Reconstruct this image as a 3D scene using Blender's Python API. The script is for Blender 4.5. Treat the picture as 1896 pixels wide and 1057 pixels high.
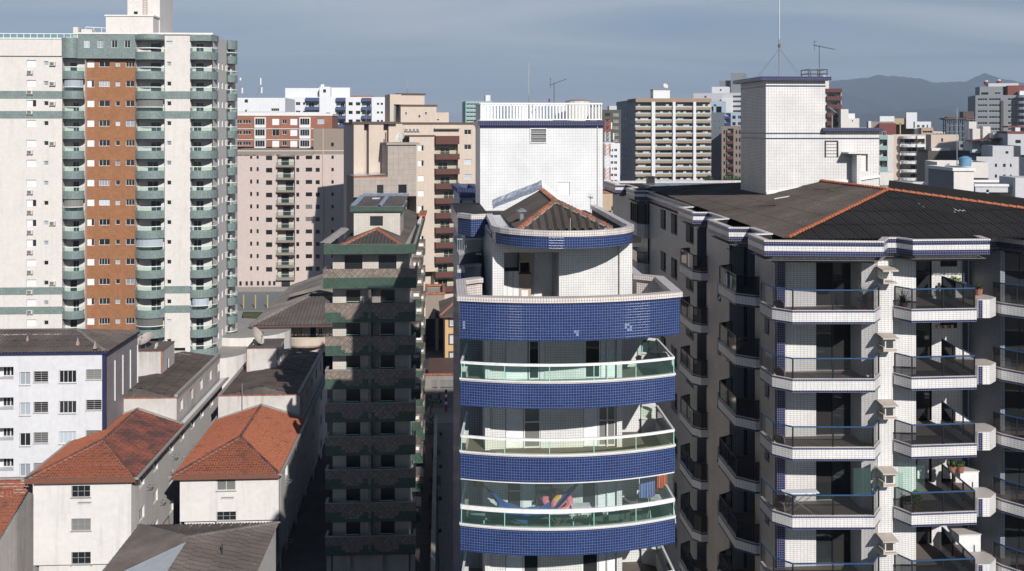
import bpy, math, random
from math import sin, cos, pi, radians, sqrt, atan2, floor
random.seed(7)
for o in list(bpy.data.objects): bpy.data.objects.remove(o)
SC = bpy.context.scene; COL = SC.collection
# ------------------------------------------------------------------ camera, sky, sun, exposure
CZ = 39.0                     # camera height above the street
FPX, HOR = 2000.0, 234.0      # focal length and horizon row of the 1896 px wide photograph
cam = bpy.data.cameras.new('camera'); cam_o = bpy.data.objects.new('camera', cam); COL.objects.link(cam_o)
cam_o.location = (0, 0, CZ); cam_o.rotation_euler = (pi/2, 0, 0)
cam.sensor_width = 36.0; cam.lens = 36.0*FPX/1896.0
cam.shift_y = -(528.5-HOR)/1896.0
cam.clip_start = 0.5; cam.clip_end = 30000
SC.camera = cam_o
SUN_AZ, SUN_EL = radians(20.7), radians(27.8)        # azimuth to the right of straight behind the camera
sdir = (sin(SUN_AZ)*cos(SUN_EL), -cos(SUN_AZ)*cos(SUN_EL), sin(SUN_EL))
world = bpy.data.worlds.new('World'); SC.world = world; world.use_nodes = True
def build_world():
    nt = world.node_tree; N = nt.nodes; L = nt.links
    bg = N['Background']
    sky = N.new('ShaderNodeTexSky'); sky.sky_type = 'NISHITA'; sky.sun_disc = False
    sky.sun_elevation = SUN_EL; sky.sun_rotation = pi - SUN_AZ
    sky.altitude = 0; sky.air_density = 1.0; sky.dust_density = 0.15; sky.ozone_density = 4.0
    tc = N.new('ShaderNodeTexCoord')
    # thin high cloud: stretched noise on a plane far above
    sep = N.new('ShaderNodeSeparateXYZ'); L.new(tc.outputs['Generated'], sep.inputs[0])
    den = N.new('ShaderNodeMath'); den.operation = 'ADD'; den.inputs[1].default_value = 0.10; L.new(sep.outputs['Z'], den.inputs[0])
    den2 = N.new('ShaderNodeMath'); den2.operation = 'MAXIMUM'; den2.inputs[1].default_value = 0.05; L.new(den.outputs[0], den2.inputs[0])
    dx = N.new('ShaderNodeMath'); dx.operation = 'DIVIDE'; L.new(sep.outputs['X'], dx.inputs[0]); L.new(den2.outputs[0], dx.inputs[1])
    dy = N.new('ShaderNodeMath'); dy.operation = 'DIVIDE'; L.new(sep.outputs['Y'], dy.inputs[0]); L.new(den2.outputs[0], dy.inputs[1])
    cmb = N.new('ShaderNodeCombineXYZ'); L.new(dx.outputs[0], cmb.inputs[0]); L.new(dy.outputs[0], cmb.inputs[1])
    mp = N.new('ShaderNodeMapping'); mp.inputs['Scale'].default_value = (0.55, 1.3, 1); mp.inputs['Rotation'].default_value = (0, 0, radians(24)); L.new(cmb.outputs[0], mp.inputs[0])
    n1 = N.new('ShaderNodeTexNoise'); n1.inputs['Scale'].default_value = 0.62; n1.inputs['Detail'].default_value = 5; n1.inputs['Roughness'].default_value = 0.48; n1.inputs['Distortion'].default_value = 0.7
    L.new(mp.outputs[0], n1.inputs['Vector'])
    rp = N.new('ShaderNodeValToRGB'); rp.color_ramp.elements[0].position = 0.34; rp.color_ramp.elements[1].position = 0.66
    rp.color_ramp.elements[0].color = (0.20, 0.20, 0.20, 1); rp.color_ramp.elements[1].color = (0.95, 0.95, 0.95, 1)
    L.new(n1.outputs['Fac'], rp.inputs[0])
    zr = N.new('ShaderNodeMapRange'); zr.inputs['From Min'].default_value = .10; zr.inputs['From Max'].default_value = .55; zr.inputs['To Min'].default_value = 1.0; zr.inputs['To Max'].default_value = .12
    L.new(sep.outputs['Z'], zr.inputs['Value']); mu = N.new('ShaderNodeMath'); mu.operation = 'MULTIPLY'; L.new(rp.outputs[0], mu.inputs[0]); L.new(zr.outputs[0], mu.inputs[1])
    mx = N.new('ShaderNodeMixRGB'); L.new(mu.outputs[0], mx.inputs[0]); bl = N.new('ShaderNodeMixRGB'); bl.blend_type = 'MULTIPLY'; bl.inputs[0].default_value = 1; bl.inputs[2].default_value = (.80, .95, 1.12, 1); L.new(sky.outputs[0], bl.inputs[1]); L.new(bl.outputs[0], mx.inputs[1])
    mx.inputs[2].default_value = CLOUD_COL
    L.new(mx.outputs[0], bg.inputs['Color']); bg.inputs['Strength'].default_value = 0.050
CLOUD_COL = (10.2, 11.3, 12.3, 1)
build_world()
sl = bpy.data.lights.new('sun', 'SUN'); sl.energy = 4.9; sl.angle = radians(0.53); sl.color = (1.0, 0.96, 0.915)
so = bpy.data.objects.new('sun', sl); COL.objects.link(so); so.location = (60, -80, 120)
so.rotation_euler = (pi/2 - SUN_EL, 0, SUN_AZ)
SC.view_settings.view_transform = 'Standard'; SC.view_settings.look = 'None'; SC.view_settings.exposure = -0.06
SC.view_settings.gamma = 1; SC.view_settings.use_curve_mapping = False
SC.render.engine = 'CYCLES'
SC.cycles.max_bounces = 6; SC.cycles.diffuse_bounces = 1; SC.cycles.transparent_max_bounces = 16; SC.cycles.volume_bounces = 0
# ------------------------------------------------------------------ materials
MATS = {}
def node_mat(name):
    m = bpy.data.materials.new(name); m.use_nodes = True
    MATS[name] = m; nt = m.node_tree
    return m, nt.nodes, nt.links, nt.nodes['Principled BSDF']
def c4(c): return (c[0], c[1], c[2], 1)
def noise(N, L, scale, detail=4, vec=None, sc=(1, 1, 1), rough=.55):
    g = N.new('ShaderNodeNewGeometry'); mp = N.new('ShaderNodeMapping'); mp.inputs['Scale'].default_value = sc
    L.new(g.outputs['Position'], mp.inputs[0])
    n = N.new('ShaderNodeTexNoise'); n.inputs['Scale'].default_value = scale; n.inputs['Detail'].default_value = detail
    n.inputs['Roughness'].default_value = rough; L.new(mp.outputs[0], n.inputs['Vector']); return n
def ramp(N, L, src, p0, p1, c0=(0, 0, 0), c1=(1, 1, 1)):
    r = N.new('ShaderNodeValToRGB'); r.color_ramp.elements[0].position = p0; r.color_ramp.elements[1].position = p1
    r.color_ramp.elements[0].color = c4(c0); r.color_ramp.elements[1].color = c4(c1); L.new(src, r.inputs[0]); return r
def mix(N, L, fac, a, b, mode='MIX'):
    m = N.new('ShaderNodeMixRGB'); m.blend_type = mode
    for i, v in enumerate((fac, a, b)):
        if hasattr(v, 'is_linked') or hasattr(v, 'links'): L.new(v, m.inputs[i])
        elif isinstance(v, (int, float)): m.inputs[i].default_value = v
        else: m.inputs[i].default_value = c4(v)
    return m.outputs[0]
def bump(N, L, src, bs, strength=.3, dist=.02):
    b = N.new('ShaderNodeBump'); b.inputs['Strength'].default_value = strength; b.inputs['Distance'].default_value = dist
    L.new(src, b.inputs['Height']); L.new(b.outputs[0], bs.inputs['Normal'])
def dirty(N, L, col, dirt, dcol=(.12, .105, .09), sc=1.0):
    """weathering: blotches and vertical run-off streaks, kept with the surface"""
    a = noise(N, L, .35*sc, 6); ra = ramp(N, L, a.outputs['Fac'], .48, .8)
    b = noise(N, L, 1.0*sc, 5, sc=(2.2, 2.2, .16)); rb = ramp(N, L, b.outputs['Fac'], .52, .82)
    m = N.new('ShaderNodeMath'); m.operation = 'MULTIPLY_ADD'; m.inputs[1].default_value = dirt*.6; m.inputs[2].default_value = 0
    L.new(ra.outputs[0], m.inputs[0])
    m2 = N.new('ShaderNodeMath'); m2.operation = 'MULTIPLY_ADD'; m2.inputs[1].default_value = dirt; L.new(rb.outputs[0], m2.inputs[0]); L.new(m.outputs[0], m2.inputs[2])
    m2.use_clamp = True
    return mix(N, L, m2.outputs[0], col, dcol)
def plaster(name, col, dirt=.25, rough=.85, grain=.04):
    m, N, L, bs = node_mat(name)
    n = noise(N, L, 2.2, 6); r = ramp(N, L, n.outputs['Fac'], .3, .7, [c*.93 for c in col], [min(1, c*1.03) for c in col])
    L.new(dirty(N, L, r.outputs[0], dirt), bs.inputs['Base Color']); bs.inputs['Roughness'].default_value = rough
    n2 = noise(N, L, 30, 3); bump(N, L, n2.outputs['Fac'], bs, .25, grain*.3)
    return m
def tile(name, col, grout, w, h, var=.06, mortar=.010, rough=.3, dirt=.12, dirtcol=(.16, .13, .10), off=0.0, big=None):
    m, N, L, bs = node_mat(name)
    uv = N.new('ShaderNodeUVMap'); br = N.new('ShaderNodeTexBrick'); L.new(uv.outputs[0], br.inputs['Vector'])
    br.offset = off; br.squash = 1; br.inputs['Scale'].default_value = 1; br.inputs['Mortar Size'].default_value = mortar
    br.inputs['Mortar Smooth'].default_value = .1; br.inputs['Brick Width'].default_value = w; br.inputs['Row Height'].default_value = h; br.inputs['Bias'].default_value = 0
    br.inputs['Color1'].default_value = c4([c*(1-var) for c in col]); br.inputs['Color2'].default_value = c4([min(1, c*(1+var)) for c in col]); br.inputs['Mortar'].default_value = c4(grout)
    n = noise(N, L, .8, 4); r = ramp(N, L, n.outputs['Fac'], .35, .7, (.86, .86, .86), (1.0, 1.0, 1.0))
    c = mix(N, L, 1.0, br.outputs['Color'], r.outputs[0], 'MULTIPLY')
    if big:   # wider movement joints every few tiles
        b2 = N.new('ShaderNodeTexBrick'); L.new(uv.outputs[0], b2.inputs['Vector']); b2.offset = 0; b2.inputs['Scale'].default_value = 1
        b2.inputs['Mortar Size'].default_value = big[2]; b2.inputs['Brick Width'].default_value = big[0]; b2.inputs['Row Height'].default_value = big[1]; b2.inputs['Mortar Smooth'].default_value = 0
        c = mix(N, L, b2.outputs['Fac'], c, big[3])
    L.new(dirty(N, L, c, dirt, dirtcol), bs.inputs['Base Color']); bs.inputs['Roughness'].default_value = rough
    inv = N.new('ShaderNodeMath'); inv.operation = 'SUBTRACT'; inv.inputs[0].default_value = 1; L.new(br.outputs['Fac'], inv.inputs[1])
    bump(N, L, inv.outputs[0], bs, .35, .01)
    return m
def paint(name, col, rough=.5, metal=0, var=.08):
    m, N, L, bs = node_mat(name)
    n = noise(N, L, 6, 4); r = ramp(N, L, n.outputs['Fac'], .3, .7, [c*(1-var) for c in col], [min(1, c*(1+var)) for c in col])
    L.new(r.outputs[0], bs.inputs['Base Color']); bs.inputs['Roughness'].default_value = rough; bs.inputs['Metallic'].default_value = metal
    return m
def pane_mat(name, col, rough=.06, spec=.6):
    m, N, L, bs = node_mat(name)
    g = N.new('ShaderNodeObjectInfo'); r = ramp(N, L, g.outputs['Random'], 0, 1, [c*.6 for c in col], [c*1.5 for c in col])
    L.new(r.outputs[0], bs.inputs['Base Color']); bs.inputs['Roughness'].default_value = rough; bs.inputs['Specular IOR Level'].default_value = spec
    return m
def glass_mat(name, col, dens=.5, rough=.02, refl=1.0):
    """clear sheet glass: tinted see-through plus a mirror part that grows at grazing angles"""
    m, N, L, bs = node_mat(name); nt = m.node_tree
    out = N['Material Output']; N.remove(bs)
    tr = N.new('ShaderNodeBsdfTransparent'); tr.inputs[0].default_value = c4([1-(1-c)*dens for c in col])
    gl = N.new('ShaderNodeBsdfGlossy'); gl.inputs['Roughness'].default_value = rough; gl.inputs[0].default_value = (refl, refl, refl, 1)
    df = N.new('ShaderNodeBsdfDiffuse'); df.inputs[0].default_value = c4(col)
    fr = N.new('ShaderNodeFresnel'); fr.inputs[0].default_value = 1.52
    m1 = N.new('ShaderNodeMixShader'); m1.inputs[0].default_value = .10*dens; L.new(tr.outputs[0], m1.inputs[1]); L.new(df.outputs[0], m1.inputs[2])
    m2 = N.new('ShaderNodeMixShader'); L.new(fr.outputs[0], m2.inputs[0]); L.new(m1.outputs[0], m2.inputs[1]); L.new(gl.outputs[0], m2.inputs[2])
    L.new(m2.outputs[0], out.inputs[0]); return m
def fibre(name, col=(.135, .110, .098), lich=(.30, .265, .23), amt=.6):
    """weathered fibre cement roofing with soot and lichen"""
    m, N, L, bs = node_mat(name)
    n = noise(N, L, .35, 7); r = ramp(N, L, n.outputs['Fac'], .35, .7, [c*.72 for c in col], [c*1.3 for c in col])
    n2 = noise(N, L, 3.1, 8, rough=.7); r2 = ramp(N, L, n2.outputs['Fac'], .60, .72, (0, 0, 0), (amt, amt, amt))
    c = mix(N, L, r2.outputs[0], r.outputs[0], lich)
    n3 = noise(N, L, 14, 4); r3 = ramp(N, L, n3.outputs['Fac'], .3, .8, (.75, .75, .75), (1.15, 1.15, 1.15))
    c = mix(N, L, 1.0, c, r3.outputs[0], 'MULTIPLY')
    L.new(c, bs.inputs['Base Color']); bs.inputs['Roughness'].default_value = .93
    bump(N, L, n3.outputs['Fac'], bs, .3, .02); return m
def terracotta(name, col=(.52, .17, .075), dark=(.075, .045, .035), p=(.47, .60), sc=.5):
    m, N, L, bs = node_mat(name)
    n = noise(N, L, 9, 4); r = ramp(N, L, n.outputs['Fac'], .3, .7, [c*.72 for c in col], [min(1, c*1.3) for c in col])
    a = noise(N, L, sc, 7, rough=.62); ra = ramp(N, L, a.outputs['Fac'], p[0], p[1])
    b = noise(N, L, 3.5, 5); rb = ramp(N, L, b.outputs['Fac'], .58, .66, (0, 0, 0), (.6, .6, .6))
    c = mix(N, L, ra.outputs[0], r.outputs[0], dark); c = mix(N, L, rb.outputs[0], c, [v*1.4 for v in dark])
    L.new(c, bs.inputs['Base Color']); bs.inputs['Roughness'].default_value = .9
    return m

M = {}
M['white_tile'] = tile('white wall tile', (.82, .815, .80), (.50, .49, .48), .105, .105, .03, .008, .35, .10)
M['white_tile_clean'] = tile('white wall tile on the roof box', (.82, .82, .82), (.60, .60, .60), .155, .155, .02, .009, .35, .12)
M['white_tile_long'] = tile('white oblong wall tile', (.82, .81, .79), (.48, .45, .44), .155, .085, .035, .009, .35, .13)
M['shaded_tile_long'] = tile('shaded side oblong tile', (.66, .61, .56), (.26, .23, .21), .24, .085, .06, .012, .4, .25)  # white oblong tile with the left faces' shade put into its colour
M['blue_tile'] = tile('cobalt blue wall tile', (.010, .034, .125), (.16, .19, .34), .105, .105, .22, .007, .22, .12, (.10, .12, .2), big=(1.47, .525, .006, (.15, .17, .28)))
M['navy_tile'] = tile('navy trim tile', (.012, .017, .075), (.20, .21, .30), .10, .10, .2, .008, .25, .05)
M['coping_tile'] = tile('white coping tile', (.80, .77, .74), (.42, .30, .25), .105, .105, .04, .011, .4, .18)
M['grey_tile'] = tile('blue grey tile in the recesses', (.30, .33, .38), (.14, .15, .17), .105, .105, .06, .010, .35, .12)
M['stone_white'] = plaster('white render', (.78, .76, .73), .12)
M['frame_white'] = paint('white window frame', (.78, .78, .77), .4)
M['frame_dark'] = paint('black aluminium frame', (.018, .018, .02), .35)
M['frame_grey'] = paint('weathered aluminium frame', (.42, .41, .39), .45, .3)
M['pane'] = pane_mat('dark window glass', (.022, .025, .028))
M['pane_mid'] = pane_mat('window glass with pale curtain behind', (.20, .20, .19), .15)
M['curtain'] = pane_mat('drawn curtain behind glass', (.38, .42, .46), .25)
M['shutter'] = paint('white roller shutter', (.80, .80, .80), .45)
M['blue_rail'] = paint('blue painted handrail', (.030, .085, .19), .35)
M['rail_white'] = paint('white painted handrail', (.82, .82, .80), .35)
M['rail_dark'] = paint('black rail post', (.012, .013, .015), .35)
M['glass_green'] = glass_mat('green tinted balustrade glass', (.42, .80, .68), .5)
M['glass_lime'] = glass_mat('lime tinted balustrade glass', (.70, .86, .56), .42)
M['glass_smoke'] = glass_mat('smoked balustrade glass', (.20, .22, .24), .42, .03)
M['glass_smoke_dark'] = glass_mat('dark smoked glass', (.10, .11, .13), .72, .03)
M['glass_clear'] = glass_mat('clear glass', (.72, .88, .86), .5)
M['post_green'] = paint('green glass edge post', (.30, .62, .52), .3)
M['black'] = paint('black bitumen and unlit openings', (.012, .011, .011), .8)  # also closes openings, its colour standing for the unlit inside
M['door_dark'] = paint('dark brown door', (.022, .017, .015), .35)
M['metal'] = paint('galvanised steel', (.45, .46, .47), .35, .6)
M['dark_metal'] = paint('dark steel', (.07, .07, .075), .45, .4)
M['silver'] = paint('aluminium flashing foil', (.62, .66, .72), .28, .75, .25)
M['concrete'] = plaster('bare concrete', (.36, .34, .31), .35)
M['floor'] = plaster('balcony floor tile', (.17, .14, .12), .2)
M['fibre'] = fibre('old fibre cement sheeting')
M['fibre_brown'] = fibre('brown stained sheeting', (.125, .092, .078), (.26, .21, .17), .5)
M['fibre_dark'] = fibre('dark fibre cement sheeting', (.058, .053, .050), (.14, .13, .12), .4)
M['fibre_light'] = fibre('pale fibre cement sheeting', (.26, .235, .215), (.34, .31, .28), .5)
M['terra'] = terracotta('clay tiles, fresh', (.37, .12, .062), (.12, .06, .045), (.56, .74), .8)
M['terra_dark'] = terracotta('clay tiles, blackened', (.28, .082, .048), (.085, .045, .040), (.34, .60), .6)
M['ridge'] = terracotta('clay ridge tile', (.40, .125, .06), (.22, .10, .07), (.60, .8), 2.0)
M['ac'] = paint('off white air conditioner', (.62, .60, .55), .5)
M['asphalt'] = fibre('asphalt', (.06, .058, .056), (.09, .088, .085), .3)

# ------------------------------------------------------------------ meshes
class Mesh:
    def __init__(s): s.v = []; s.f = []; s.m = []; s.uv = []; s.sm = []
    def poly(s, pts, mat=0, uv=None, smooth=False):
        b = len(s.v); s.v += [tuple(p) for p in pts]; s.f.append(tuple(range(b, b+len(pts)))); s.m.append(mat); s.sm.append(smooth)
        if uv is None:
            a, c, d = pts[0], pts[1], pts[2]
            n = [(c[1]-a[1])*(d[2]-a[2])-(c[2]-a[2])*(d[1]-a[1]), (c[2]-a[2])*(d[0]-a[0])-(c[0]-a[0])*(d[2]-a[2]), (c[0]-a[0])*(d[1]-a[1])-(c[1]-a[1])*(d[0]-a[0])]
            l = sqrt(sum(q*q for q in n)) or 1
            if abs(n[2])/l > .75: uv = [(p[0], p[1]) for p in pts]
            else:
                h = sqrt(n[0]**2+n[1]**2) or 1; tx, ty = -n[1]/h, n[0]/h
                uv = [(p[0]*tx+p[1]*ty, p[2]) for p in pts]
        s.uv += list(uv)
    def box(s, x0, x1, y0, y1, z0, z1, mat=0, top=None, skip=''):
        t = mat if top is None else top
        if x0 > x1: x0, x1 = x1, x0
        if y0 > y1: y0, y1 = y1, y0
        if z0 > z1: z0, z1 = z1, z0
        q = [((x0,y0,z0),(x1,y0,z0),(x1,y0,z1),(x0,y0,z1),'f',mat), ((x1,y1,z0),(x0,y1,z0),(x0,y1,z1),(x1,y1,z1),'b',mat),
             ((x1,y0,z0),(x1,y1,z0),(x1,y1,z1),(x1,y0,z1),'r',mat), ((x0,y1,z0),(x0,y0,z0),(x0,y0,z1),(x0,y1,z1),'l',mat),
             ((x0,y0,z1),(x1,y0,z1),(x1,y1,z1),(x0,y1,z1),'t',t), ((x0,y1,z0),(x1,y1,z0),(x1,y0,z0),(x0,y0,z0),'u',mat)]
        for a, b, c, d, k, mm in q:
            if k not in skip: s.poly((a, b, c, d), mm)
        return s
    def prism(s, pts, z0, z1, mat=0, top=None, bottom=True, closed=True, bands=None):
        """counter clockwise plan polygon; u runs along the perimeter. bands = [(z0,z1,mat)...] overrides sides"""
        n = len(pts); u = 0
        for i in range(n if closed else n-1):
            a, b = pts[i], pts[(i+1) % n]; l = sqrt((b[0]-a[0])**2+(b[1]-a[1])**2)
            for (q0, q1, mm) in (bands or [(z0, z1, mat)]):
                s.poly(((a[0],a[1],q0),(b[0],b[1],q0),(b[0],b[1],q1),(a[0],a[1],q1)), mm, [(u,q0),(u+l,q0),(u+l,q1),(u,q1)])
            u += l
        if closed:
            s.poly([(p[0], p[1], z1) for p in pts], mat if top is None else top)
            if bottom: s.poly([(p[0], p[1], z0) for p in reversed(pts)], mat)
        return s
    def strip(s, path, z0, z1, th, mat=0, top=None, bands=None, inner=None, closed=False):
        """wall of thickness th along a path; outside is to the right of travel, thickness goes to the left"""
        ins = offset(path, th, closed); n = len(path); u = 0
        top = mat if top is None else top; inner = mat if inner is None else inner
        for i in range(n if closed else n-1):
            j = (i+1) % n
            a, b, c, d = path[i], path[j], ins[j], ins[i]; l = sqrt((b[0]-a[0])**2+(b[1]-a[1])**2)
            for (q0, q1, mm) in (bands or [(z0, z1, mat)]):
                s.poly(((a[0],a[1],q0),(b[0],b[1],q0),(b[0],b[1],q1),(a[0],a[1],q1)), mm, [(u,q0),(u+l,q0),(u+l,q1),(u,q1)])
            s.poly(((c[0],c[1],z0),(d[0],d[1],z0),(d[0],d[1],z1),(c[0],c[1],z1)), inner, [(u+l,z0),(u,z0),(u,z1),(u+l,z1)])
            s.poly(((a[0],a[1],z1),(b[0],b[1],z1),(c[0],c[1],z1),(d[0],d[1],z1)), top, [(u,0),(u+l,0),(u+l,th),(u,th)])
            s.poly(((d[0],d[1],z0),(c[0],c[1],z0),(b[0],b[1],z0),(a[0],a[1],z0)), mat)
            u += l
        if not closed:
            for (a, d) in ((path[0], ins[0]), (ins[-1], path[-1])):
                s.poly(((d[0],d[1],z0),(a[0],a[1],z0),(a[0],a[1],z1),(d[0],d[1],z1)), mat)
        return s
    def tube(s, path, r, n=6, mat=0, closed=False):
        P = [tuple(p) for p in path]; rings = []
        for i, p in enumerate(P):
            a = P[max(i-1, 0)]; b = P[min(i+1, len(P)-1)]
            if closed: a = P[i-1]; b = P[(i+1) % len(P)]
            d = [b[k]-a[k] for k in range(3)]; l = sqrt(sum(q*q for q in d)) or 1; d = [q/l for q in d]
            up = (0, 0, 1) if abs(d[2]) < .9 else (1, 0, 0)
            x = [d[1]*up[2]-d[2]*up[1], d[2]*up[0]-d[0]*up[2], d[0]*up[1]-d[1]*up[0]]; l = sqrt(sum(q*q for q in x)); x = [q/l for q in x]
            y = [d[1]*x[2]-d[2]*x[1], d[2]*x[0]-d[0]*x[2], d[0]*x[1]-d[1]*x[0]]
            rr = r[i] if isinstance(r, (list, tuple)) else r
            rings.append([tuple(p[k]+rr*(cos(2*pi*j/n)*x[k]+sin(2*pi*j/n)*y[k]) for k in range(3)) for j in range(n)])
        for i in range(len(rings) if closed else len(rings)-1):
            A, B = rings[i], rings[(i+1) % len(rings)]
            for j in range(n): s.poly((A[j], B[j], B[(j+1) % n], A[(j+1) % n]), mat, [(0,0)]*4, n > 5)
        if not closed: s.poly(rings[0], mat, [(0,0)]*n); s.poly(list(reversed(rings[-1])), mat, [(0,0)]*n)
        return s
    def bar(s, a, b, w, h, mat=0):
        """rectangular bar between two points"""
        d = [b[k]-a[k] for k in range(3)]; l = sqrt(sum(q*q for q in d)) or 1; d = [q/l for q in d]
        up = (0, 0, 1) if abs(d[2]) < .95 else (0, 1, 0)
        x = [d[1]*up[2]-d[2]*up[1], d[2]*up[0]-d[0]*up[2], d[0]*up[1]-d[1]*up[0]]; q = sqrt(sum(t*t for t in x)); x = [t/q for t in x]
        y = [x[1]*d[2]-x[2]*d[1], x[2]*d[0]-x[0]*d[2], x[0]*d[1]-x[1]*d[0]]
        def c(p, i, j): return tuple(p[k]+i*w/2*x[k]+j*h/2*y[k] for k in range(3))
        A = [c(a, -1, -1), c(a, 1, -1), c(a, 1, 1), c(a, -1, 1)]; B = [c(b, -1, -1), c(b, 1, -1), c(b, 1, 1), c(b, -1, 1)]
        for i in range(4): j = (i+1) % 4; s.poly((A[i], A[j], B[j], B[i]), mat)
        s.poly(A[::-1], mat); s.poly(B, mat); return s
    def data(s, name, mats, off=(0, 0, 0)):
        me = bpy.data.meshes.new(name)
        me.from_pydata([(v[0]-off[0], v[1]-off[1], v[2]-off[2]) for v in s.v], [], s.f)
        for m in mats: me.materials.append(m if isinstance(m, bpy.types.Material) else M[m])
        me.polygons.foreach_set('material_index', s.m); me.polygons.foreach_set('use_smooth', s.sm)
        u = me.uv_layers.new(name='UVMap'); u.data.foreach_set('uv', [c for p in s.uv for c in p])
        me.update(); return me
def offset(path, th, closed=False):
    out = []; n = len(path)
    for i in range(n):
        ds = []
        if i > 0 or closed: a, b = path[i-1], path[i]; ds.append((b[0]-a[0], b[1]-a[1]))
        if i < n-1 or closed: a, b = path[i], path[(i+1) % n]; ds.append((b[0]-a[0], b[1]-a[1]))
        ns = []
        for d in ds: l = sqrt(d[0]**2+d[1]**2) or 1; ns.append((-d[1]/l, d[0]/l))
        if len(ns) == 1: nx, ny = ns[0]; k = 1
        else:
            nx, ny = ns[0][0]+ns[1][0], ns[0][1]+ns[1][1]; l = sqrt(nx*nx+ny*ny) or 1; nx /= l; ny /= l
            k = min(2.0, 1/max(.3, nx*ns[0][0]+ny*ns[0][1]))
        out.append((path[i][0]+nx*th*k, path[i][1]+ny*th*k))
    return out
def arc3(a, b, c, n=16):
    """n+1 points on the circle through a, b, c from a to c"""
    ax, ay, bx, by, cx, cy = *a, *b, *c
    d = 2*(ax*(by-cy)+bx*(cy-ay)+cx*(ay-by))
    ux = ((ax*ax+ay*ay)*(by-cy)+(bx*bx+by*by)*(cy-ay)+(cx*cx+cy*cy)*(ay-by))/d
    uy = ((ax*ax+ay*ay)*(cx-bx)+(bx*bx+by*by)*(ax-cx)+(cx*cx+cy*cy)*(bx-ax))/d
    r = sqrt((ax-ux)**2+(ay-uy)**2); t0 = atan2(ay-uy, ax-ux); t1 = atan2(cy-uy, cx-ux); tb = atan2(by-uy, bx-ux)
    while tb < t0: tb += 2*pi
    while t1 < t0: t1 += 2*pi
    if tb > t1: t1 -= 2*pi
    return [(ux+r*cos(t0+(t1-t0)*i/n), uy+r*sin(t0+(t1-t0)*i/n)) for i in range(n+1)]
def link(name, me, parent=None, loc=(0, 0, 0), rz=0):
    o = bpy.data.objects.new(name, me); COL.objects.link(o); o.location = loc
    if rz: o.rotation_euler = (0, 0, rz)
    if parent is not None: o.parent = parent
    return o
def tag(o, label, cat, group=None):
    o['label'] = label; o['category'] = cat
    if group: o['group'] = group
    return o
def structure(name, me, loc=(0, 0, 0), rz=0):
    o = link(name, me, None, loc, rz); o['kind'] = 'structure'; return o
def copy_part(o, dz, parent=None, dx=0, dy=0):
    c = o.copy(); COL.objects.link(c); c.parent = parent or o.parent
    c.location = (o.location[0]+dx, o.location[1]+dy, o.location[2]+dz)
    for ch in list(o.children):
        g = ch.copy(); COL.objects.link(g); g.parent = c
    return c
CACHE = {}
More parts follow.
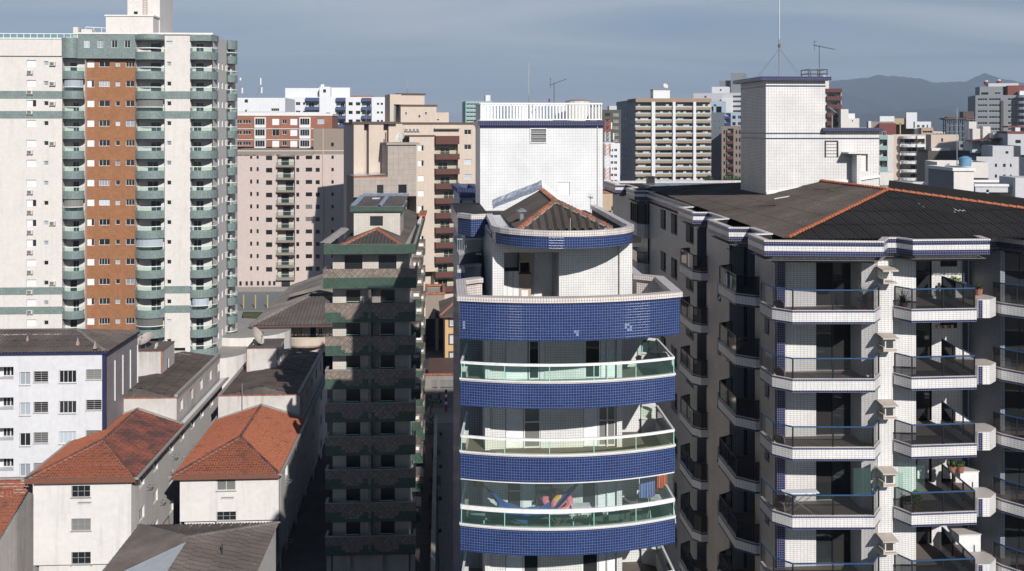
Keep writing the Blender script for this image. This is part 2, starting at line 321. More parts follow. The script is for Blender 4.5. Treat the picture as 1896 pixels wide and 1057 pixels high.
class Bld:
    """a thing with its own grid: local y runs to the vanishing point vp, local z = metres above the street"""
    def __init__(s, name, label, cat, vp, px, Y, group=None, z=0):
        s.phi = math.atan((948-vp)/FPX); s.c = cos(s.phi); s.s = sin(s.phi)
        s.base = (s.X(px, Y), Y, z)
        s.root = bpy.data.objects.new(name, None); COL.objects.link(s.root); s.root.empty_display_size = .5
        s.root.location = s.world(*s.base); s.root.rotation_euler = (0, 0, s.phi); tag(s.root, label, cat, group)
    def ray(s, px, py): u = (px-948)/FPX; return (s.c*u+s.s, -s.s*u+s.c, (HOR-py)/FPX)
    def X(s, px, Y): r = s.ray(px, 0); return r[0]*Y/r[1]
    def Z(s, px, py, Y): r = s.ray(px, py); return CZ+r[2]*Y/r[1]
    def on(s, px, py, z): r = s.ray(px, py); k = (z-CZ)/r[2]; return (r[0]*k, r[1]*k)
    def world(s, x, y, z): return (s.c*x-s.s*y, s.s*x+s.c*y, z)
    def part(s, name, mesh, mats, parent=None, label=None, kind=None):
        me = mesh.data(name, mats, s.base) if parent is None or parent is s.root else mesh.data(name, mats, s.base)
        o = link(name, me, parent or s.root)
        if label: o['label'] = label
        if kind: o['kind'] = kind
        return o
    def box(s, name, x0, x1, y0, y1, z0, z1, mat, parent=None, top=None, label=None):
        m = Mesh().box(x0, x1, y0, y1, z0, z1, 0, 1 if top else None); return s.part(name, m, [mat]+([top] if top else []), parent, label)
    def put(s, name, me, x, y, z, rz=0, parent=None):
        return link(name, me, parent or s.root, (x-s.base[0], y-s.base[1], z-s.base[2]), rz)
    def wall(s, p0, p1, z0, z1, ops=(), mat='stone_white', name='wall', depth=.14, reveal=None, detail=1, back=None, parent=None, label=None):
        """wall with real openings (u0,u1,v0,v1,style[,depth]); windows are set into them"""
        L = sqrt((p1[0]-p0[0])**2+(p1[1]-p0[1])**2); dx, dy = (p1[0]-p0[0])/L, (p1[1]-p0[1])/L
        ops = [o for o in ops if o[1] > o[0] and o[3] > o[2] and o[0] >= -1e-6 and o[1] <= L+1e-6 and o[2] >= z0-1e-6 and o[3] <= z1+1e-6]
        us = sorted(set([0, L]+[round(v, 4) for o in ops for v in o[:2]])); vs = sorted(set([z0, z1]+[round(v, 4) for o in ops for v in o[2:4]]))
        m = Mesh()
        def P(u, v, d=0): return (p0[0]+dx*u-dy*d, p0[1]+dy*u+dx*d, v)
        holes = [(o[0]-1e-4, o[1]+1e-4, o[2]-1e-4, o[3]+1e-4) for o in ops]
        for i in range(len(us)-1):
            if us[i+1]-us[i] < 1e-3: continue
            # merge vertically
            run = None; uc = (us[i]+us[i+1])/2
            col = [h for h in holes if h[0] < uc < h[1]]
            for j in range(len(vs)-1):
                vc = (vs[j]+vs[j+1])/2; solid = not any(h[2] < vc < h[3] for h in col)
                if solid: run = run or vs[j]
                if run is not None and (not solid or j == len(vs)-2):
                    e = vs[j+1] if solid else vs[j]
                    if e-run > 1e-3: m.poly((P(us[i], run), P(us[i+1], run), P(us[i+1], e), P(us[i], e)), 0, [(us[i], run), (us[i+1], run), (us[i+1], e), (us[i], e)])
                    run = None
        rz = atan2(dy, dx)
        for o in ops:
            u0, u1, v0, v1, st = o[:5]; d = o[5] if len(o) > 5 else depth
            for a, b, c, e in ((P(u0,v0),P(u1,v0),P(u1,v0,d),P(u0,v0,d)), (P(u0,v1,d),P(u1,v1,d),P(u1,v1),P(u0,v1)), (P(u0,v0,d),P(u0,v1,d),P(u0,v1),P(u0,v0)), (P(u1,v0),P(u1,v1),P(u1,v1,d),P(u1,v0,d))):
                m.poly((a, b, c, e), 1)
            if st == 'recess' or st is None: m.poly((P(u0,v0,d), P(u1,v0,d), P(u1,v1,d), P(u0,v1,d)), 2 if back else 1)
        w = s.part(name, m, [mat, reveal or mat, back or mat], parent, label)
        for o in ops:
            st = o[4]; d = o[5] if len(o) > 5 else depth
            if isinstance(st, (list, tuple)): st = random.choice(st)
            if st in ('recess', None, 'hole'): continue
            q = P(o[0], o[2], d); s.window(q, rz, o[1]-o[0], o[3]-o[2], st, detail, parent=w if parent is None and detail < 0 else None)
        return w
    def window(s, p, rz, w, h, st, detail=1, parent=None):
        key = (round(w, 2), round(h, 2), st, detail); 
        if key not in CACHE: CACHE[key] = make_window(key[0], key[1], st, detail)
        name, fr, pane, pn = CACHE[key]
        o = s.put(name, fr, p[0], p[1], p[2], rz, parent)
        if pane is not None: g = link(pn, pane, o)
        return o
STY = {  # frame material, pane material, mullions, transoms
 'slide': ('frame_white', 'pane', 1, 0), 'slide4': ('frame_white', 'pane', 3, 0), 'slide3': ('frame_white', 'pane', 2, 0), 'curt': ('frame_white', 'curtain', 1, 0), 'curt4': ('frame_white', 'curtain', 3, 0),
 'mid': ('frame_white', 'pane_mid', 1, 0), 'plain': ('frame_dark', 'pane', 0, 0), 'dark2': ('frame_dark', 'pane', 1, 0), 'dark3': ('frame_dark', 'pane', 2, 0), 'darkmid': ('frame_dark', 'pane_mid', 1, 0), 'louvre': ('frame_grey', 'pane', 1, 4),
 'louvre_c': ('frame_grey', 'pane_mid', 1, 4), 'old': ('frame_grey', 'pane', 2, 1), 'old_m': ('frame_grey', 'pane_mid', 2, 1), 'open': ('frame_white', 'black', 0, 0), 'door': ('frame_dark', 'door_dark', 1, 0), 'wdoor': ('frame_white', 'pane', 1, 0),
 'small': ('frame_white', 'pane', 0, 0), 'smallw': ('frame_white', 'curtain', 0, 0)}
def make_window(w, h, st, detail):
    b = .05 if detail else .06; m = Mesh()
    if st == 'shutter':
        m.box(0, w, -.02, .02, 0, h); 
        if detail > 0:
            s = Mesh(); n = max(3, int(h/.12))
            for i in range(n):
                z = h*i/n; s.poly(((.05, -.035, z+.01), (w-.05, -.035, z+.01), (w-.05, -.022, z+h/n-.005), (.05, -.022, z+h/n-.005)))
            return 'window', m.data('window', ['frame_white']), s.data('shutter', ['shutter']), 'shutter'
        return 'window', m.data('window', ['shutter']), None, None
    if st == 'half':   # shutter half drawn to one side
        m.box(0, w, -.02, .02, 0, h); m.box(w*.62, w-.06, -.03, -.02, .06, h-.06, 1); return 'window', m.data('window', ['shutter', 'pane']), None, None
    fm, pm, mu, tr = STY[st]
    m.box(0, w, -.03, .02, 0, b); m.box(0, w, -.03, .02, h-b, h); m.box(0, b, -.03, .02, b, h-b); m.box(w-b, w, -.03, .02, b, h-b)
    for i in range(mu): x = w*(i+1)/(mu+1); m.box(x-b*.4, x+b*.4, -.025, .015, b, h-b)
    for i in range(tr): z = h*(i+1)/(tr+1); m.box(b, w-b, -.02, .012, z-b*.35, z+b*.35)
    g = Mesh(); g.poly(((b*.5, 0, b*.5), (w-b*.5, 0, b*.5), (w-b*.5, 0, h-b*.5), (b*.5, 0, h-b*.5)))
    if detail <= 0:
        m.poly(((b*.5, 0, b*.5), (w-b*.5, 0, b*.5), (w-b*.5, 0, h-b*.5), (b*.5, 0, h-b*.5)), 1)
        return 'window', m.data('window', [fm, pm]), None, None
    return 'window', m.data('window', [fm]), g.data('pane', [pm]), 'pane'
def corrugated(plane, poly, pitch, amp, rows=0, rstep=0, flip=False, nper=4, mesh=None, mat=0):
    """corrugated sheet over a convex 3d polygon. plane = fall direction (3d, downhill); waves run along it.
    rows > 0 lays it in overlapping courses of length rows, lifted by rstep"""
    d = list(plane); l = sqrt(sum(q*q for q in d)); d = [q/l for q in d]
    a, b, c = poly[0], poly[1], poly[2]
    n = [(b[1]-a[1])*(c[2]-a[2])-(b[2]-a[2])*(c[1]-a[1]), (b[2]-a[2])*(c[0]-a[0])-(b[0]-a[0])*(c[2]-a[2]), (b[0]-a[0])*(c[1]-a[1])-(b[1]-a[1])*(c[0]-a[0])]
    l = sqrt(sum(q*q for q in n)); n = [q/l for q in n]
    if n[2] < 0: n = [-q for q in n]
    k = sum(d[i]*n[i] for i in range(3)); d = [d[i]-k*n[i] for i in range(3)]; l = sqrt(sum(q*q for q in d)); d = [q/l for q in d]
    e = [n[1]*d[2]-n[2]*d[1], n[2]*d[0]-n[0]*d[2], n[0]*d[1]-n[1]*d[0]]
    def uv(p): q = [p[i]-a[i] for i in range(3)]; return (sum(q[i]*e[i] for i in range(3)), sum(q[i]*d[i] for i in range(3)))
    P = [uv(p) for p in poly]; u0 = min(p[0] for p in P)+1e-4; u1 = max(p[0] for p in P)-1e-4
    def ext(u):
        r = []
        for i in range(len(P)):
            p, q = P[i], P[(i+1) % len(P)]
            if (p[0]-u)*(q[0]-u) <= 0 and abs(p[0]-q[0]) > 1e-9: t = (u-p[0])/(q[0]-p[0]); r.append(p[1]+t*(q[1]-p[1]))
        return (min(r), max(r)) if len(r) >= 2 else None
    m = mesh or Mesh(); nst = max(2, int((u1-u0)/pitch*nper)); prev = None
    def W(u, v, h): return tuple(a[i]+u*e[i]+v*d[i]+h*n[i] for i in range(3))
    for j in range(nst+1):
        u = u0+(u1-u0)*j/nst; x = ext(u); h = amp*cos(2*pi*u/pitch) if nper >= 3 else (amp if j % 2 else -amp)
        if x is None: prev = None; continue
        cur = (u, x[0], x[1], h)
        if prev:
            pu, p0, p1, ph = prev
            if not rows:
                m.poly((W(pu,p0,ph), W(pu,p1,ph), W(u,x[1],h), W(u,x[0],h)), mat, None, False)
            else:
                lo = min(p0, x[0]); hi = max(p1, x[1]); i0 = floor(lo/rows); i1 = floor(hi/rows)
                for r in range(i0, i1+1):
                    s0, s1 = r*rows, (r+1)*rows
                    A0, A1 = max(s0, p0), min(s1, p1); B0, B1 = max(s0, x[0]), min(s1, x[1])
                    if A1 <= A0 and B1 <= B0: continue
                    A1 = max(A0, A1); B1 = max(B0, B1)
                    jit = ((r*7919+int(u/pitch)*104729) % 97)/97.0*rstep*.8
                    def hh(v): return rstep*((v-s0)/rows)+jit
                    m.poly((W(pu,A0,ph+hh(A0)), W(pu,A1,ph+hh(A1)), W(u,B1,h+hh(B1)), W(u,B0,h+hh(B0))), mat, None, False)
        prev = cur
    return m
def glazing(B, path, z0, z1, parent, glass, rail, post, rw=.06, rh=.06, step=1.4, pw=.035, mid=True, posts_only_corners=False):
    """balustrade along a plan path: glass panels, posts and a handrail as sub-parts"""
    m = Mesh()
    for i in range(len(path)-1):
        m.bar((path[i][0], path[i][1], z1), (path[i+1][0], path[i+1][1], z1), rw, rh)
    B.part('handrail', m, [rail], parent)
    # walk the path
    seg = [0]
    for i in range(len(path)-1): seg.append(seg[-1]+math.dist(path[i], path[i+1]))
    def at(s_):
        for i in range(len(path)-1):
            if s_ <= seg[i+1]+1e-9: t = (s_-seg[i])/(seg[i+1]-seg[i]); return (path[i][0]+t*(path[i+1][0]-path[i][0]), path[i][1]+t*(path[i+1][1]-path[i][1]))
        return path[-1]
    corners = [0]+[i for i in range(1, len(path)-1) if abs(angle(path[i-1], path[i], path[i+1])) > radians(18)]+[len(path)-1]
    for ci in range(len(corners)-1):
        a, b = corners[ci], corners[ci+1]; L = seg[b]-seg[a]; n = max(1, round(L/step))
        for k in range(n):
            s0, s1 = seg[a]+L*k/n, seg[a]+L*(k+1)/n
            pts = [at(s0)]+[path[i] for i in range(a+1, b) if s0+.02 < seg[i] < s1-.02]+[at(s1)]
            g = Mesh()
            for i in range(len(pts)-1): g.poly(((pts[i][0],pts[i][1],z0), (pts[i+1][0],pts[i+1][1],z0), (pts[i+1][0],pts[i+1][1],z1-rh/2), (pts[i][0],pts[i][1],z1-rh/2)))
            B.part('glass_panel', g, [glass], parent)
            p = at(s0); B.part('post', Mesh().box(p[0]-pw/2, p[0]+pw/2, p[1]-pw/2, p[1]+pw/2, z0, z1-rh/2), [post], parent)
    p = path[-1]; B.part('post', Mesh().box(p[0]-pw/2, p[0]+pw/2, p[1]-pw/2, p[1]+pw/2, z0, z1-rh/2), [post], parent)
def angle(a, b, c):
    t = atan2(c[1]-b[1], c[0]-b[0])-atan2(b[1]-a[1], b[0]-a[0])
    while t > pi: t -= 2*pi
    while t < -pi: t += 2*pi
    return t
def ac_mesh():
    m = Mesh(); m.box(-.4, .4, -.3, 0, 0, .55); m.box(-.32, .2, -.305, -.3, .06, .49, 1); m.box(-.35, -.3, -.3, 0, -.08, 0, 1); m.box(.3, .35, -.3, 0, -.08, 0, 1)
    for i in range(5): m.box(-.32, .2, -.315, -.305, .09+i*.09, .11+i*.09, 0)
    return m.data('air_conditioner', ['ac', 'dark_metal'])
AC = ac_mesh()
# ================================================================== ground
g = Mesh(); g.poly(((-9000, -600, 0), (12000, -600, 0), (12000, 26000, 0), (-9000, 26000, 0)))
structure('ground', g.data('ground', ['asphalt']))
# ================================================================== blue banded tower in the middle
B = Bld('apartment_tower', 'white tiled apartment tower with curved cobalt blue balcony bands, nearest in the middle', 'apartment building', 775, 1050, 46)
BT = B
S = 2.83
zb3 = CZ-(1029-HOR)/FPX*41.6                       # underside of the fourth blue band
bandb = [zb3+S*2+.02+ .85*0, ]
LB = [B.Z(1040, y, 41.45) for y in (627.5, 757, 893, 1029, 1165)]      # band undersides
LT = [B.Z(1040, y, 41.45) for y in (561, 708, 844, 980, 1116)]         # band tops
while LB[-1] > 6: LB.append(LB[-1]-S); LT.append(LT[-1]-S)
a0 = B.on(852, 1019, LB[3]); a1 = B.on(1040, 1029, LB[3]); a2 = B.on(1250, 1004.5, LB[3])
ARC = arc3(a0, a1, a2, 18)
YB = 46.1                                            # rear of the balconies
Lx, Rx = a0[0]+.12, a2[0]+.15
plan = ARC+[(Rx, YB), (Rx-.65, YB+.35)]
path = [(B.X(898, 46.4), 46.4), (Lx+.25, YB-.3)]+ARC+[(Rx, YB), (Rx-.6, YB+.4)]
W0 = 44.55
xl, xr = B.X(898, W0), B.X(1150, W0)
def X(px, Y=W0): return B.X(px, Y)
# body
m = Mesh()
bl, br_ = B.X(866, 46.6), B.X(1190, 46.6)
m.box(bl, br_, 46.9, 62.5, 0, LB[0]+.35)
B.part('core', m, ['white_tile'])
# ---- storeys
LV = len(LB)
def lev_ops(k):
    zf = LB[k]+.42; zh = LB[k-1]+.02 if k else 0
    return zf, zh
doors = {1: [(935, 978, 'shutter'), (979, 999, 'black'), (1000, 1008, 'leaf'), (1083, 1112, 'black'), (1112, 1146, 'shutter')],
         2: [(936, 970, 'shutter'), (970, 1001, 'glass'), (1080, 1108, 'shutter'), (1108, 1140, 'glass')],
         3: [(938, 966, 'glass'), (966, 992, 'shutter'), (1077, 1105, 'black'), (1106, 1143, 'shutter')],
         4: [(936, 969, 'shutter'), (969, 998, 'black'), (1078, 1108, 'black'), (1108, 1146, 'shutter')]}
for k in range(1, LV):
    zf, zh = lev_ops(k)
    D = doors.get(k, doors[2+k % 3]) if k > 4 else doors[k]
    groups = [[d for d in D if d[0] < 1050], [d for d in D if d[0] > 1050]]
    ops = [(X(g[0][0])-xl, X(g[-1][1])-xl, zf, zh-.06, 'recess', .16) for g in groups]
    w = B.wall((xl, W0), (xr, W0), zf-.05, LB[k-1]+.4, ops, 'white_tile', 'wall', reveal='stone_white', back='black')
    for d in D:
        xa, xb = X(d[0]), X(d[1])
        if d[2] == 'shutter':
            mm = Mesh().box(xa+.02, xb-.02, W0+.06, W0+.10, zf, zh-.07); n = int((zh-zf)/.09)
            for i in range(n):
                z = zf+.06+i*.09; mm.poly(((xa+.07, W0+.045, z), (xb-.07, W0+.045, z), (xb-.07, W0+.06, z+.075), (xa+.07, W0+.06, z+.075)))
            B.part('shutter', mm, ['shutter'])
        elif d[2] == 'leaf': B.box('door_frame', xa, xb, W0+.04, W0+.09, zf, zh-.07, 'frame_white')
        else:
            f = Mesh(); zt = zh-.07
            for q in (xa, xb-.05): f.box(q, q+.05, W0+.05, W0+.10, zf, zt)
            f.box(xa+.05, xb-.05, W0+.05, W0+.10, zf, zf+.06)
            if d[2] == 'glass': f.box(xa+.05, xb-.05, W0+.05, W0+.10, zf+1.05, zf+1.10)
            o = B.part('door', f, ['frame_white'])
            B.box('pane', xa+.05, xb-.05, W0+.075, W0+.085, zf+.06, zt, 'pane_mid' if d[2] == 'glass' and k == 2 else 'pane', o)
    # side recesses of the balcony
    xs = B.X(856, 46.5)
    B.wall((xs-.1, 46.5), (xl, 46.5), zf-.05, LB[k-1]+.4, [], 'grey_tile', 'wall')  # shadow of the left recess is put into this wall's grey tile
    B.wall((xl, 46.5), (xl, W0), zf-.05, LB[k-1]+.4, [], 'white_tile', 'wall')
    B.wall((xr, W0), (xr, 46.6), zf-.05, LB[k-1]+.4, [], 'white_tile', 'wall')
    B.wall((xr, 46.6), (Rx, 46.6), zf-.05, LB[k-1]+.4 if k > 1 else zf+1.0, [], 'white_tile', 'wall') if k > 1 else None
    pm = Mesh().box(xl-.0, xl+.20, W0-.10, W0, zf-.05, LB[k-1]+.4).box(xr-.20, xr+.02, W0-.12, W0, zf-.05, LB[k-1]+.4).box(xr-.62, xr-.56, W0-.05, W0, zf-.05, LB[k-1]+.4)
    B.part('pilaster', pm, ['white_tile'])
    # slab with its curved parapet
    fl = ARC+[(Rx, YB+.5), (xs-.1, 46.5)]
    m = Mesh(); m.prism(offset(ARC, .06)+[(Rx-.06, YB+.5), (xs-.1, 46.5)], LB[k]+.03, zf, 0, 1)
    m.strip(path[1:], LB[k], LT[k], .13, 2, 3, bands=[(LB[k], LT[k]-.05, 2), (LT[k]-.05, LT[k], 3)], inner=0)
    bal = B.part('balcony', m, ['stone_white', 'floor', 'blue_tile', 'coping_tile'])
    B.part('coping', Mesh().strip([(p[0], p[1]) for p in offset(path[1:], -.03)], LT[k], LT[k]+.05, .2, 0), ['stone_white'], bal)
    if k < 5:
        gl = ['glass_green', 'glass_lime', 'glass_green', 'glass_lime'][k-1]
        gp = offset(path[1:], .05); hr = [.60, .55, .62, .6][k-1]
        glazing(B, gp, LT[k]+.05, LT[k]+hr+.06, bal, gl, 'rail_white', 'post_green', .08, .10 if k != 3 else .16, 1.75, .03)
# ---- terrace level: tall blue parapet with broad coping
zc = B.Z(1040, 547.5, 41.4); zt0 = LB[0]+.45
tp = [B.on(889.6, 512, zc), B.on(876.7, 512.6, zc), B.on(844, 517, zc)]+[(p[0], p[1]) for p in arc3(B.on(846, 547.5, zc), B.on(1040, 551.5, zc), B.on(1264, 540, zc), 18)]+[B.on(1229, 511, zc), B.on(1189, 507, zc), B.on(1168, 489.5, zc), (B.on(1168, 489.5, zc)[0], 62)]
wallp = offset(tp, .10)
m = Mesh(); m.strip(wallp, LB[0], zc-.18, .16, 0, 0, inner=1)
m.prism([(p[0], p[1]) for p in offset(wallp, .06)[1:-1]]+[(tp[-1][0]-.2, 60), (tp[0][0], 60)], LB[0]+.02, zt0, 1, 2)
ter = B.part('terrace', m, ['blue_tile', 'coping_tile', 'floor'])
B.part('coping', Mesh().strip(tp, zc-.20, zc, .42, 0, 0), ['coping_tile'], ter)
M['patch'] = paint('pale repaired blue tile', (.22, .27, .40), .4)
# pale repaired patches on the band
for (xx, yy, w, h) in ((1060, 612, .30, .18), (1064, 618, .18, .30), (1155, 612, .36, .36), (858, 612, .14, .40)):
    pa = min(range(18), key=lambda i: abs(B.X(xx, 41.4)-wallp[3+i][0])); q = wallp[3+pa]; q2 = wallp[4+pa]
    dx, dy = q2[0]-q[0], q2[1]-q[1]; l = math.hypot(dx, dy); dx, dy = dx/l, dy/l; z = B.Z(xx, yy, 41.4)
    m = Mesh(); nx, ny = dy, -dx; t = (B.X(xx, 41.4)-q[0])/dx
    n1 = max(1, int(w/.105)); n2 = max(1, int(h/.105))
    for i in range(n1):
        for j in range(n2):
            if (i*3+j*5) % 4 == 0 and n1*n2 > 4: continue
            c = (q[0]+dx*(t+i*.105)+nx*.012, q[1]+dy*(t+i*.105)+ny*.012)
            m.poly(((c[0], c[1], z+j*.105), (c[0]+dx*.092, c[1]+dy*.092, z+j*.105), (c[0]+dx*.092, c[1]+dy*.092, z+j*.105+.092), (c[0], c[1], z+j*.105+.092)))
    B.part('mortar_patch', m, ['patch'], ter)
# ---- penthouse
zr = CZ-4.19                                     # coping top of the roof ring
R0 = B.on(909.5, 416.7, zr); R1 = B.on(1040, 428, zr); R2 = B.on(1167.5, 412.6, zr)
ring = [B.on(846, 394, zr), B.on(872, 397.5, zr), B.on(900.6, 396.5, zr)]+arc3(R0, R1, R2, 16)+[B.on(1104, 379, zr)]
rw = offset(ring, .06)
PW = 45.7
px0, px1 = B.X(912, PW), B.X(1168, PW)
zbb = B.Z(1040, 460, 42.9)
m = Mesh().strip(rw, zbb, zr-.2, .18, 0, 0, inner=1); m.prism([p for p in offset(rw, .06)[3:]]+[(rw[-1][0]-.1, 57), (px0, 57)], zbb+.03, zbb+.2, 2)
par = B.part('roof_parapet', m, ['blue_tile', 'black', 'white_tile'])
B.part('coping', Mesh().strip(ring, zr-.22, zr, .30, 0, 0), ['coping_tile'], par)
# penthouse wall with the barbecue corner opening
xk0, xk1 = B.X(933, PW), B.X(1035, PW); zhd = B.Z(985, 467, PW)
B.wall((px0, PW), (px1, PW), zt0, zbb+.1, [(xk0-px0, xk1-px0, zt0, zhd, 'hole', .18)], 'white_tile')
B.part('pilaster', Mesh().box(B.X(1146, PW), px1+.03, PW-.14, PW, zt0, zbb+.02), ['white_tile'])
B.wall((px1, PW), (px1, 58), zt0, zbb+.1, [], 'white_tile')
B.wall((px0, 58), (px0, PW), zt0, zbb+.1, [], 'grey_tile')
kb = PW+1.9
kx0 = B.X(926, kb)
B.wall((kx0-.4, kb), (xk1+.05, kb), zt0, zhd+.3, [], 'white_tile', 'kitchen_wall'); B.wall((xk1+.05, kb), (xk1+.05, PW+.18), zt0, zhd+.3, [], 'white_tile', 'kitchen_wall')
B.box('ceiling', kx0-.4, xk1+.05, PW+.18, kb, zhd+.05, zhd+.1, 'stone_white')
cx0, cx1 = B.X(961, kb-.65), B.X(983, kb-.65); zct = B.Z(950, 499, kb-.6)
cab = B.box('cabinet', kx0, cx0, kb-.62, kb, zt0+.12, zct-.06, 'frame_white'); 
for i in range(1, 3): B.box('door_gap', kx0+(cx0-kx0)*i/3-.006, kx0+(cx0-kx0)*i/3+.006, kb-.625, kb-.62, zt0+.14, zct-.08, 'black', cab)
B.box('worktop', kx0-.3, cx0-.01, kb-.68, kb, zct-.06, zct+.02, 'black')
M['chimney'] = plaster('beige barbecue render', (.46, .36, .28), .1)
bq = Mesh(); zfi0, zfi1 = B.Z(970, 505, kb-.65), B.Z(970, 486, kb-.65)
bq.box(cx0, cx1, kb-.65, kb, zt0, zfi0).box(cx0, cx0+.05, kb-.65, kb, zfi0, zfi1).box(cx1-.05, cx1, kb-.65, kb, zfi0, zfi1).box(cx0+.05, cx1-.05, kb-.2, kb, zfi0, zfi1, 1)
bq.prism([(cx0, kb-.65), (cx1, kb-.65), (cx1, kb), (cx0, kb)], zfi1, zfi1+.1, 0); bq.box(cx0+.02, cx1-.02, kb-.6, kb, zfi1+.1, zhd+.05); bq.box(cx0-.02, cx1+.02, kb-.68, kb-.65, zfi0-.05, zfi0, 1)
bb = B.part('barbecue', bq, ['chimney', 'black']); B.box('hatch', cx0+.1, cx1-.13, kb-.67, kb-.65, zt0+.2, zt0+.62, 'frame_white', bb)
dx0, dx1 = B.X(988, kb), B.X(1022, kb)
dr = B.box('door', dx0, dx1, kb-.05, kb, zt0+.02, zhd+.0, 'frame_white'); B.part('handle', Mesh().tube([(dx0+.1, kb-.09, zt0+1.05), (dx0+.24, kb-.09, zt0+1.05)], .012).tube([(dx0+.1, kb-.05, zt0+1.05), (dx0+.1, kb-.1, zt0+1.05)], .015), ['metal'], dr)
# ---- pan tiled roof inside the ring
ze = zr-.28; za = B.Z(1028, 373, 48.6)
A = (B.X(1028, 48.6), 48.6, za); E = (B.on(1005, 353, za)[0], 57.5, za)
el, er = B.on(955, 424, ze), B.on(1128, 421, ze); wl = B.on(917, 392, ze); wr = B.on(1088, 390, ze)
f0 = 45.2
FL = (el[0], el[1]-.9, ze); FR_ = (er[0], er[1]-.5, ze)
M['pan_brown'] = fibre('brown grey pan tile', (.098, .082, .072), (.22, .20, .17), .35)
roof = corrugated((0, -1, -.3), [FL, FR_, A], .36, .085, nper=6)
B.part('roof_sheet', roof, ['pan_brown'])
LW = (wl[0]-.1, 57.5, ze+.1); RW = (wr[0]+.5, 57.5, ze+.1)
B.part('roof_sheet', corrugated((-1, 0, -.3), [FL, A, E, (FL[0], 57.5, ze)], .36, .07, nper=5), ['pan_brown'])
B.part('roof_sheet', corrugated((1, 0, -.3), [A, FR_, (FR_[0]+.05, 57.5, ze), E], .36, .07, nper=5), ['pan_brown'])
B.box('gutter_floor', ring[3][0]+.3, ring[-1][0], 45.5, 61.5, ze-.5, ze-.3, 'black')
def ridge_line(B, a, b, n, r=.12, mat='ridge', cap=.5, name='ridge_tile', bed=True):
    L = math.dist(a, b); d = [(b[i]-a[i])/L for i in range(3)]
    if bed: B.part('mortar_bed', Mesh().bar((a[0], a[1], a[2]+.01), (b[0], b[1], b[2]+.01), r*2.3, .07), ['concrete'])
    me = None; yaw = atan2(d[1], d[0]); pit = math.asin(d[2])
    l = L/n*1.08; t = Mesh()
    for i in range(6):
        t0, t1 = pi*i/6, pi*(i+1)/6
        def q(x, t_, rr): return (x, cos(t_)*rr, sin(t_)*rr)
        t.poly((q(0, t0, r*1.28), q(l, t0, r*.86), q(l, t1, r*.86), q(0, t1, r*1.28)))
    t.poly([(0, cos(pi*i/6)*r*1.28, sin(pi*i/6)*r*1.28) for i in range(6, -1, -1)])
    me = t.data('ridge_tile', [mat])
    for i in range(n):
        p = [a[k]+(b[k]-a[k])*i/n for k in range(3)]
        o = B.put(name, me, p[0], p[1], p[2]+.02+random.uniform(0, .012)); o.rotation_euler = (random.uniform(-.05, .05), -pit, yaw+random.uniform(-.03, .03))
M['ridge_old'] = terracotta('old clay ridge tile', (.44, .15, .08), (.15, .10, .08), (.45, .62), 2.5)
ridge_line(B, FL, A, 17, .11, 'ridge_old'); ridge_line(B, FR_, A, 17, .11, 'ridge_old'); ridge_line(B, A, E, 16, .11, 'ridge_old')
def foil(B, a, b, w, mat='silver', name='flashing', h=.12):
    """crumpled flashing strip from a to b"""
    m = Mesh(); n = max(4, int(math.dist(a, b)/.25)); d = (b[0]-a[0], b[1]-a[1]); l = math.hypot(*d) or 1; nx, ny = -d[1]/l, d[0]/l
    rows = []
    for i in range(n+1):
        p = [a[k]+(b[k]-a[k])*i/n for k in range(3)]
        rows.append([(p[0]+nx*w*s+random.uniform(-.02, .02), p[1]+ny*w*s, p[2]+h*t+random.uniform(-.015, .03)) for s, t in ((-.5, 0), (-.1, .5), (.15, 1), (.5, .6))])
    for i in range(n):
        for j in range(3): m.poly((rows[i][j], rows[i+1][j], rows[i+1][j+1], rows[i][j+1]), 0, None)
    return B.part(name, m, [mat])
foil(B, (LW[0], 57.2, ze+.12), (E[0], 57.2, E[2]+.08), .5, h=.45); foil(B, (E[0], 57.2, E[2]+.08), (FR_[0]-.9, 57.2, ze+.3), .5, 'frame_white', h=.4)
# gooseneck vent and stay on the left slope
v = B.on(966, 402, ze+.35)
B.part('roof_vent', Mesh().tube([(v[0], v[1], ze), (v[0], v[1], ze+.62)], .10, 8).tube([(v[0], v[1], ze+.60), (v[0], v[1], ze+.66)], [.24, .24], 10).tube([(v[0], v[1], ze+.66), (v[0], v[1], ze+.76)], [.24, .03], 10), ['metal'])
# ---- rear left wing with stacked terraces
def wing(pts, ztop, zlow, cop=.16):
    m = Mesh().strip(offset(pts, .05), zlow, ztop-cop, .16, 0, 0, inner=1); o = B.part('terrace', m, ['blue_tile', 'white_tile']); B.part('coping', Mesh().strip(pts, ztop-cop, ztop, .34, 0), ['coping_tile'], o)
q = [B.on(846, 394, zr), B.on(872, 397.5, zr), B.on(899, 396.5, zr)]
wx = min(p[0] for p in q)
m = Mesh().prism([(q[0][0]+.05, q[0][1]+.05), (q[1][0], q[1][1]+.06), (q[2][0]+.3, q[2][1]+.06), (q[2][0]+.3, 62), (wx, 62)], B.Z(870, 437, 51.6), zr-.2, 0, 1)
B.part('wing', m, ['blue_tile', 'black'])
for (zz, off) in ((zc, 0),):
    wing([B.on(888, 487, zz), B.on(875, 487.5, zz), B.on(846, 490.5, zz), (B.on(846, 490.5, zz)[0]-.03, 49.5)], zz, zz-1.15)
B.part('wing', Mesh().box(B.X(862, 53), px0, 53.5, 62, 0, zr-.8), ['grey_tile'])
B.part('wing', Mesh().box(B.X(852, 50.9), px0-.3, 50.6, 61, 0, zc-1.0), ['blue_tile'])
for k in range(3):
    z = zr-1.95-k*.0
m = Mesh()
for i in range(14): x = B.X(847+i*3.2, 52.2); m.box(x, x+.02, 52.2, 52.22, zr-1.95, zr-1.25)
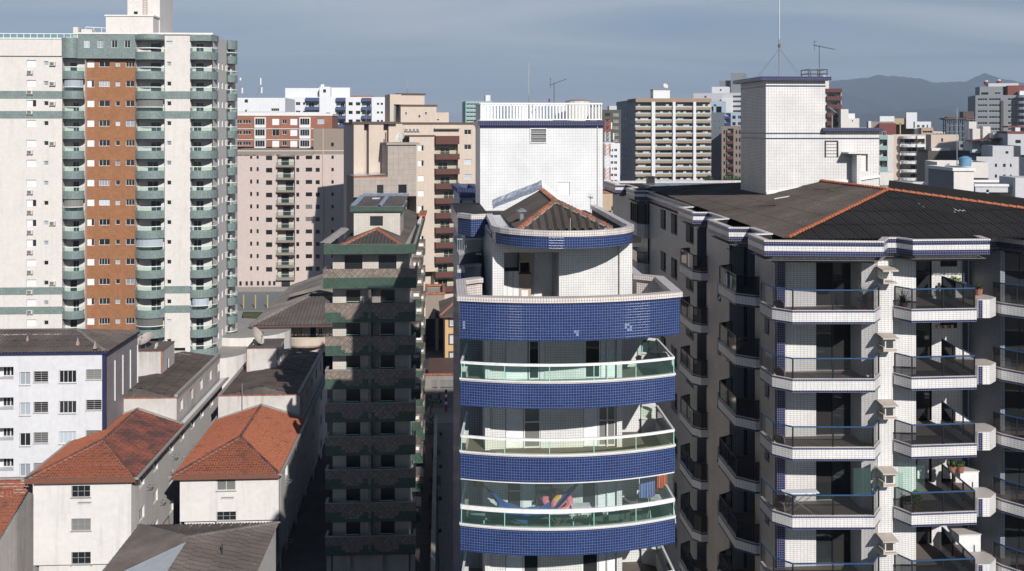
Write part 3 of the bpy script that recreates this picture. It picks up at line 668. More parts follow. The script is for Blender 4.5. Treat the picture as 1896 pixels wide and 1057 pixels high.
m.box(B.X(846, 52.2), B.X(892, 52.2), 52.18, 52.24, zr-2.02, zr-1.95); m.box(B.X(846, 52.2), B.X(892, 52.2), 52.18, 52.24, zr-1.28, zr-1.22)
B.part('grille', m, ['metal'])
B.part('wing', Mesh().prism([B.on(850, 470, zc+.55), B.on(888, 462, zc+.55), (B.on(888, 462, zc+.55)[0], 60), (B.on(850, 470, zc+.55)[0], 60)], zc-1, zc+.5, 0, 1), ['grey_tile', 'coping_tile'])
# terrace screen wall at the right
# ---- water tank box on top
YX = 61.0
bx0, bx1 = B.X(889, YX), B.X(1116, YX); zt = B.Z(1000, 237, YX); zbt = B.Z(1000, 225, YX)
B.wall((bx0, YX), (bx1, YX), ze-1, zt, [(B.X(983, YX)-bx0, B.X(1011, YX)-bx0, B.Z(1000, 263, YX), B.Z(1000, 239, YX), 'recess', .3), (B.X(1033, YX)-bx0, B.X(1055, YX)-bx0, B.Z(1040, 362, YX), B.Z(1040, 337, YX), 'shutter', .08)], 'white_tile_clean', back='black', reveal='frame_grey')
B.wall((bx1, YX), (bx1, 66), ze-1, zt, [], 'white_tile_clean'); B.wall((bx0, 66), (bx0, YX), ze-1, zt, [], 'white_tile_clean'); B.wall((bx1, 66), (bx0, 66), ze-1, zt, [], 'white_tile_clean')
lv = Mesh(); la, lb = B.X(983, YX), B.X(1011, YX); z0, z1 = B.Z(1000, 263, YX), B.Z(1000, 239, YX)
for i in range(3):
    z = z0+(z1-z0)*(i+.1)/3; lv.poly(((la, YX-.10, z), (lb, YX-.10, z), (lb, YX+.12, z+.24), (la, YX+.12, z+.24))); lv.poly(((la, YX+.12, z+.24), (lb, YX+.12, z+.24), (lb, YX-.10, z+.01), (la, YX-.10, z+.01)))
B.part('louvre', lv, ['metal']); fm = Mesh()
for (a, b, c, d) in ((la-.05, la, z0-.05, z1+.05), (lb, lb+.05, z0-.05, z1+.05), (la, lb, z0-.05, z0), (la, lb, z1, z1+.05), (la, lb, z0+(z1-z0)/3-.02, z0+(z1-z0)/3+.02), (la, lb, z0+(z1-z0)*2/3-.02, z0+(z1-z0)*2/3+.02)): fm.box(a, b, YX-.06, YX, c, d)
B.part('louvre_frame', fm, ['frame_white'])
m = Mesh().prism([(bx0-.03, YX-.04), (bx1+.03, YX-.04), (bx1+.03, 66.04), (bx0-.03, 66.04)], zt, zt+.14, 0).prism([(bx0-.12, YX-.16), (bx1+.12, YX-.16), (bx1+.12, 66.1), (bx0-.12, 66.1)], zt+.14, zbt+.04, 0, 1)
B.part('roof_slab', m, ['navy_tile', 'concrete'])
B.part('downpipe', Mesh().tube([(B.X(1106, YX), YX-.05, ze), (B.X(1106, YX), YX-.05, zt+.3)], .022, 5), ['frame_grey'])
# fence on the box
fz0, fz1 = zbt+.04, B.Z(1000, 190, YX)
F_ = Bld('rooftop_fence', 'white picket railing around the flat top of the tiled box on the blue tower', 'fence', 775, 1000, YX, z=fz0)
pk = Mesh().box(0, .085, -.02, .02, 0, fz1-fz0-.12).data('picket', ['frame_white'], (0, 0, 0))
n = 37
def fence_run(x0, y0, x1, y1, n):
    L = math.hypot(x1-x0, y1-y0); rz = atan2(y1-y0, x1-x0)
    for i in range(n): F_.put('picket', pk, x0+(x1-x0)*i/n, y0+(y1-y0)*i/n, fz0+.06, rz)
    F_.part('rail', Mesh().bar((x0, y0, fz1-.05), (x1, y1, fz1-.05), .10, .09), ['frame_white']); F_.part('rail', Mesh().bar((x0, y0, fz0+.08), (x1, y1, fz0+.08), .06, .06), ['frame_white'])
fence_run(bx0+.02, YX+.1, bx1-.05, YX+.1, n); fence_run(bx1-.05, YX+.1, bx1-.05, 65.8, 24); fence_run(bx0+.02, 65.8, bx0+.02, YX+.1, 24); fence_run(bx0+.02, 65.8, bx1-.05, 65.8, n)
# ================================================================== white tiled building at the right
R = Bld('apartment_building', 'white tiled apartment building with navy trim, dark glass balconies and black roof at the right', 'apartment building', 795, 1650, 50)
zct = CZ-4.68; SR = 2.845
corn = [(14.95, 92), (14.95, 86.2), (15.8, 86.1), (15.8, 82.4), (14.95, 81.4), (14.9, 77.8), (15.76, 77.7), (15.46, 62.46), (14.45, 62.0), (14.36, 58.1), (15.18, 58.0), (15.1, 54.3), (14.0, 53.6),
        (13.87, 49.25), (14.82, 49.1), (14.76, 46.5), (13.89, 46.3), (13.74, 43.5), (18.49, 42.8), (19.3, 44.25), (19.66, 44.2), (19.95, 43.3), (23.25, 43.3), (23.9, 46.3), (25.2, 46.3), (25.6, 44.8), (27.0, 43.9), (31.0, 43.9), (31.0, 60)]
m = Mesh().strip(corn, zct-.66, zct-.06, .22, 0, 0, bands=[(zct-.66, zct-.44, 0), (zct-.44, zct-.24, 1), (zct-.24, zct-.06, 0)], inner=2)
co = R.part('cornice', m, ['navy_tile', 'white_tile_long', 'black'])
R.part('coping', Mesh().strip(offset(corn, -.03), zct-.06, zct, .28, 0), ['coping_tile'], co)
inn = offset(corn, .40)
m = Mesh().strip(inn, zct-.95, zct-.66, .2, 0, 0, bands=[(zct-.95, zct-.82, 1), (zct-.82, zct-.66, 0)])
R.part('cornice', m, ['shaded_tile_long', 'navy_tile'])
# soffit under the overhang: solid slab following the cornice
m = Mesh()
for i in range(len(corn)-1):
    a, b = offset(corn, .1)[i], offset(corn, .1)[i+1]; c, d = offset(corn, 1.7)[i+1], offset(corn, 1.7)[i]
    m.poly(((d[0], d[1], zct-.83-.002*(i % 3)), (c[0], c[1], zct-.83-.002*(i % 3)), (b[0], b[1], zct-.83-.002*(i % 3)), (a[0], a[1], zct-.83-.002*(i % 3))))
    m.poly(((a[0], a[1], zct-.68-.002*(i % 3)), (b[0], b[1], zct-.68-.002*(i % 3)), (c[0], c[1], zct-.68-.002*(i % 3)), (d[0], d[1], zct-.68-.002*(i % 3))))
R.part('soffit', m, ['shaded_tile_long'])
zs0 = CZ-7.64                        # top of the first balcony curb
NL = 12
FX = 15.12                           # left facade line
zwt = zct-.85
def LW(y): return (FX, y)
# left facade pieces (run from far to near): wall openings as (distance from p0, ...)
def left_ops(lst):
    ops = []
    for k in range(NL):
        for (u0, u1, dz0, dz1, st) in lst: ops.append((u0, u1, zs0-k*SR+dz0, zs0-k*SR+dz1, st))
    return ops
wins = ['dark2', 'dark2', 'darkmid', 'dark3']
# long wall 62.2 -> 77
def yat(px): # local y on the left facade line seen at column px
    lo, hi = 30, 200
    for _ in range(50):
        mid = (lo+hi)/2
        if R.X(px, mid) > FX+(.43 if px < 1290 else 0): hi = mid
        else: lo = mid
    return mid
E1 = 77.0
ops = []
for k in range(NL):
    z = zs0-k*SR
    for a, b in ((1217, 1228), (1238, 1251)): ops.append((E1-yat(a), E1-yat(b), z+.70, z+2.02, wins))
    ops.append((E1-yat(1268), E1-yat(1284), z+.62, z+2.02, wins))
R.wall((FX+.73, E1), (FX+.43, 61.9), 0, zwt, ops, 'shaded_tile_long', depth=.28)
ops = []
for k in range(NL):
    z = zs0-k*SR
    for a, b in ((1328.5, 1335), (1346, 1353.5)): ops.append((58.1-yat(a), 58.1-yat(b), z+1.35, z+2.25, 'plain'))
R.wall((FX, 58.1), (FX, 53.6), 0, zwt, ops, 'shaded_tile_long', depth=.2)
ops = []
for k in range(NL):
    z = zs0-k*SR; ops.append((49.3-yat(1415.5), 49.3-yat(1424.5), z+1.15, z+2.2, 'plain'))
R.wall((FX, 49.3), (FX, 46.35), 0, zwt, ops, 'shaded_tile_long', depth=.2)
R.wall((FX+.6, 92), (FX+.6, 77.0), 0, zwt, [], 'shaded_tile_long')
# notch backs and their far sides
for (ya, yb) in ((61.9, 58.1), (53.6, 49.3)):
    fx0 = FX+(.43 if ya > 60 else 0)
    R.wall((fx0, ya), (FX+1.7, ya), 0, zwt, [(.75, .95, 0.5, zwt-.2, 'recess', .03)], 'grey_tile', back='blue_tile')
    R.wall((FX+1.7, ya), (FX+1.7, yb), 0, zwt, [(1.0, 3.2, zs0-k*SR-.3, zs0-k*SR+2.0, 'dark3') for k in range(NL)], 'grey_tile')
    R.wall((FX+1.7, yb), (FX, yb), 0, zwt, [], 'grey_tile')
# casement sashes standing open on the left facade
sash = Mesh(); 
for (a, b, c, d) in ((0, .04, 0, .8), (.46, .5, 0, .8), (.04, .46, 0, .04), (.04, .46, .76, .8)): sash.box(a, b, -.02, .02, c, d)
sash.poly(((.04, 0, .04), (.46, 0, .04), (.46, 0, .76), (.04, 0, .76)), 1)
sme = sash.data('open_sash', ['frame_dark', 'pane'])
for k in range(NL):
    z = zs0-k*SR
    for (px_, dz) in ((1346, 1.35), (1328, 1.35)):
        if (k*3+int(px_)) % 5 < 3: o = R.put('open_sash', sme, FX-.02, yat(px_)-.02, z+dz+.05, -pi/2); o.rotation_euler = (radians(-24), 0, -pi/2)
# ---- balcony kit
def balcony(R, path, zcurb, zfloor, glass, far=False, rail='blue_rail', back=None, hr=.83, fmat='floor'):
    m = Mesh(); zb = zcurb-.57
    inner = offset(path, .14)
    m.strip(path, zb, zcurb, .14, 0, 3, bands=[(zb, zb+.09, 1), (zb+.09, zcurb-.10, 0), (zcurb-.10, zcurb-.02, 1), (zcurb-.02, zcurb, 3)], inner=0)
    poly = [(p[0], p[1]) for p in inner]+(back or [])
    m.prism(poly, zb+.05, zfloor, 2, 2)
    b = R.part('balcony', m, ['white_tile_long', 'navy_tile', fmat, 'coping_tile'])
    gp = offset(path, .07)
    glazing(R, gp, zcurb, zcurb+hr, b, glass, rail, 'rail_dark', .055, .05, 1.35, .05)
    return b
zf = CZ-8.0+.12
# bay A
pA = [(14.42, 46.3), (14.42, 44.62), (15.04, 43.85), (18.45, 43.60), (19.10, 44.55)]
# bay B
pB = [(19.72, 44.65), (20.1, 43.75), (22.95, 43.80), (23.28, 47.4)]
pC = [(24.6, 45.6), (24.75, 45.1), (25.75, 43.55), (30.6, 43.4)]
p2 = [(FX-.05, 53.2), (14.30, 52.7), (14.20, 49.35), (14.93, 48.55), (FX+.5, 48.6)]
p1 = [(FX-.05, 62.0), (14.42, 61.5), (14.40, 58.4), (14.75, 57.85), (FX+.55, 57.8)]
AW = 46.2
xA0, xA1 = FX, 19.1
def xs(px, Y): return R.X(px, Y)
bA = balcony(R, pA, zs0, zf, 'glass_smoke', back=[(19.1, AW), (FX, AW)])
bB = balcony(R, pB, zs0, zf, 'glass_smoke_dark', back=[(23.0, 48.4), (19.7, 48.4)])
bC = balcony(R, pC, zs0, zf, 'glass_smoke_dark', back=[(30.6, 47.5), (24.6, 47.5)])
b2 = balcony(R, p2, CZ-(553-HOR)/FPX*48.6, CZ-(553-HOR)/FPX*48.6-.2, 'glass_smoke_dark', rail='rail_dark', back=[(FX+1.7, 49), (FX+1.7, 53.2)])
b1 = balcony(R, p1, CZ-(507-HOR)/FPX*57.9, CZ-(507-HOR)/FPX*57.9-.2, 'glass_smoke_dark', rail='rail_dark', back=[(FX+1.7, 58.2), (FX+1.7, 61.5)])
for k in range(1, NL-1):
    for b in (bA, bB, bC, b2, b1): copy_part(b, -k*SR)
# ---- oriel bay near the far corner and simple balconies under it
zo = R.Z(1190, 416, 77); po = [(15.8, 81.0), (15.08, 80.2), (15.08, 77.9), (15.5, 77.1), (16.3, 77.1)]
for k in range(NL-1):
    z = R.Z(1195, 415, 77.3)-k*SR
    m = Mesh().strip(po, z-1.0, z, .15, 0, 0, inner=0); m.prism(offset(po, .1), z-.98, z-.8, 0)
    b = R.part('oriel', m, ['shaded_tile_long'])
    if k == 0:
        g = Mesh().strip(offset(po, .05), z, z+1.45, .05, 0); R.part('glazing', g, ['pane'], b)
        f = Mesh().strip(po, z+1.40, z+1.52, .12, 0).strip(po, z, z+.06, .12, 0)
        for p in ((15.08, 79.3), (15.08, 78.6), (15.08, 77.9), (15.5, 77.1), (15.08, 80.2)): f.box(p[0]-.03, p[0]+.05, p[1]-.04, p[1]+.04, z+.06, z+1.4)
        R.part('window_frame', f, ['frame_dark'], b)
    else: glazing(R, offset(po, .05), z, z+.8, b, 'glass_smoke', 'rail_dark', 'rail_dark', .05, .05, 1.6)
# ---- front walls of bay A
wA = xs(1578, AW)
dA0, dA1 = xs(1511, AW), xs(1577, AW)
for k in range(NL):
    z0 = zf-k*SR-.05; z1 = z0+SR if k else zwt
    sty = 'recess'
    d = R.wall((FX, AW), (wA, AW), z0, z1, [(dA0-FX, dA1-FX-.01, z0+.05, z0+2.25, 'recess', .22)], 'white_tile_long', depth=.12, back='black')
    zt = z0+2.25
    dm = Mesh(); dm.box(dA0, dA1, AW+.10, AW+.16, zt-.06, zt).box(dA0, dA0+.05, AW+.10, AW+.16, z0+.05, zt-.06).box((dA0+dA1)/2-.03, (dA0+dA1)/2+.03, AW+.10, AW+.16, z0+.05, zt-.06).box(dA1-.05, dA1, AW+.10, AW+.16, z0+.05, zt-.06).box((dA0+dA1)/2+.03, dA1-.05, AW+.10, AW+.14, z0+1.15, z0+1.20)
    do = R.part('sliding_door', dm, ['frame_dark']); 
    g = Mesh(); g.poly((((dA0+dA1)/2+.03, AW+.13, z0+.06), (dA1-.05, AW+.13, z0+.06), (dA1-.05, AW+.13, zt-.06), ((dA0+dA1)/2+.03, AW+.13, zt-.06))); g.poly(((dA0+.05, AW+.16, z0+.06), ((dA0+dA1)/2-.03, AW+.16, z0+.06), ((dA0+dA1)/2-.03, AW+.16, zt-.06), (dA0+.05, AW+.16, zt-.06)), 1)
    R.part('pane', g, ['pane', 'black'] if k % 3 != 1 else ['black', 'pane'], do)
    R.wall((wA, AW), (wA, 45.2), z0, z1, [], 'white_tile_long'); R.wall((wA, 45.2), (19.05, 44.74), z0, z1, [], 'white_tile_long')
    R.part('column', Mesh().box(FX-.03, xs(1453, AW-.15), AW-.22, AW, z0, z1), ['navy_tile'])
M['hood'] = plaster('stained concrete hood', (.52, .45, .39), .3)
# pillar between the bays with boxed air conditioners
R.wall((19.05, 44.72), (19.72, 44.72), 0, zct-.66, [], 'white_tile_long', 'pillar')
R.wall((19.72, 45.05), (R.X(1696, 45.3), 45.3), 0, zwt, [], 'white_tile_long'); R.wall((19.72, 44.72), (19.72, 45.05), 0, zwt, [], 'white_tile_long', 'pillar'); R.wall((R.X(1696, 45.3), 45.3), (R.X(1696, 45.3), 48.25), 0, zwt, [], 'white_tile_long'); R.wall((19.05, 46.2), (19.05, 44.72), 0, zwt, [], 'white_tile_long', 'pillar')
for k in range(NL-1):
    z = R.Z(1640, 497, 44.3)-k*SR
    m = Mesh().box(19.02, 19.62, 44.05, 44.72, z-.62, z-.55).box(19.02, 19.08, 44.05, 44.72, z-.55, z-.42)
    m.poly(((18.98, 44.72, z+.06), (18.98, 44.0, z-.04), (19.66, 44.0, z-.04), (19.66, 44.72, z+.06)), 0); m.poly(((18.98, 44.0, z-.04), (18.98, 44.0, z-.10), (19.66, 44.0, z-.10), (19.66, 44.0, z-.04)), 0)
    m.poly(((19.66, 44.72, z+.0), (19.66, 44.0, z-.10), (18.98, 44.0, z-.10), (18.98, 44.72, z+.0)), 0); m.poly(((18.98, 44.72, z+.06), (18.98, 44.72, z), (18.98, 44.0, z-.1), (18.98, 44.0, z-.04)), 0)
    hb = R.part('hood', m, ['hood'])
    if k in (1, 2, 3, 4, 6, 8): a = Mesh().box(19.15, 19.6, 44.2, 44.70, z-.55, z-.15).box(19.2, 19.5, 44.19, 44.2, z-.5, z-.2, 1); R.part('air_conditioner', a, ['ac', 'dark_metal'], hb)
# ---- bay B walls
BW = 48.25
xB0, xB1 = xs(1650, BW), 26.2
for k in range(NL):
    z0 = zf-k*SR-.05; z1 = z0+SR if k else zwt
    o = [(xs(1696, BW)-19.72, xs(1725, BW)-19.72, z0+.05, z0+2.3, 'recess', .15), (xs(1741, BW)-19.72, xs(1772, BW)-19.72, z0+1.45, z0+2.3, 'recess', .25), (xs(1798, BW)-19.72, xs(1830, BW)-19.72, z0+1.45, z0+2.3, 'recess', .25)]
    R.wall((19.72, BW), (xB1, BW), z0, z1, o, 'white_tile_long', back='black', reveal='black')
    R.part('door', Mesh().box(xs(1698, BW), xs(1723, BW), BW+.08, BW+.12, z0+.06, z0+2.28).box(xs(1700, BW), xs(1721, BW), BW+.07, BW+.08, z0+.2, z0+1.1, 1).box(xs(1700, BW), xs(1721, BW), BW+.07, BW+.08, z0+1.2, z0+2.2, 1), ['door_dark', 'pane' if k != 3 else 'frame_white'])
    for (a, b) in ((1741, 1772), (1798, 1830)):
        xa, xb = xs(a, BW), xs(b, BW); f = Mesh()
        for q in (xa, (xa+xb)/2, xb-.04): f.box(q, q+.04, BW+.05, BW+.09, z0+1.45, z0+2.3)
        f.box(xa, xb, BW+.05, BW+.09, z0+1.45, z0+1.49); w = R.part('window', f, ['frame_dark']); g = Mesh(); g.poly(((xa, BW+.07, z0+1.45), (xb, BW+.07, z0+1.45), (xb, BW+.07, z0+2.3), (xa, BW+.07, z0+2.3))); R.part('pane', g, ['pane'], w)
    R.part('column', Mesh().box(xs(1784, BW-.1), xs(1791.5, BW-.1), BW-.13, BW, z0, z1), ['navy_tile'])
    # planter box between bays B and C
    if k < NL-1:
        zt = zs0-k*SR+.20; zb_ = zt-.80
        pts = [(23.32, 45.1), (23.50, 44.75), (24.05, 44.75), (24.6, 45.3), (24.6, 46.1), (23.32, 46.1)]
        R.part('planter', Mesh().prism(pts, zb_, zt, 0, 1).box(23.52, 23.70, 44.735, 44.749, zb_, zt-.03, 2), ['white_tile_long', 'coping_tile', 'navy_tile'])
# ---- bay C: glazed wall behind the balcony
for k in range(NL):
    z0 = zf-k*SR-.05; z1 = z0+SR if k else zwt
    R.wall((24.9, 48.2), (25.4, 46.4), z0, z1, [], 'grey_tile', 'wall'); w = R.wall((25.4, 46.4), (31, 45.6), z0, z1, [(.2, 2.3, z0+.05, z0+2.3, 'dark3'), (2.4, 4.6, z0+.05, z0+2.3, 'dark3')], 'grey_tile')
# core block keeps daylight out
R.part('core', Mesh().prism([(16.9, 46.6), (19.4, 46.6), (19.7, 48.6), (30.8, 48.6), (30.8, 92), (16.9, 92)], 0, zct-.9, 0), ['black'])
# ---- roofs
A = R.on(1643, 352, CZ-3.1); Az = CZ-3.1
eL = (15.3, 44.6, CZ-4.78)
kf = (Az-(CZ-4.78))/(A[1]-44.4)
def on_front(px, py):   # where a column/row hits the front roof plane
    r = R.ray(px, py); k = ((CZ-4.78)-44.4*kf-CZ)/(r[2]-kf*r[1]); return (r[0]*k, r[1]*k, CZ+r[2]*k)
Bp = on_front(1896, 387); t = 2.6; Bq = tuple(A3+(B3-A3)*t for A3, B3 in zip((A[0], A[1], Az), Bp))
Ap = (A[0], A[1], Az); fl = (14.3, 44.4, CZ-4.78)
M['solar'] = paint('dusty solar collector', (.16, .19, .23), .2)
M['roof_black'] = fibre('soot black roof sheeting', (.034, .032, .031), (.09, .086, .08), .35)
M['roof_brown'] = fibre('brown grey roof sheeting', (.115, .092, .080), (.32, .28, .24), .6)
Bq = tuple(Ap[i]+(Bp[i]-Ap[i])*1.9 for i in range(3)); fr_ = (Bq[0], 44.4, CZ-4.78)
m = corrugated((0, -1, -kf), [(15.05, 44.5, CZ-4.78), fr_, Bq, Ap], .19, .035, rows=1.8, rstep=.02, nper=4); R.part('roof_sheet', m, ['roof_black'])
C0 = R.on(1553, 340, Az); Cq = (C0[0]-.25, 90, Az+.0)
kl = .235
m = corrugated((-1, 0, -.24), [(15.05, 44.5, CZ-4.78), Ap, (Ap[0]-.1, 61.5, Az), (15.95, 79, CZ-4.70)], .19, .028, rows=1.5, rstep=.02, nper=3); R.part('roof_sheet', m, ['roof_brown'])
R.part('roof_flat', Mesh().prism(offset(corn, .3)[:-1]+[(30.7, 91.5), (15.3, 91.5)], CZ-5.3, CZ-5.05, 0), ['black']); R.part('roof_flat', Mesh().box(16.2, 30.6, 79.2, 91.4, CZ-5.05, CZ-4.86), ['black'])
m = Mesh(); m.poly(((Ap[0]-.1, 61.5, Az), (Bq[0], 79, CZ-4.8), (15.95, 79, CZ-4.70))); m.poly((Ap, Bq, (Bq[0], 79, CZ-4.8), (Ap[0]-.1, 61.5, Az))); R.part('roof_sheet', m, ['roof_black'])
ridge_line(R, (15.1, 44.55, CZ-4.72), Ap, 36, .088, 'ridge', bed=False); ridge_line(R, Ap, Bq, 34, .088, 'ridge', bed=False); ridge_line(R, Ap, (Ap[0]-.25, 62, Az), 40, .088, 'ridge', bed=False)
# rear parapet seen black beyond the ridge
q0 = R.on(1674, 350, CZ-2.75); q1 = R.on(1896, 383, CZ-3.35)
d = (q1[0]-q0[0], q1[1]-q0[1])
m = Mesh(); 
pq = [(q0[0], q0[1]+2.4), (q0[0]+d[0]*2, q0[1]+2.4+d[1]*2)]
z0_, z1_ = CZ-2.92, CZ-3.40-.6
R.part('rear_parapet', Mesh().bar((Ap[0]+1.0, Ap[1]+2.2, CZ-3.18), (Bq[0]+1.2, Bq[1]+2.2, Bq[2]-.08), .25, .9), ['black'])
# skylight patch and patch strips
M['roof_strip'] = fibre('paler sealing strip', (.19, .165, .15), (.30, .27, .24), .4)
def on_left(px, py, h=.06):
    r = R.ray(px, py); k_ = (Az-(CZ-4.78))/(Ap[0]-15.05); t_ = ((CZ-4.78+h)-15.05*k_-CZ)/(r[2]-k_*r[0]); return (r[0]*t_, r[1]*t_, CZ+r[2]*t_)
q1, q2 = on_left(1436, 367.5), on_left(1460, 363.5); R.part('skylight', Mesh().bar(q1, q2, .55, .05), ['frame_white'])
for (a_, b_, w_) in (((1250, 369), (1306, 362), .10), ((1300, 378), (1430, 372), .06), ((1342, 389), (1405, 381), .5), ((1405, 381), (1440, 380), .3), ((1240, 356), (1380, 353), .08), ((1480, 352), (1540, 350), .12)):
    R.part('sealing_strip', Mesh().bar(on_left(*a_, .045), on_left(*b_, .045), w_, .02), ['roof_strip'])
# solar heating panels and chimney at the rear
for i in range(9):
    x0 = 16.5+i*1.45
    R.part('solar_panel', Mesh().bar((x0, 81.6, CZ-4.45), (x0+1.38, 81.6, CZ-4.45), 2.8, .08), ['solar'])
R.part('chimney', Mesh().box(R.X(1203, 82.5), R.X(1216, 82.5), 83.2, 83.9, CZ-5, CZ-4.0).box(R.X(1202, 82.5), R.X(1217, 82.5), 83.1, 84.0, CZ-4.0, CZ-3.9), ['door_dark'])
R.part('parapet', Mesh().box(15.0, 31, 91.7, 92.0, CZ-5.5, CZ-4.68), ['coping_tile'])
# ---- tiled tank box on the roof
BY = 59.4; bx = R.X(1418, BY)
zB = R.Z(1418, 358, BY); zT = R.Z(1450, 149, BY); zm = R.Z(1580, 249, BY)
bx2, bx3 = R.X(1528, BY), R.X(1628, BY); dep = 4.9
def band(x0, x1, y0, y1, z): R.part('tile_stripe', Mesh().prism([(x0-.012, y0-.012), (x1+.012, y0-.012), (x1+.012, y1), (x0-.012, y1)], z-.04, z+.04, 0), ['navy_tile'])
zl = R.Z(1440, 247, BY)
R.wall((bx, BY), (bx2, BY), zB-1.5, zT, [], 'white_tile_long'); R.wall((bx, BY+dep), (bx, BY), zB-1.5, zT, [], 'shaded_tile_long')
lx0, lx1 = R.X(1527, BY), R.X(1551, BY); dxa, dxb = R.X(1583, BY-.02), R.X(1606, BY-.02)
zlv0, zlv1 = R.Z(1540, 291, BY), R.Z(1540, 262, BY)
R.wall((bx2, BY), (bx3, BY), zB-1.0, zl+.12, [(lx0-bx2+.02, lx1-bx2, zlv0, zlv1, 'recess', .25), (R.X(1587, BY)-bx2, R.X(1607, BY)-bx2, R.Z(1590, 317, BY), R.Z(1590, 285, BY), 'recess', .18)], 'white_tile_long', back='stone_white')
R.wall((bx3, BY), (bx3, BY+dep), zB-1, zl+.12, [], 'white_tile_long'); R.wall((bx2, BY), (bx2, BY+dep), zl, zT, [], 'white_tile_long'); R.wall((bx2, BY+dep), (bx, BY+dep), zB, zT, [], 'white_tile_long'); R.wall((bx3, BY+dep), (bx2, BY+dep), zB-1, zl+.12, [], 'white_tile_long')
R.part('roof_slab', Mesh().prism([(bx-.35, BY-.35), (bx2+.22, BY-.35), (bx2+.22, BY+dep+.5), (bx-.35, BY+dep+.5)], zT, zT+.22, 0, 1), ['navy_tile', 'concrete'])
R.part('roof_slab', Mesh().prism([(bx2-.2, BY-.35), (bx3+.1, BY-.35), (bx3+.1, BY+dep+.2), (bx2+.02, BY+dep+.2), (bx2+.02, BY-.001), (bx2-.2, BY-.001)], zl+.12, zl+.32, 0, 1), ['navy_tile', 'concrete'])
band(bx, bx2, BY, BY+dep, zT-.30); band(bx, bx2, BY, BY+dep, zl); band(bx, bx3, BY, BY+dep-.02, zl-.28)
lv = Mesh()
for i in range(5):
    z = zlv0+(zlv1-zlv0)*(i+.05)/5; lv.poly(((lx0+.05, BY-.02, z), (lx1-.04, BY-.02, z), (lx1-.04, BY+.14, z+.15), (lx0+.05, BY+.14, z+.15))); lv.poly(((lx0+.05, BY+.14, z+.15), (lx1-.04, BY+.14, z+.15), (lx1-.04, BY-.02, z+.012), (lx0+.05, BY-.02, z+.012)))
R.part('louvre', lv, ['metal']); f = Mesh().box(lx0, lx0+.06, BY-.05, BY, zlv0, zlv1).box(lx1-.05, lx1+.02, BY-.05, BY, zlv0, zlv1).box(lx0, lx1, BY-.05, BY, zlv1, zlv1+.06); R.part('louvre_frame', f, ['door_dark'])
hx0, hx1 = R.X(1568, BY), R.X(1590, BY)
zh = R.Z(1575, 281, BY)
m = Mesh().box(hx0-.3, hx1-.1, BY-1.0, BY, zh-.09, zh).box(hx1-.45, hx1-.2, BY-.85, BY-.05, zB-.3, zh-.09); R.part('porch', m, ['white_tile_long'])
R.part('flashing', Mesh().bar((bx, BY-.06, zB+.02), (bx3, BY-.06, zB+.95), .12, .14), ['frame_white'])
# ================================================================== cream and green high-rise, left
def side_ops(lst, zs): return [(a, b, z+c, z+d, st) for z in zs for (a, b, c, d, st) in lst]
M['cream'] = plaster('cream render', (.72, .68, .635), .14)
M['cream_side'] = M['cream']
M['orange'] = tile('burnt orange small tile', (.36, .155, .065), (.24, .11, .055), .30, .30, .10, .012, .6, .18)
M['sage'] = tile('sage green mosaic', (.235, .30, .285), (.17, .22, .21), .22, .22, .16, .02, .45, .10)
C = Bld('apartment_tower', 'tall cream apartment tower with sage green balconies and burnt orange strip, far left', 'apartment building', 830, 200, 155)
Y = 155.0; SH = 36.07*Y/2000
def cx(p, y=Y): return C.X(p, y)
def cz(py, px=200): return C.Z(px, py, Y)
zk = [cz(118.3)-k*SH for k in range(17)]
top = cz(60); topl = cz(71)
wl = -70
def px_ops(base, lst, rows=range(16)):
    o = []
    for k in rows:
        if k >= len(zk): continue
        for (a, b, dy0, dy1, st) in lst: o.append((cx(a)-base, cx(b)-base, zk[k]-dy1*Y/2000, zk[k]-dy0*Y/2000, st))
    return [q for q in o if q[2] > .3]
x = cx(wl)
C.wall((x, Y), (cx(115), Y), 0, topl-.3, px_ops(x, [(49, 67, -6.5, 6, ['shutter', 'shutter', 'half', 'half', 'shutter']), (81, 89.5, -4.5, 3.5, ['small', 'small', 'smallw']), (-20, -2, -6.5, 6, 'shutter')]), 'cream', depth=.18)
C.part('parapet', Mesh().box(x, cx(115.2), Y-.25, Y, cz(104), cz(73)), ['cream']); C.part('coping', Mesh().box(x, cx(115.4), Y-.35, Y+.3, cz(73), cz(70.5)), ['stone_white'])
# green string courses
for (a, b) in ((168.5, 182.5), (205.5, 219), (530.5, 544), (566.5, 580)):
    C.part('string_course', Mesh().box(x, cx(115), Y-.06, Y-.001, cz(b), cz(a)), ['sage']); C.part('string_course', Mesh().box(cx(305), cx(352.6), Y-.06, Y-.001, cz(b), cz(a)), ['sage'])
# orange strip
x = cx(157); YO = Y+.7
C.wall((x, YO), (cx(250.5), YO), 0, cz(109), px_ops(x, [(158, 171.5, -6.5, 6, ['shutter', 'shutter', 'half', 'shutter']), (180, 200.5, -6, 5, ['slide3', 'slide4', 'curt4', 'slide3', 'slide']), (211, 219.5, -4.5, 4, ['small', 'smallw', 'smallw']), (230, 246.5, -6, 5, ['slide', 'slide', 'curt', 'slide3'])]), 'orange', depth=.15)
# top green storey
zg = (cz(108), top-.25)
C.wall((cx(145), Y-.15), (cx(251), Y-.15), zg[0], zg[1], [(cx(a)-cx(145), cx(b)-cx(145), cz(88.5), cz(74.5), s) for a, b, s in ((156, 166.5, 'curt'), (181, 191.5, 'curt'), (207, 218, 'slide'), (231, 242, 'slide'))], 'sage', depth=.12)
C.part('soffit', Mesh().box(cx(145), cx(251), Y-.14, YO, zg[0]-.02, zg[0]+.1), ['sage'])
C.part('coping', Mesh().box(cx(145), cx(395), Y-.25, Y+.3, top-.25, top), ['stone_white'])
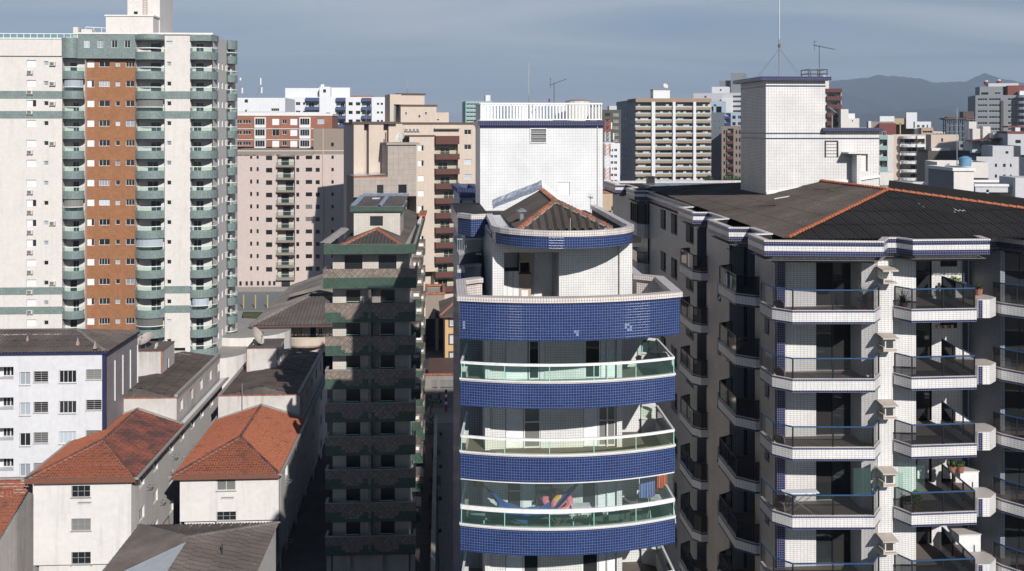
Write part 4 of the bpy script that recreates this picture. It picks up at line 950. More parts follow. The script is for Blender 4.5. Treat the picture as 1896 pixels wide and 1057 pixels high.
# cream wall between balconies, right
x = cx(305)
C.wall((x, Y), (cx(353), Y), 0, top-.25, px_ops(x, [(309, 317, -4.5, 3.5, ['small', 'small', 'small', 'smallw'])])+[(cx(308)-x, cx(319)-x, cz(83), cz(75), 'smallw')]+[(cx(321)-x, cx(343)-x, cz(652.5), cz(645.5), 'recess', .8)], 'cream', depth=.18, back='black')
# right flank
xr = cx(394); yb = Y+9.5
C.wall((xr, Y+1.2), (xr, yb), 0, top-.3, [(2.3+i*2.6, 3.0+i*2.6, zk[k]-.5, zk[k]+.55, 'smallw') for k in range(-0, 16) for i in range(3) if zk[k] > 1], 'cream', depth=.14)
# curved balconies
def cbalc(x0, x1, k_top, n, bul=1.15, side=False, ymid=None, door=(.35, .62)):
    mid = ((x0+x1)/2, Y-bul)
    arc = arc3((x0, Y), mid, (x1, Y if not side else Y+2.0), 10)
    if side: arc = [(x0, Y-.05)]+arc3((x0+.15, Y-.75), (x1-.55, Y-.45), (x1+.35, Y+1.9), 9)+[(x1+.1, Y+2.6)]
    z0, z1 = cz(146.5), cz(131.8); zr_ = cz(124.5); zfl = z0+.25
    m = Mesh().strip(arc, z0, z1, .15, 0, 1); m.prism(offset(arc, .05)+([(x1, Y+1.3), (x0, Y+1.3)] if not side else [(x0, Y+1.3)]), z0+.02, zfl, 1, 1)
    b = C.part('balcony', m, ['sage', 'stone_white'])
    g = Mesh(); p = offset(arc, .06)
    for i in range(len(p)-1): g.poly(((p[i][0], p[i][1], z1), (p[i+1][0], p[i+1][1], z1), (p[i+1][0], p[i+1][1], zr_), (p[i][0], p[i][1], zr_)))
    C.part('glass_panel', g, ['glass_green'], b); r = Mesh()
    for i in range(len(p)-1): r.bar((p[i][0], p[i][1], zr_), (p[i+1][0], p[i+1][1], zr_), .09, .10)
    C.part('handrail', r, ['rail_white'], b)
    for k in range(1, n): copy_part(b, -k*SH)
    return b
def recess(x0, x1, z0, z1, lw=True, rwall=True, d0=.3, d1=.7, n=14, first=0):
    yb_ = Y+1.25; w = x1-x0
    ops = []
    for k in range(first, first+n):
        zf_ = cz(146.5)-k*SH+.25
        a = random.choice([(d0, d1), (d0, d1), (d0-.12, d1-.1)])
        if zf_ > z0: ops.append((w*a[0], w*a[1], zf_, zf_+2.1, random.choice(['wdoor', 'wdoor', 'slide', 'plain'])))
    C.wall((x0, yb_), (x1, yb_), z0, z1, ops, 'cream', depth=.1)
    m = Mesh(); m.poly(((x0, Y, z0), (x0, yb_, z0), (x0, yb_, z1), (x0, Y, z1))); m.poly(((x1, yb_, z0), (x1, Y, z0), (x1, Y, z1), (x1, yb_, z1))); C.part('wall', m, ['cream'])
recess(cx(115), cx(157), 0, cz(108), d0=.35, d1=.62, n=16); cbalc(cx(115)+.05, cx(157)-.05, 0, 14)
recess(cx(250.5), cx(305), 0, top-.3, d0=.45, d1=.8, n=16, first=-1); cbalc(cx(250.5)+.02, cx(305)-.02, 0, 15)
recess(cx(353), cx(394), 0, top-.3, d0=.15, d1=.5, n=16, first=-1)
bsd = cbalc(cx(353), cx(394), 0, 15, side=True); copy_part(bsd, SH)
# rear balconies on the flank
yr = Y+9.6; x1 = xr+.85
arc = [(xr, yr)]+arc3((xr+.3, yr-.3), (x1-.2, yr-.1), (x1, yr+2.4), 7)+[(xr+.3, yr+3.4)]
z0, z1, zr_ = cz(146.5), cz(131.8), cz(124.5)
m = Mesh().strip(arc, z0, z1, .15, 0, 1).prism(offset(arc, .05), z0+.02, z0+.25, 1, 1); b = C.part('balcony', m, ['sage', 'stone_white'])
g = Mesh(); r = Mesh()
for i in range(len(arc)-1): g.poly(((arc[i][0], arc[i][1], z1), (arc[i+1][0], arc[i+1][1], z1), (arc[i+1][0], arc[i+1][1], zr_), (arc[i][0], arc[i][1], zr_))); r.bar((arc[i][0], arc[i][1], zr_), (arc[i+1][0], arc[i+1][1], zr_), .09, .10)
C.part('glass_panel', g, ['glass_green'], b); C.part('handrail', r, ['rail_white'], b)
copy_part(b, SH)
for k in range(1, 15): copy_part(b, -k*SH)
C.wall((xr, yr), (xr+.45, yr+1.6), 0, top-.3, [(.3, 1.3, z0-k*SH+.25, z0-k*SH+2.3, 'plain') for k in range(-1, 15)], 'cream'); C.wall((xr+.45, yr+1.6), (xr+.45, yr+6), 0, top-.3, [], 'cream')
C.part('parapet', Mesh().prism(arc+[(xr, yr+3.4)], top-1.6, top-.25, 0, 1), ['sage', 'stone_white'])
C.part('parapet', Mesh().prism([(cx(353), Y-.3), (cx(392), Y-.4), (xr+.35, Y+1), (xr+.3, Y+2.5), (cx(353), Y+2.5)], cz(75), top-.26, 0, 1), ['sage', 'stone_white'])
# curved green end at the left of the top storey, with its lower neighbour
al = arc3((cx(115), Y), (cx(127), Y-.95), (cx(145.3), Y-.2), 8)
C.part('parapet', Mesh().strip(al, zg[0], topl, .2, 0, 1), ['sage', 'stone_white'])
# fourth column top band
at_ = arc3((cx(250.5), Y-.14), (cx(278), Y-1.15), (cx(305), Y), 10)
C.part('parapet', Mesh().strip(at_, cz(74.5), top-.26, .2, 0, 1).prism(at_+[(cx(305), Y+1.2), (cx(250.5), Y+1.2)], cz(74.5)+.02, cz(72), 0), ['sage', 'stone_white'])
bt = C.part('balcony', Mesh().strip(at_, cz(110), cz(96), .15, 0, 1).prism(offset(at_, .05)+[(cx(305), Y+1.3), (cx(250.5), Y+1.3)], cz(109.8), cz(107), 1), ['sage', 'stone_white'])
r = Mesh()
for i in range(len(at_)-1): r.bar((at_[i][0], at_[i][1]+.08, cz(89)), (at_[i+1][0], at_[i+1][1]+.08, cz(89)), .09, .12)
C.part('handrail', r, ['rail_white'], bt)
# glazed-in balconies, blinds and things left on the balconies
for (a, b, k, mt) in ((252, 303, 9, 'curtain'), (252, 303, 2, 'pane_mid'), (117, 155, 1, 'curtain'), (117, 155, 7, 'pane_mid'), (354, 388, 12, 'curtain'), (252, 303, 13, 'pane_mid')):
    z0 = cz(124.5)-k*SH+.05; pa = offset(arc3((cx(a), Y), (cx((a+b)/2), Y-1.0), (cx(b), Y), 6), .1); g = Mesh()
    for q0_, q1_ in zip(pa, pa[1:]): g.poly(((q0_[0], q0_[1], z0), (q1_[0], q1_[1], z0), (q1_[0], q1_[1], z0+.95), (q0_[0], q0_[1], z0+.95)))
    C.part('glass_curtain', g, [mt])
# core, roof slab and rooftop volumes
C.part('core', Mesh().box(cx(wl), cx(115), Y+1.3, Y+14, 0, topl-.5).box(cx(115), xr-.2, Y+1.5, Y+14, 0, top-.5), ['cream'])
q = Mesh()
yq = Y+4; q0, q1, q2 = C.X(196, yq), C.X(283.5, yq), C.X(236, yq+3)
C.part('roof_block', Mesh().box(q0, q1, yq, yq+5.5, top-.5, C.Z(240, 30, yq)).box(q0-.15, q1+.15, yq-.15, yq+5.6, C.Z(240, 30, yq), C.Z(240, 27.5, yq), 1), ['cream', 'stone_white'])
yt = Y+7.2; C.part('water_tower', Mesh().box(C.X(236, yt), C.X(296, yt), yt, yt+7.5, top-.5, C.Z(260, -38, yt)).box(C.X(248, yt), C.X(255, yt), yt-.03, yt-.001, C.Z(250, 26, yt), C.Z(250, 21, yt), 1), ['cream', 'black'])
m = Mesh(); lx = C.X(265, yt)
for i in range(2): m.box(lx+i*.6, lx+.05+i*.6, yt-.2, yt-.15, C.Z(260, 28, yt), C.Z(260, -38, yt))
for i in range(16): m.box(lx, lx+.6, yt-.19, yt-.16, C.Z(260, 27, yt)+i*.35, C.Z(260, 27, yt)+i*.35+.04)
C.part('ladder', m, ['ridge_old'])
# roof terrace railing, left
rp = [(cx(wl), Y), (cx(113), Y), (cx(143), Y)]
tb = C.part('terrace_rail', Mesh().bar((cx(wl), Y+.2, cz(62.5)), (cx(142), Y+.2, cz(62.5)), .08, .09), ['rail_white'])
for i in range(18):
    xx = cx(wl)+(cx(142)-cx(wl))*i/17; C.part('post', Mesh().box(xx, xx+.07, Y+.17, Y+.23, cz(70.5), cz(62.5)), ['rail_white'], tb)
g = Mesh(); g.poly(((cx(wl), Y+.2, cz(70)), (cx(142), Y+.2, cz(70)), (cx(142), Y+.2, cz(63)), (cx(wl), Y+.2, cz(63)))); C.part('glass_panel', g, ['glass_green'], tb)
m = Mesh()
for i in range(8): m.bar((cx(150)+i*1.1, Y+2, top+.0), (cx(150)+i*1.1, Y+2, cz(48)), .06, .06)
m.bar((cx(150), Y+2, cz(47.5)), (cx(196), Y+2, cz(50)), .08, .08); C.part('terrace_rail', m, ['rail_white'])
C.part('roof_block', Mesh().box(cx(134), cx(143), Y+.3, Y+2, top-1, cz(50)).box(cx(146), cx(166), Y+1, Y+3, top-.3, cz(53)), ['cream'])
# podium
m = Mesh().prism(arc3((cx(318), Y-.6), (cx(380), Y-3), (cx(408), Y+8), 14)+[(cx(408), Y+25), (cx(318), Y+25)], 0, C.Z(400, 652, Y+2), 0, 1); C.part('podium', m, ['cream', 'concrete'])
m = Mesh().prism(arc3((cx(350), Y+9), (cx(412), Y+6), (cx(455), Y+19), 14)+[(cx(455), Y+21), (cx(350), Y+24)], 0, C.Z(430, 603, Y+16), 0, 1); C.part('podium', m, ['cream', 'concrete'])
# wall mounted air conditioners
for k in range(14):
    if k not in (3, 5): C.put('air_conditioner', AC, cx(56), Y-.02, zk[k]-1.22-.28)
    if k in (0, 1, 2, 4, 8, 11): C.put('air_conditioner', AC, cx(98), Y-.02, zk[k]-.28)
# ================================================================== blue edged low block, far left
M['lav'] = plaster('pale lavender white render', (.70, .70, .72), .14)
M['mauve'] = tile('mauve grey cladding', (.36, .33, .35), (.26, .24, .26), 3.0, .22, .06, .02, .7, .2)
M['blue_trim'] = paint('dark blue trim', (.018, .022, .075), .5)
G = Bld('apartment_building', 'low white block with dark blue corner trim, in front of the cream tower', 'apartment building', 850, 100, 101)
Y = 101.0
def gx(p, y=Y): return G.X(p, y)
def gz(py, px=120, y=Y): return G.Z(px, py, y)
x = gx(-60); s = 55.4*Y/2000; zt_ = gz(655)
ops = []
for k in range(7):
    for (a, b, y0, y1, st) in ((36, 56, 688, 712, ['curt', 'mid', 'slide']), (62, 89, 687, 707, ['louvre', 'louvre_c']), (109, 141, 686, 709, ['curt4', 'slide4', 'slide3']), (159, 188, 684.5, 703.5, ['louvre_c', 'louvre']), (-40, -18, 688, 712, 'slide')):
        ops.append((gx(a)-x, gx(b)-x, gz(y1)-k*s, gz(y0)-k*s, st))
    ops.append((gx(-12)-x, gx(25)-x, gz(701)-k*s, gz(678)-k*s, 'recess', 1.2))
G.wall((x, Y), (gx(195), Y), 0, zt_, [o for o in ops if o[2] > 0], 'lav', depth=.16, back='lav')
for k in range(6):
    if gz(700)-k*s > 1: G.put('window', make_window(1.0, 1.0, 'slide', 0)[1], gx(10), Y+1.15, gz(700)-k*s); G.put('window', make_window(.7, 1.0, 'slide', 0)[1], gx(-4), Y+1.15, gz(700)-k*s)
# sills
for k in range(4):
    for a, b, yy in ((36, 56, 712.5), (62, 89, 707.5), (109, 141, 709.5), (159, 188, 704)): G.part('sill', Mesh().box(gx(a)-.06, gx(b)+.06, Y-.06, Y, gz(yy)-k*s-.05, gz(yy)-k*s), ['concrete'])
yb = G.on(256, 616, zt_)[1]; xw = gx(195)
G.wall((xw, Y), (xw, yb), 0, zt_, [], 'mauve')
G.part('trim', Mesh().box(xw-.28, xw+.04, Y-.05, Y+.28, 0, zt_-.02), ['blue_trim']); G.part('trim', Mesh().box(x, xw+.25, Y-.25, Y+.02, zt_-.02, zt_+.18).box(xw-.1, xw+.25, Y+.02, yb, zt_-.02, zt_+.15), ['blue_trim'])
for i in range(4): G.part('downpipe', Mesh().tube([(xw+.06, Y+2.6+i*2.4, zt_-1.2), (xw+.06, Y+2.6+i*2.4, zt_-5)], .06, 5), ['frame_white'])
G.part('core', Mesh().box(x, xw-.05, Y+1.25, yb-.05, 0, zt_-.1), ['lav'])
zr2 = zt_+1.25; yr_ = G.on(141, 609, zr2)[1]; xr_ = G.on(141, 609, zr2)[0]
e0, e1 = (x, Y-.3, zt_+.2), (xw+.3, Y-.3, zt_+.2); e2 = (xw+.3, yb+.2, zt_+.2)
G.part('roof_sheet', corrugated((0, -1, -.2), [e0, e1, (xr_, yr_, zr2), (x, yr_, zr2)], .30, .045, rows=1.5, rstep=.03, nper=4), ['fibre']); G.part('roof_sheet', corrugated((1, 0, -.2), [e1, e2, (xr_, yr_, zr2)], .30, .045, rows=1.5, rstep=.03, nper=4), ['fibre'])
m = Mesh(); m.poly(((x, yr_, zr2), (xr_, yr_, zr2), e2, (x, yb+.2, zt_))); G.part('roof_sheet', m, ['fibre'])
G.part('ridge_cap', Mesh().bar((xr_, yr_, zr2+.03), (xw-.1, Y, zt_+.3), .3, .08).bar((xr_, yr_, zr2+.03), (x, yr_, zr2+.03), .25, .06), ['fibre_light'])
for (a, b) in ((51, 627), (144, 631), (176, 637)): p = G.on(a, b, zt_+.9); G.part('roof_vent', Mesh().tube([(p[0], p[1], zt_+.5), (p[0], p[1], zt_+1.2)], [.22, .02], 5), ['coping_tile'])
# ================================================================== low-rises with clay roofs
M['rough_white'] = plaster('stained white render', (.74, .71, .68), .22)
M['grime'] = plaster('grimy white render', (.62, .58, .55), .5)
def house(lbl, vp, Y, pw, pe, ye, apex, rend, ub, uby, ubz_y, ub_back, mat, tmat, wy, boxp, sidepx, back, shade=None, ubmat='grime'):
    H = Bld('apartment_building', lbl, 'apartment building', vp, (pw[0]+pw[1])/2, Y)
    X_ = lambda p, y=Y: H.X(p, y)
    ze = H.Z(pe[0], ye, Y-.6); x0, x1 = X_(pw[0]), X_(pw[1]); w = x1-x0
    ops = []
    for i, yy in enumerate(wy): ops.append((X_(yy[0])-x0, X_(yy[1])-x0, H.Z(150, yy[3], Y), H.Z(150, yy[2], Y), yy[4]))
    H.wall((x0, Y), (x1, Y), 0, ze, ops, mat, depth=.14, detail=1)
    for o in ops: H.part('sill', Mesh().box(x0+o[0]-.08, x0+o[1]+.08, Y-.08, Y, o[2]-.06, o[2]), ['concrete'])
    so_ = []; s = 2.8; zc0 = ze-.9
    for i, p in enumerate(sidepx):
        yy = (vp-pw[1])*Y/(vp-p)
        for k in range(4):
            if (i+k) % 3 != 5: so_.append((yy-Y-.7, yy-Y+.8, zc0-k*s-1.05, zc0-k*s, random.choice(['old', 'old_m', 'slide', 'mid', 'plain'])))
    H.wall((x1, Y), (x1, back), 0, ze, [o for o in so_ if o[1] < back-Y], mat, depth=.2)
    H.wall((x0, back), (x0, Y), 0, ze, [], mat)
    H.part('core', Mesh().box(x0+.3, x1-.3, Y+.4, back, 0, ze-.3), [mat])
    ax, ay = H.on(apex[0], apex[1], H.Z(apex[0], apex[1], apex[2])); az = H.Z(apex[0], apex[1], apex[2])
    ex0, ex1 = X_(pe[0], Y-.6), X_(pe[1], Y-.6); ey = Y-.6; ry = rend
    rx = (ex0+ex1)/2
    el_, er_ = (ex0, ey, ze), (ex1, ey, ze); ap = (rx, apex[2], az); rr = (rx, ry, az)
    kw = dict(pitch=.24, amp=.035, rows=.42, rstep=.05, nper=3)
    H.part('roof_tiles', corrugated((0, -1, -.3), [el_, er_, ap], .24, .035, .42, .028, nper=3), [tmat], kind='stuff')
    H.part('roof_tiles', corrugated((1, 0, -.3), [er_, (ex1, ry, ze), rr, ap], .24, .035, .42, .028, nper=3), [shade or tmat], kind='stuff')
    H.part('roof_tiles', corrugated((-1, 0, -.3), [el_, ap, rr, (ex0, ry, ze)], .24, .035, .42, .028, nper=3), [tmat], kind='stuff')
    for a in (el_, er_): ridge_line(H, a, ap, 16, .13, 'terra_dark', bed=True)
    ridge_line(H, ap, rr, 14, .13, 'terra_dark')
    M.setdefault('fascia', paint('brown fascia', (.20, .075, .045), .6))
    H.part('fascia', Mesh().box(ex0-.05, ex1+.05, ey-.08, ey, ze-.34, ze-.02).box(ex1-.03, ex1+.05, ey, back, ze-.34, ze-.02).box(ex0-.05, ex0+.03, ey, back, ze-.34, ze-.02), ['fascia'])
    H.part('gutter', Mesh().box(ex1+.05, ex1+.30, ey-.1, back, ze-.12, ze+.02).box(ex0-.30, ex0-.05, ey-.1, back, ze-.12, ze+.02), ['concrete']); H.part('soffit', Mesh().box(ex0, ex1, ey, Y, ze-.10, ze-.05).box(x1, ex1, Y, back, ze-.10, ze-.05), ['frame_white'])
    # upper rear block
    u0, u1 = H.X(ub[0], uby), H.X(ub[1], uby); uz = H.Z(250, ubz_y, uby)
    H.wall((u0, uby), (u1, uby), ze-.5, uz, [(.8, 1.5, uz-2.3, uz-1.9, 'louvre')] if ub[0] < 200 else [], ubmat)
    H.wall((u1, uby), (u1, ub_back), ze-.5, uz, [(1.2+i*4.2, 2.5+i*4.2, uz-1.7, uz-.6, 'old' if i % 2 else 'mid') for i in range(int((ub_back-uby-2)/4.2)+1)], ubmat, depth=.2)
    H.wall((u0, ub_back), (u0, uby), ze-.5, uz, [], ubmat); H.wall((u1, ub_back), (u0, ub_back), ze-.5, uz, [], ubmat)
    uc = (u0+u1)/2; rz_ = uz+.55
    H.part('roof_sheet', corrugated((1, 0, -.15), [(u1-.05, uby+.1, uz-.05), (u1-.05, ub_back, uz-.05), (uc, ub_back, rz_), (uc, uby+1.8, rz_)], .9, .02, rows=1.5, rstep=.03, nper=4), ['fibre_brown']); H.part('roof_sheet', corrugated((-1, 0, -.15), [(u0+.05, uby+.1, uz-.05), (uc, uby+1.8, rz_), (uc, ub_back, rz_), (u0+.05, ub_back, uz-.05)], .9, .02, rows=1.5, rstep=.03, nper=4), ['fibre_brown']); H.part('roof_sheet', corrugated((0, -1, -.15), [(u0+.05, uby+.1, uz-.05), (u1-.05, uby+.1, uz-.05), (uc, uby+1.8, rz_)], .9, .02, nper=4), ['fibre'])
    H.part('coping', Mesh().box(u0-.05, u1+.05, uby-.06, uby+.12, uz, uz+.10), ['ridge_old']); H.part('coping', Mesh().box(u1-.25, u1+.08, uby+.12, ub_back, uz-.05, uz+.32), ['concrete']); H.part('coping', Mesh().box(u0-.08, u0+.25, uby+.12, ub_back, uz-.05, uz+.12), ['concrete'])
    # verge flashing where the clay roof meets the block
    H.part('flashing', Mesh().bar((ex0+.1, ry-.1, ze+.08), (rx, ry-.1, az+.12), .35, .10).bar((ex1-.1, ry-.1, ze+.08), (rx, ry-.1, az+.12), .35, .10), ['concrete'])
    # stair head box
    by, bp0, bp1, byt, bbk = boxp; b0, b1 = H.X(bp0, by), H.X(bp1, by); bz = H.Z(270, byt, by)
    H.wall((b0, by), (b1, by), uz-.3, bz, [], 'grime', 'roof_block'); H.wall((b1, by), (b1, bbk), uz-.3, bz, [(2.2, 3.0, uz+.3, uz+1.6, 'plain')], 'grime', 'roof_block'); H.wall((b0, bbk), (b0, by), uz-.3, bz, [], 'grime', 'roof_block'); H.wall((b1, bbk), (b0, bbk), uz-.3, bz, [], 'grime', 'roof_block')
    H.part('roof_slab', Mesh().box(b0-.06, b1+.06, by-.06, bbk+.06, bz, bz+.06, 0, 1).box(b0-.07, b0+.03, by-.08, by-.06, uz, bz+.06).box(b1-.05, b1+.07, by-.08, by-.06, uz, bz+.06), ['ridge_old', 'fibre'])
    H.info = dict(x0=x0, x1=x1, ze=ze, u0=u0, u1=u1, uz=uz, b0=b0, b1=b1, bz=bz, by=by, bbk=bbk, az=az, rx=rx)
    return H
H1 = house('white low-rise with blackened clay roof and grey rear block, nearest at the left', 842, 91, (62, 243), (47, 250), 888, (186, 814, 96.3), 106.5, (172, 327), 106.6, 738, 126, 'rough_white', 'terra',
    [(132, 167, 899, 921, 'old'), (132, 168, 960, 983, 'old_m'), (132, 168, 1022, 1045, 'old')], (114.8, 240, 299, 651, 120), (262, 287, 316, 336, 355, 372, 390), 126, 'terra_dark')
H2 = house('white low-rise with orange clay roof between the blackened roof and the green tiled block', 825, 95.8, (333, 516), (319, 516.4), 881.5, (444, 808.6, 101.9), 113.3, (404, 555), 113.4, 736, 134.7, 'rough_white', 'terra',
    [(401, 436, 892, 914, 'mid'), (401, 437, 953, 970, 'old')], (124, 457, 513, 648, 129.5), (530, 548, 566, 580, 594, 606), 134.7, None)
# ---- corner house, lower left
H = Bld('house', 'corner of a house with clay roof and grey side wall, at the bottom left edge', 'house', 842, 10, 87)
hx = H.on(21.6, 974, 6.6); x0 = H.X(-110, 87)
H.part('roof_tiles', corrugated((0, -1, -.5), [(x0, 86.6, 6.6), (hx[0]+.2, 86.6, 6.6), (hx[0]+.2, 94.0, 9.0), (x0, 94.0, 9.0)], .24, .035, .42, .028, nper=3), ['terra'], kind='stuff')
H.wall((x0, 87.2), (hx[0], 87.2), 0, 6.5, [(hx[0]-x0-2.6, hx[0]-x0-1.2, 3.2, 4.6, 'plain')], 'rough_white'); H.wall((hx[0], 87.2), (hx[0], 97), 0, 6.55, [], 'grime')
m = Mesh(); m.poly(((hx[0], 87.2, 6.55), (hx[0], 94, 6.55), (hx[0], 94, 8.95))); H.part('wall', m, ['grime']); H.part('flashing', Mesh().box(x0, hx[0]+.3, 93.9, 94.3, 8.7, 9.1), ['concrete'])
p = H.on(8, 1000, 5.0); H.part('awning', Mesh().bar((x0, 85.2, 4.6), (hx[0]-.3, 85.2, 4.6), 2.6, .08), ['fibre_light'])
# ---- sheet roofed shed in the foreground
K = Bld('shed', 'low building with grey corrugated roof and one pale metal sheet, bottom left foreground', 'building', 842, 350, 72)
ap = K.on(346, 994, 11.2); er = K.on(513, 967.5, 10.0); elf = K.on(257, 973, 10.0); Yn = 55
ex0 = elf[0]; ex1 = er[0]+.15; yf = (er[1]+elf[1])/2
apx = (ap[0], ap[1], 11.2)
K.part('roof_sheet', corrugated((0, 1, -.3), [(ex0, yf, 10.0), apx, (ex1, yf, 10.0)], .22, .04, rows=1.5, rstep=.03, nper=4), ['fibre'])
K.part('roof_sheet', corrugated((1, 0, -.25), [(ex1, yf, 10.0), apx, (ap[0], Yn, 11.2), (ex1, Yn, 10.0)], .22, .04, rows=1.5, rstep=.03, nper=4), ['fibre'])
K.part('roof_sheet', corrugated((-1, 0, -.35), [(ex0, yf, 10.0), (ex0, Yn, 10.0), (ap[0], Yn, 11.2), apx], .22, .04, rows=1.5, rstep=.03, nper=4), ['fibre'])
K.part('ridge_cap', Mesh().bar(apx, (ap[0], Yn, 11.25), .35, .08).bar(apx, (ex0, yf, 10.06), .3, .08).bar(apx, (ex1, yf, 10.06), .3, .08), ['fibre_light'])
s0 = K.on(346, 1006, 11.3); M['pale_sheet'] = plaster('pale metal sheet', (.56, .58, .60), .2)
m = Mesh(); x_, y_ = s0; m.poly(((x_-.05, y_, 11.40), (ex0+.4, y_-3.6, 10.24), (ex0+.4, y_-9, 10.24), (x_-.05, y_-9, 11.40))); m.poly(((x_-.05, y_-9, 11.38), (ex0+.4, y_-9, 10.22), (ex0+.4, y_-3.6, 10.22), (x_-.05, y_, 11.38))); K.part('metal_sheet', m, ['pale_sheet'])
K.wall((ex1-.2, Yn), (ex1-.2, yf-.2), 0, 9.9, [], 'rough_white'); K.wall((ex1-.2, yf-.2), (ex0+.2, yf-.2), 0, 9.9, [], 'rough_white'); K.wall((ex0+.2, yf-.2), (ex0+.2, Yn), 0, 9.9, [], 'rough_white')
p = K.on(411, 1030, 10.5); K.part('pipe', Mesh().tube([(p[0], p[1], 10.3), (p[0], p[1], 11.3)], .05, 5), ['dark_metal']); 
# ================================================================== green and tan tiled block
M['green_tile'] = tile('bottle green lozenge tile', (.036, .078, .056), (.065, .11, .085), .30, .30, .25, .022, .4, .12)
M['tan_tile'] = tile('brown lozenge mosaic', (.27, .215, .18), (.15, .12, .10), .26, .26, .30, .03, .5, .15)
for nm in ('green_tile', 'tan_tile'):
    nt = M[nm].node_tree; uvn = [n for n in nt.nodes if n.type == 'UVMAP'][0]; br = [n for n in nt.nodes if n.type == 'TEX_BRICK'][0]
    mp = nt.nodes.new('ShaderNodeMapping'); mp.inputs['Rotation'].default_value = (0, 0, radians(45)); nt.links.new(uvn.outputs[0], mp.inputs[0]); nt.links.new(mp.outputs[0], br.inputs['Vector'])
    br.inputs['Brick Width'].default_value = .36; br.inputs['Row Height'].default_value = .18
M['ivory'] = tile('ivory wall tile', (.66, .61, .54), (.50, .45, .40), .22, .22, .03, .014, .5, .15)
N_ = Bld('apartment_building', 'narrow block with bottle green and brown lozenge tiled balconies, left of the blue tower', 'apartment building', 835, 686, 93.6)
Y = 93.4; s = 61.25*Y/2000
def nx(p, y=Y): return N_.X(p, y)
def nz(py, px=686, y=Y): return N_.Z(px, py, y)
YW = Y+1.5
bx0_, bx1_ = nx(602), nx(769); w0, w1 = N_.X(616, YW), N_.X(757, YW); D2 = 127
floors = [nz(b)-0 for b in (597,)]; NB = 8
# balconies: bottoms
zb0 = nz(596.5)
wm = (w0+w1)/2
for k in range(NB):
    zb = zb0-k*s; zt2 = zb+(596.5-562)*Y/2000; zg2 = zb+(596.5-578)*Y/2000; zg3 = zb+(596.5-586)*Y/2000
    m = Mesh()
    m.box(bx0_, bx1_, Y, Y+.15, zg2, zt2, 0).box(bx0_, bx1_, Y-.0, Y+.15, zb, zg2-.001, 1)
    # stepped brown motif over the green
    for (a, b) in ((632, 672), (694, 738)): m.box(nx(a), nx(b), Y-.02, Y-.003, zg3, zg2, 0); m.box(nx(a+7), nx(b-7), Y-.02, Y-.003, zg3-.22, zg3-.001, 0)
    m.box(bx0_, bx0_+.15, Y+.15, YW, zb, zt2, 0).box(bx1_-.15, bx1_, Y+.15, YW, zb, zt2, 0).box(bx0_+.15, bx1_-.15, Y+.15, YW, zb+.02, zb+.3, 2)
    m.box(nx(682), nx(687), Y-.03, YW, zb+.3, zb+s+.0, 0)
    b = N_.part('balcony', m, ['tan_tile', 'green_tile', 'floor'])
    cap = Mesh().box(bx0_-.02, bx1_+.02, Y-.03, Y+.18, zt2, zt2+.05).box(bx0_-.02, bx0_+.2, Y+.18, YW, zt2, zt2+.05).box(bx1_-.2, bx1_+.02, Y+.18, YW, zt2, zt2+.05); N_.part('coping', cap, ['tan_tile' if k < 2 else 'concrete'], b)
    for (a, c) in ((640, 665), (704, 729)): N_.part('handrail', Mesh().box(nx(a), nx(c), Y+.05, Y+.09, zt2+.16, zt2+.20), ['post_green'], b)
    zf_ = zb+.3; zz0 = zf_ if k < NB-1 else 0
    ops = [(N_.X(a, YW)-w0, N_.X(c, YW)-w0, zf_, zf_+2.25, st) for a, c, st in ((641, 667, 'door'), (705, 731, 'door'))]
    N_.wall((w0, YW), (w1, YW), zz0-.02, zb+s+.02, ops, 'ivory', depth=.12)
# top: solarium storey and roof parapet
zA0, zA1 = nz(533), nz(497)
m = Mesh().box(nx(598.5), nx(771), Y-.25, Y-.1, nz(513), zA1, 0).box(nx(598.5), nx(771), Y-.25, Y-.1, zA0, nz(513)-.001, 1).box(nx(598.5), nx(598.5)+.15, Y-.1, YW, zA0, zA1, 0).box(nx(771)-.15, nx(771), Y-.1, YW+3, zA0, zA1, 0).box(nx(599.5), nx(770), Y-.1, YW, zA0+.02, zA0+.3, 2)
N_.part('balcony', m, ['tan_tile', 'green_tile', 'floor'])
zf_ = zA0+.3
N_.wall((w0, YW), (w1, YW), zf_-.5, nz(470)+.3, [(N_.X(a, YW)-w0, N_.X(c, YW)-w0, zA1-.6, nz(476), 'dark2') for a, c in ((638, 671), (701, 734))], 'ivory', depth=.15)
zP0, zP1 = nz(470), nz(452)
pp = [(nx(599.5), Y+10), (nx(599.5), Y-.1), (nx(770), Y-.1), (nx(770), D2)]
N_.part('roof_parapet', Mesh().strip(pp, zP0, zP1, .2, 0, 1, inner=1), ['green_tile', 'concrete'])
N_.part('soffit', Mesh().box(nx(600.5), nx(769), Y+.1, YW+.2, zP0+.02, zP0+.1), ['ivory'])
# long flank with stepped side balconies
xf = w1
N_.wall((xf, YW), (xf, D2), 0, zP0, [(4+i*4.5, 5.1+i*4.5, zb0-k*s+1.2, zb0-k*s+2.3, 'plain') for k in range(-1, 8) for i in range(6)], 'ivory', depth=.15)
N_.wall((w0, D2), (w0, YW), 0, zP0, [], 'ivory')
N_.part('core', Mesh().box(w0+.2, xf-.2, YW+.3, D2-.2, 0, zP0), ['ivory'])
for k in range(-1, 8):
    for yy in (Y+7.5, Y+16, Y+24):
        zb = zb0-k*s; N_.part('side_balcony', Mesh().box(xf, xf+.85, yy, yy+2.6, zb, zb+.75, 1).box(xf, xf+.85, yy, yy+2.6, zb+.751, zb+1.5, 0).box(xf+.2, xf+.7, yy-.02, yy, zb+1.0, zb+1.3, 2), ['tan_tile', 'green_tile', 'frame_white'])
# ground floor piers
for a in (604, 640, 700, 760): N_.part('column', Mesh().box(nx(a), nx(a)+.4, Y+.1, Y+.5, 0, zb0-7*s+.02), ['concrete'])
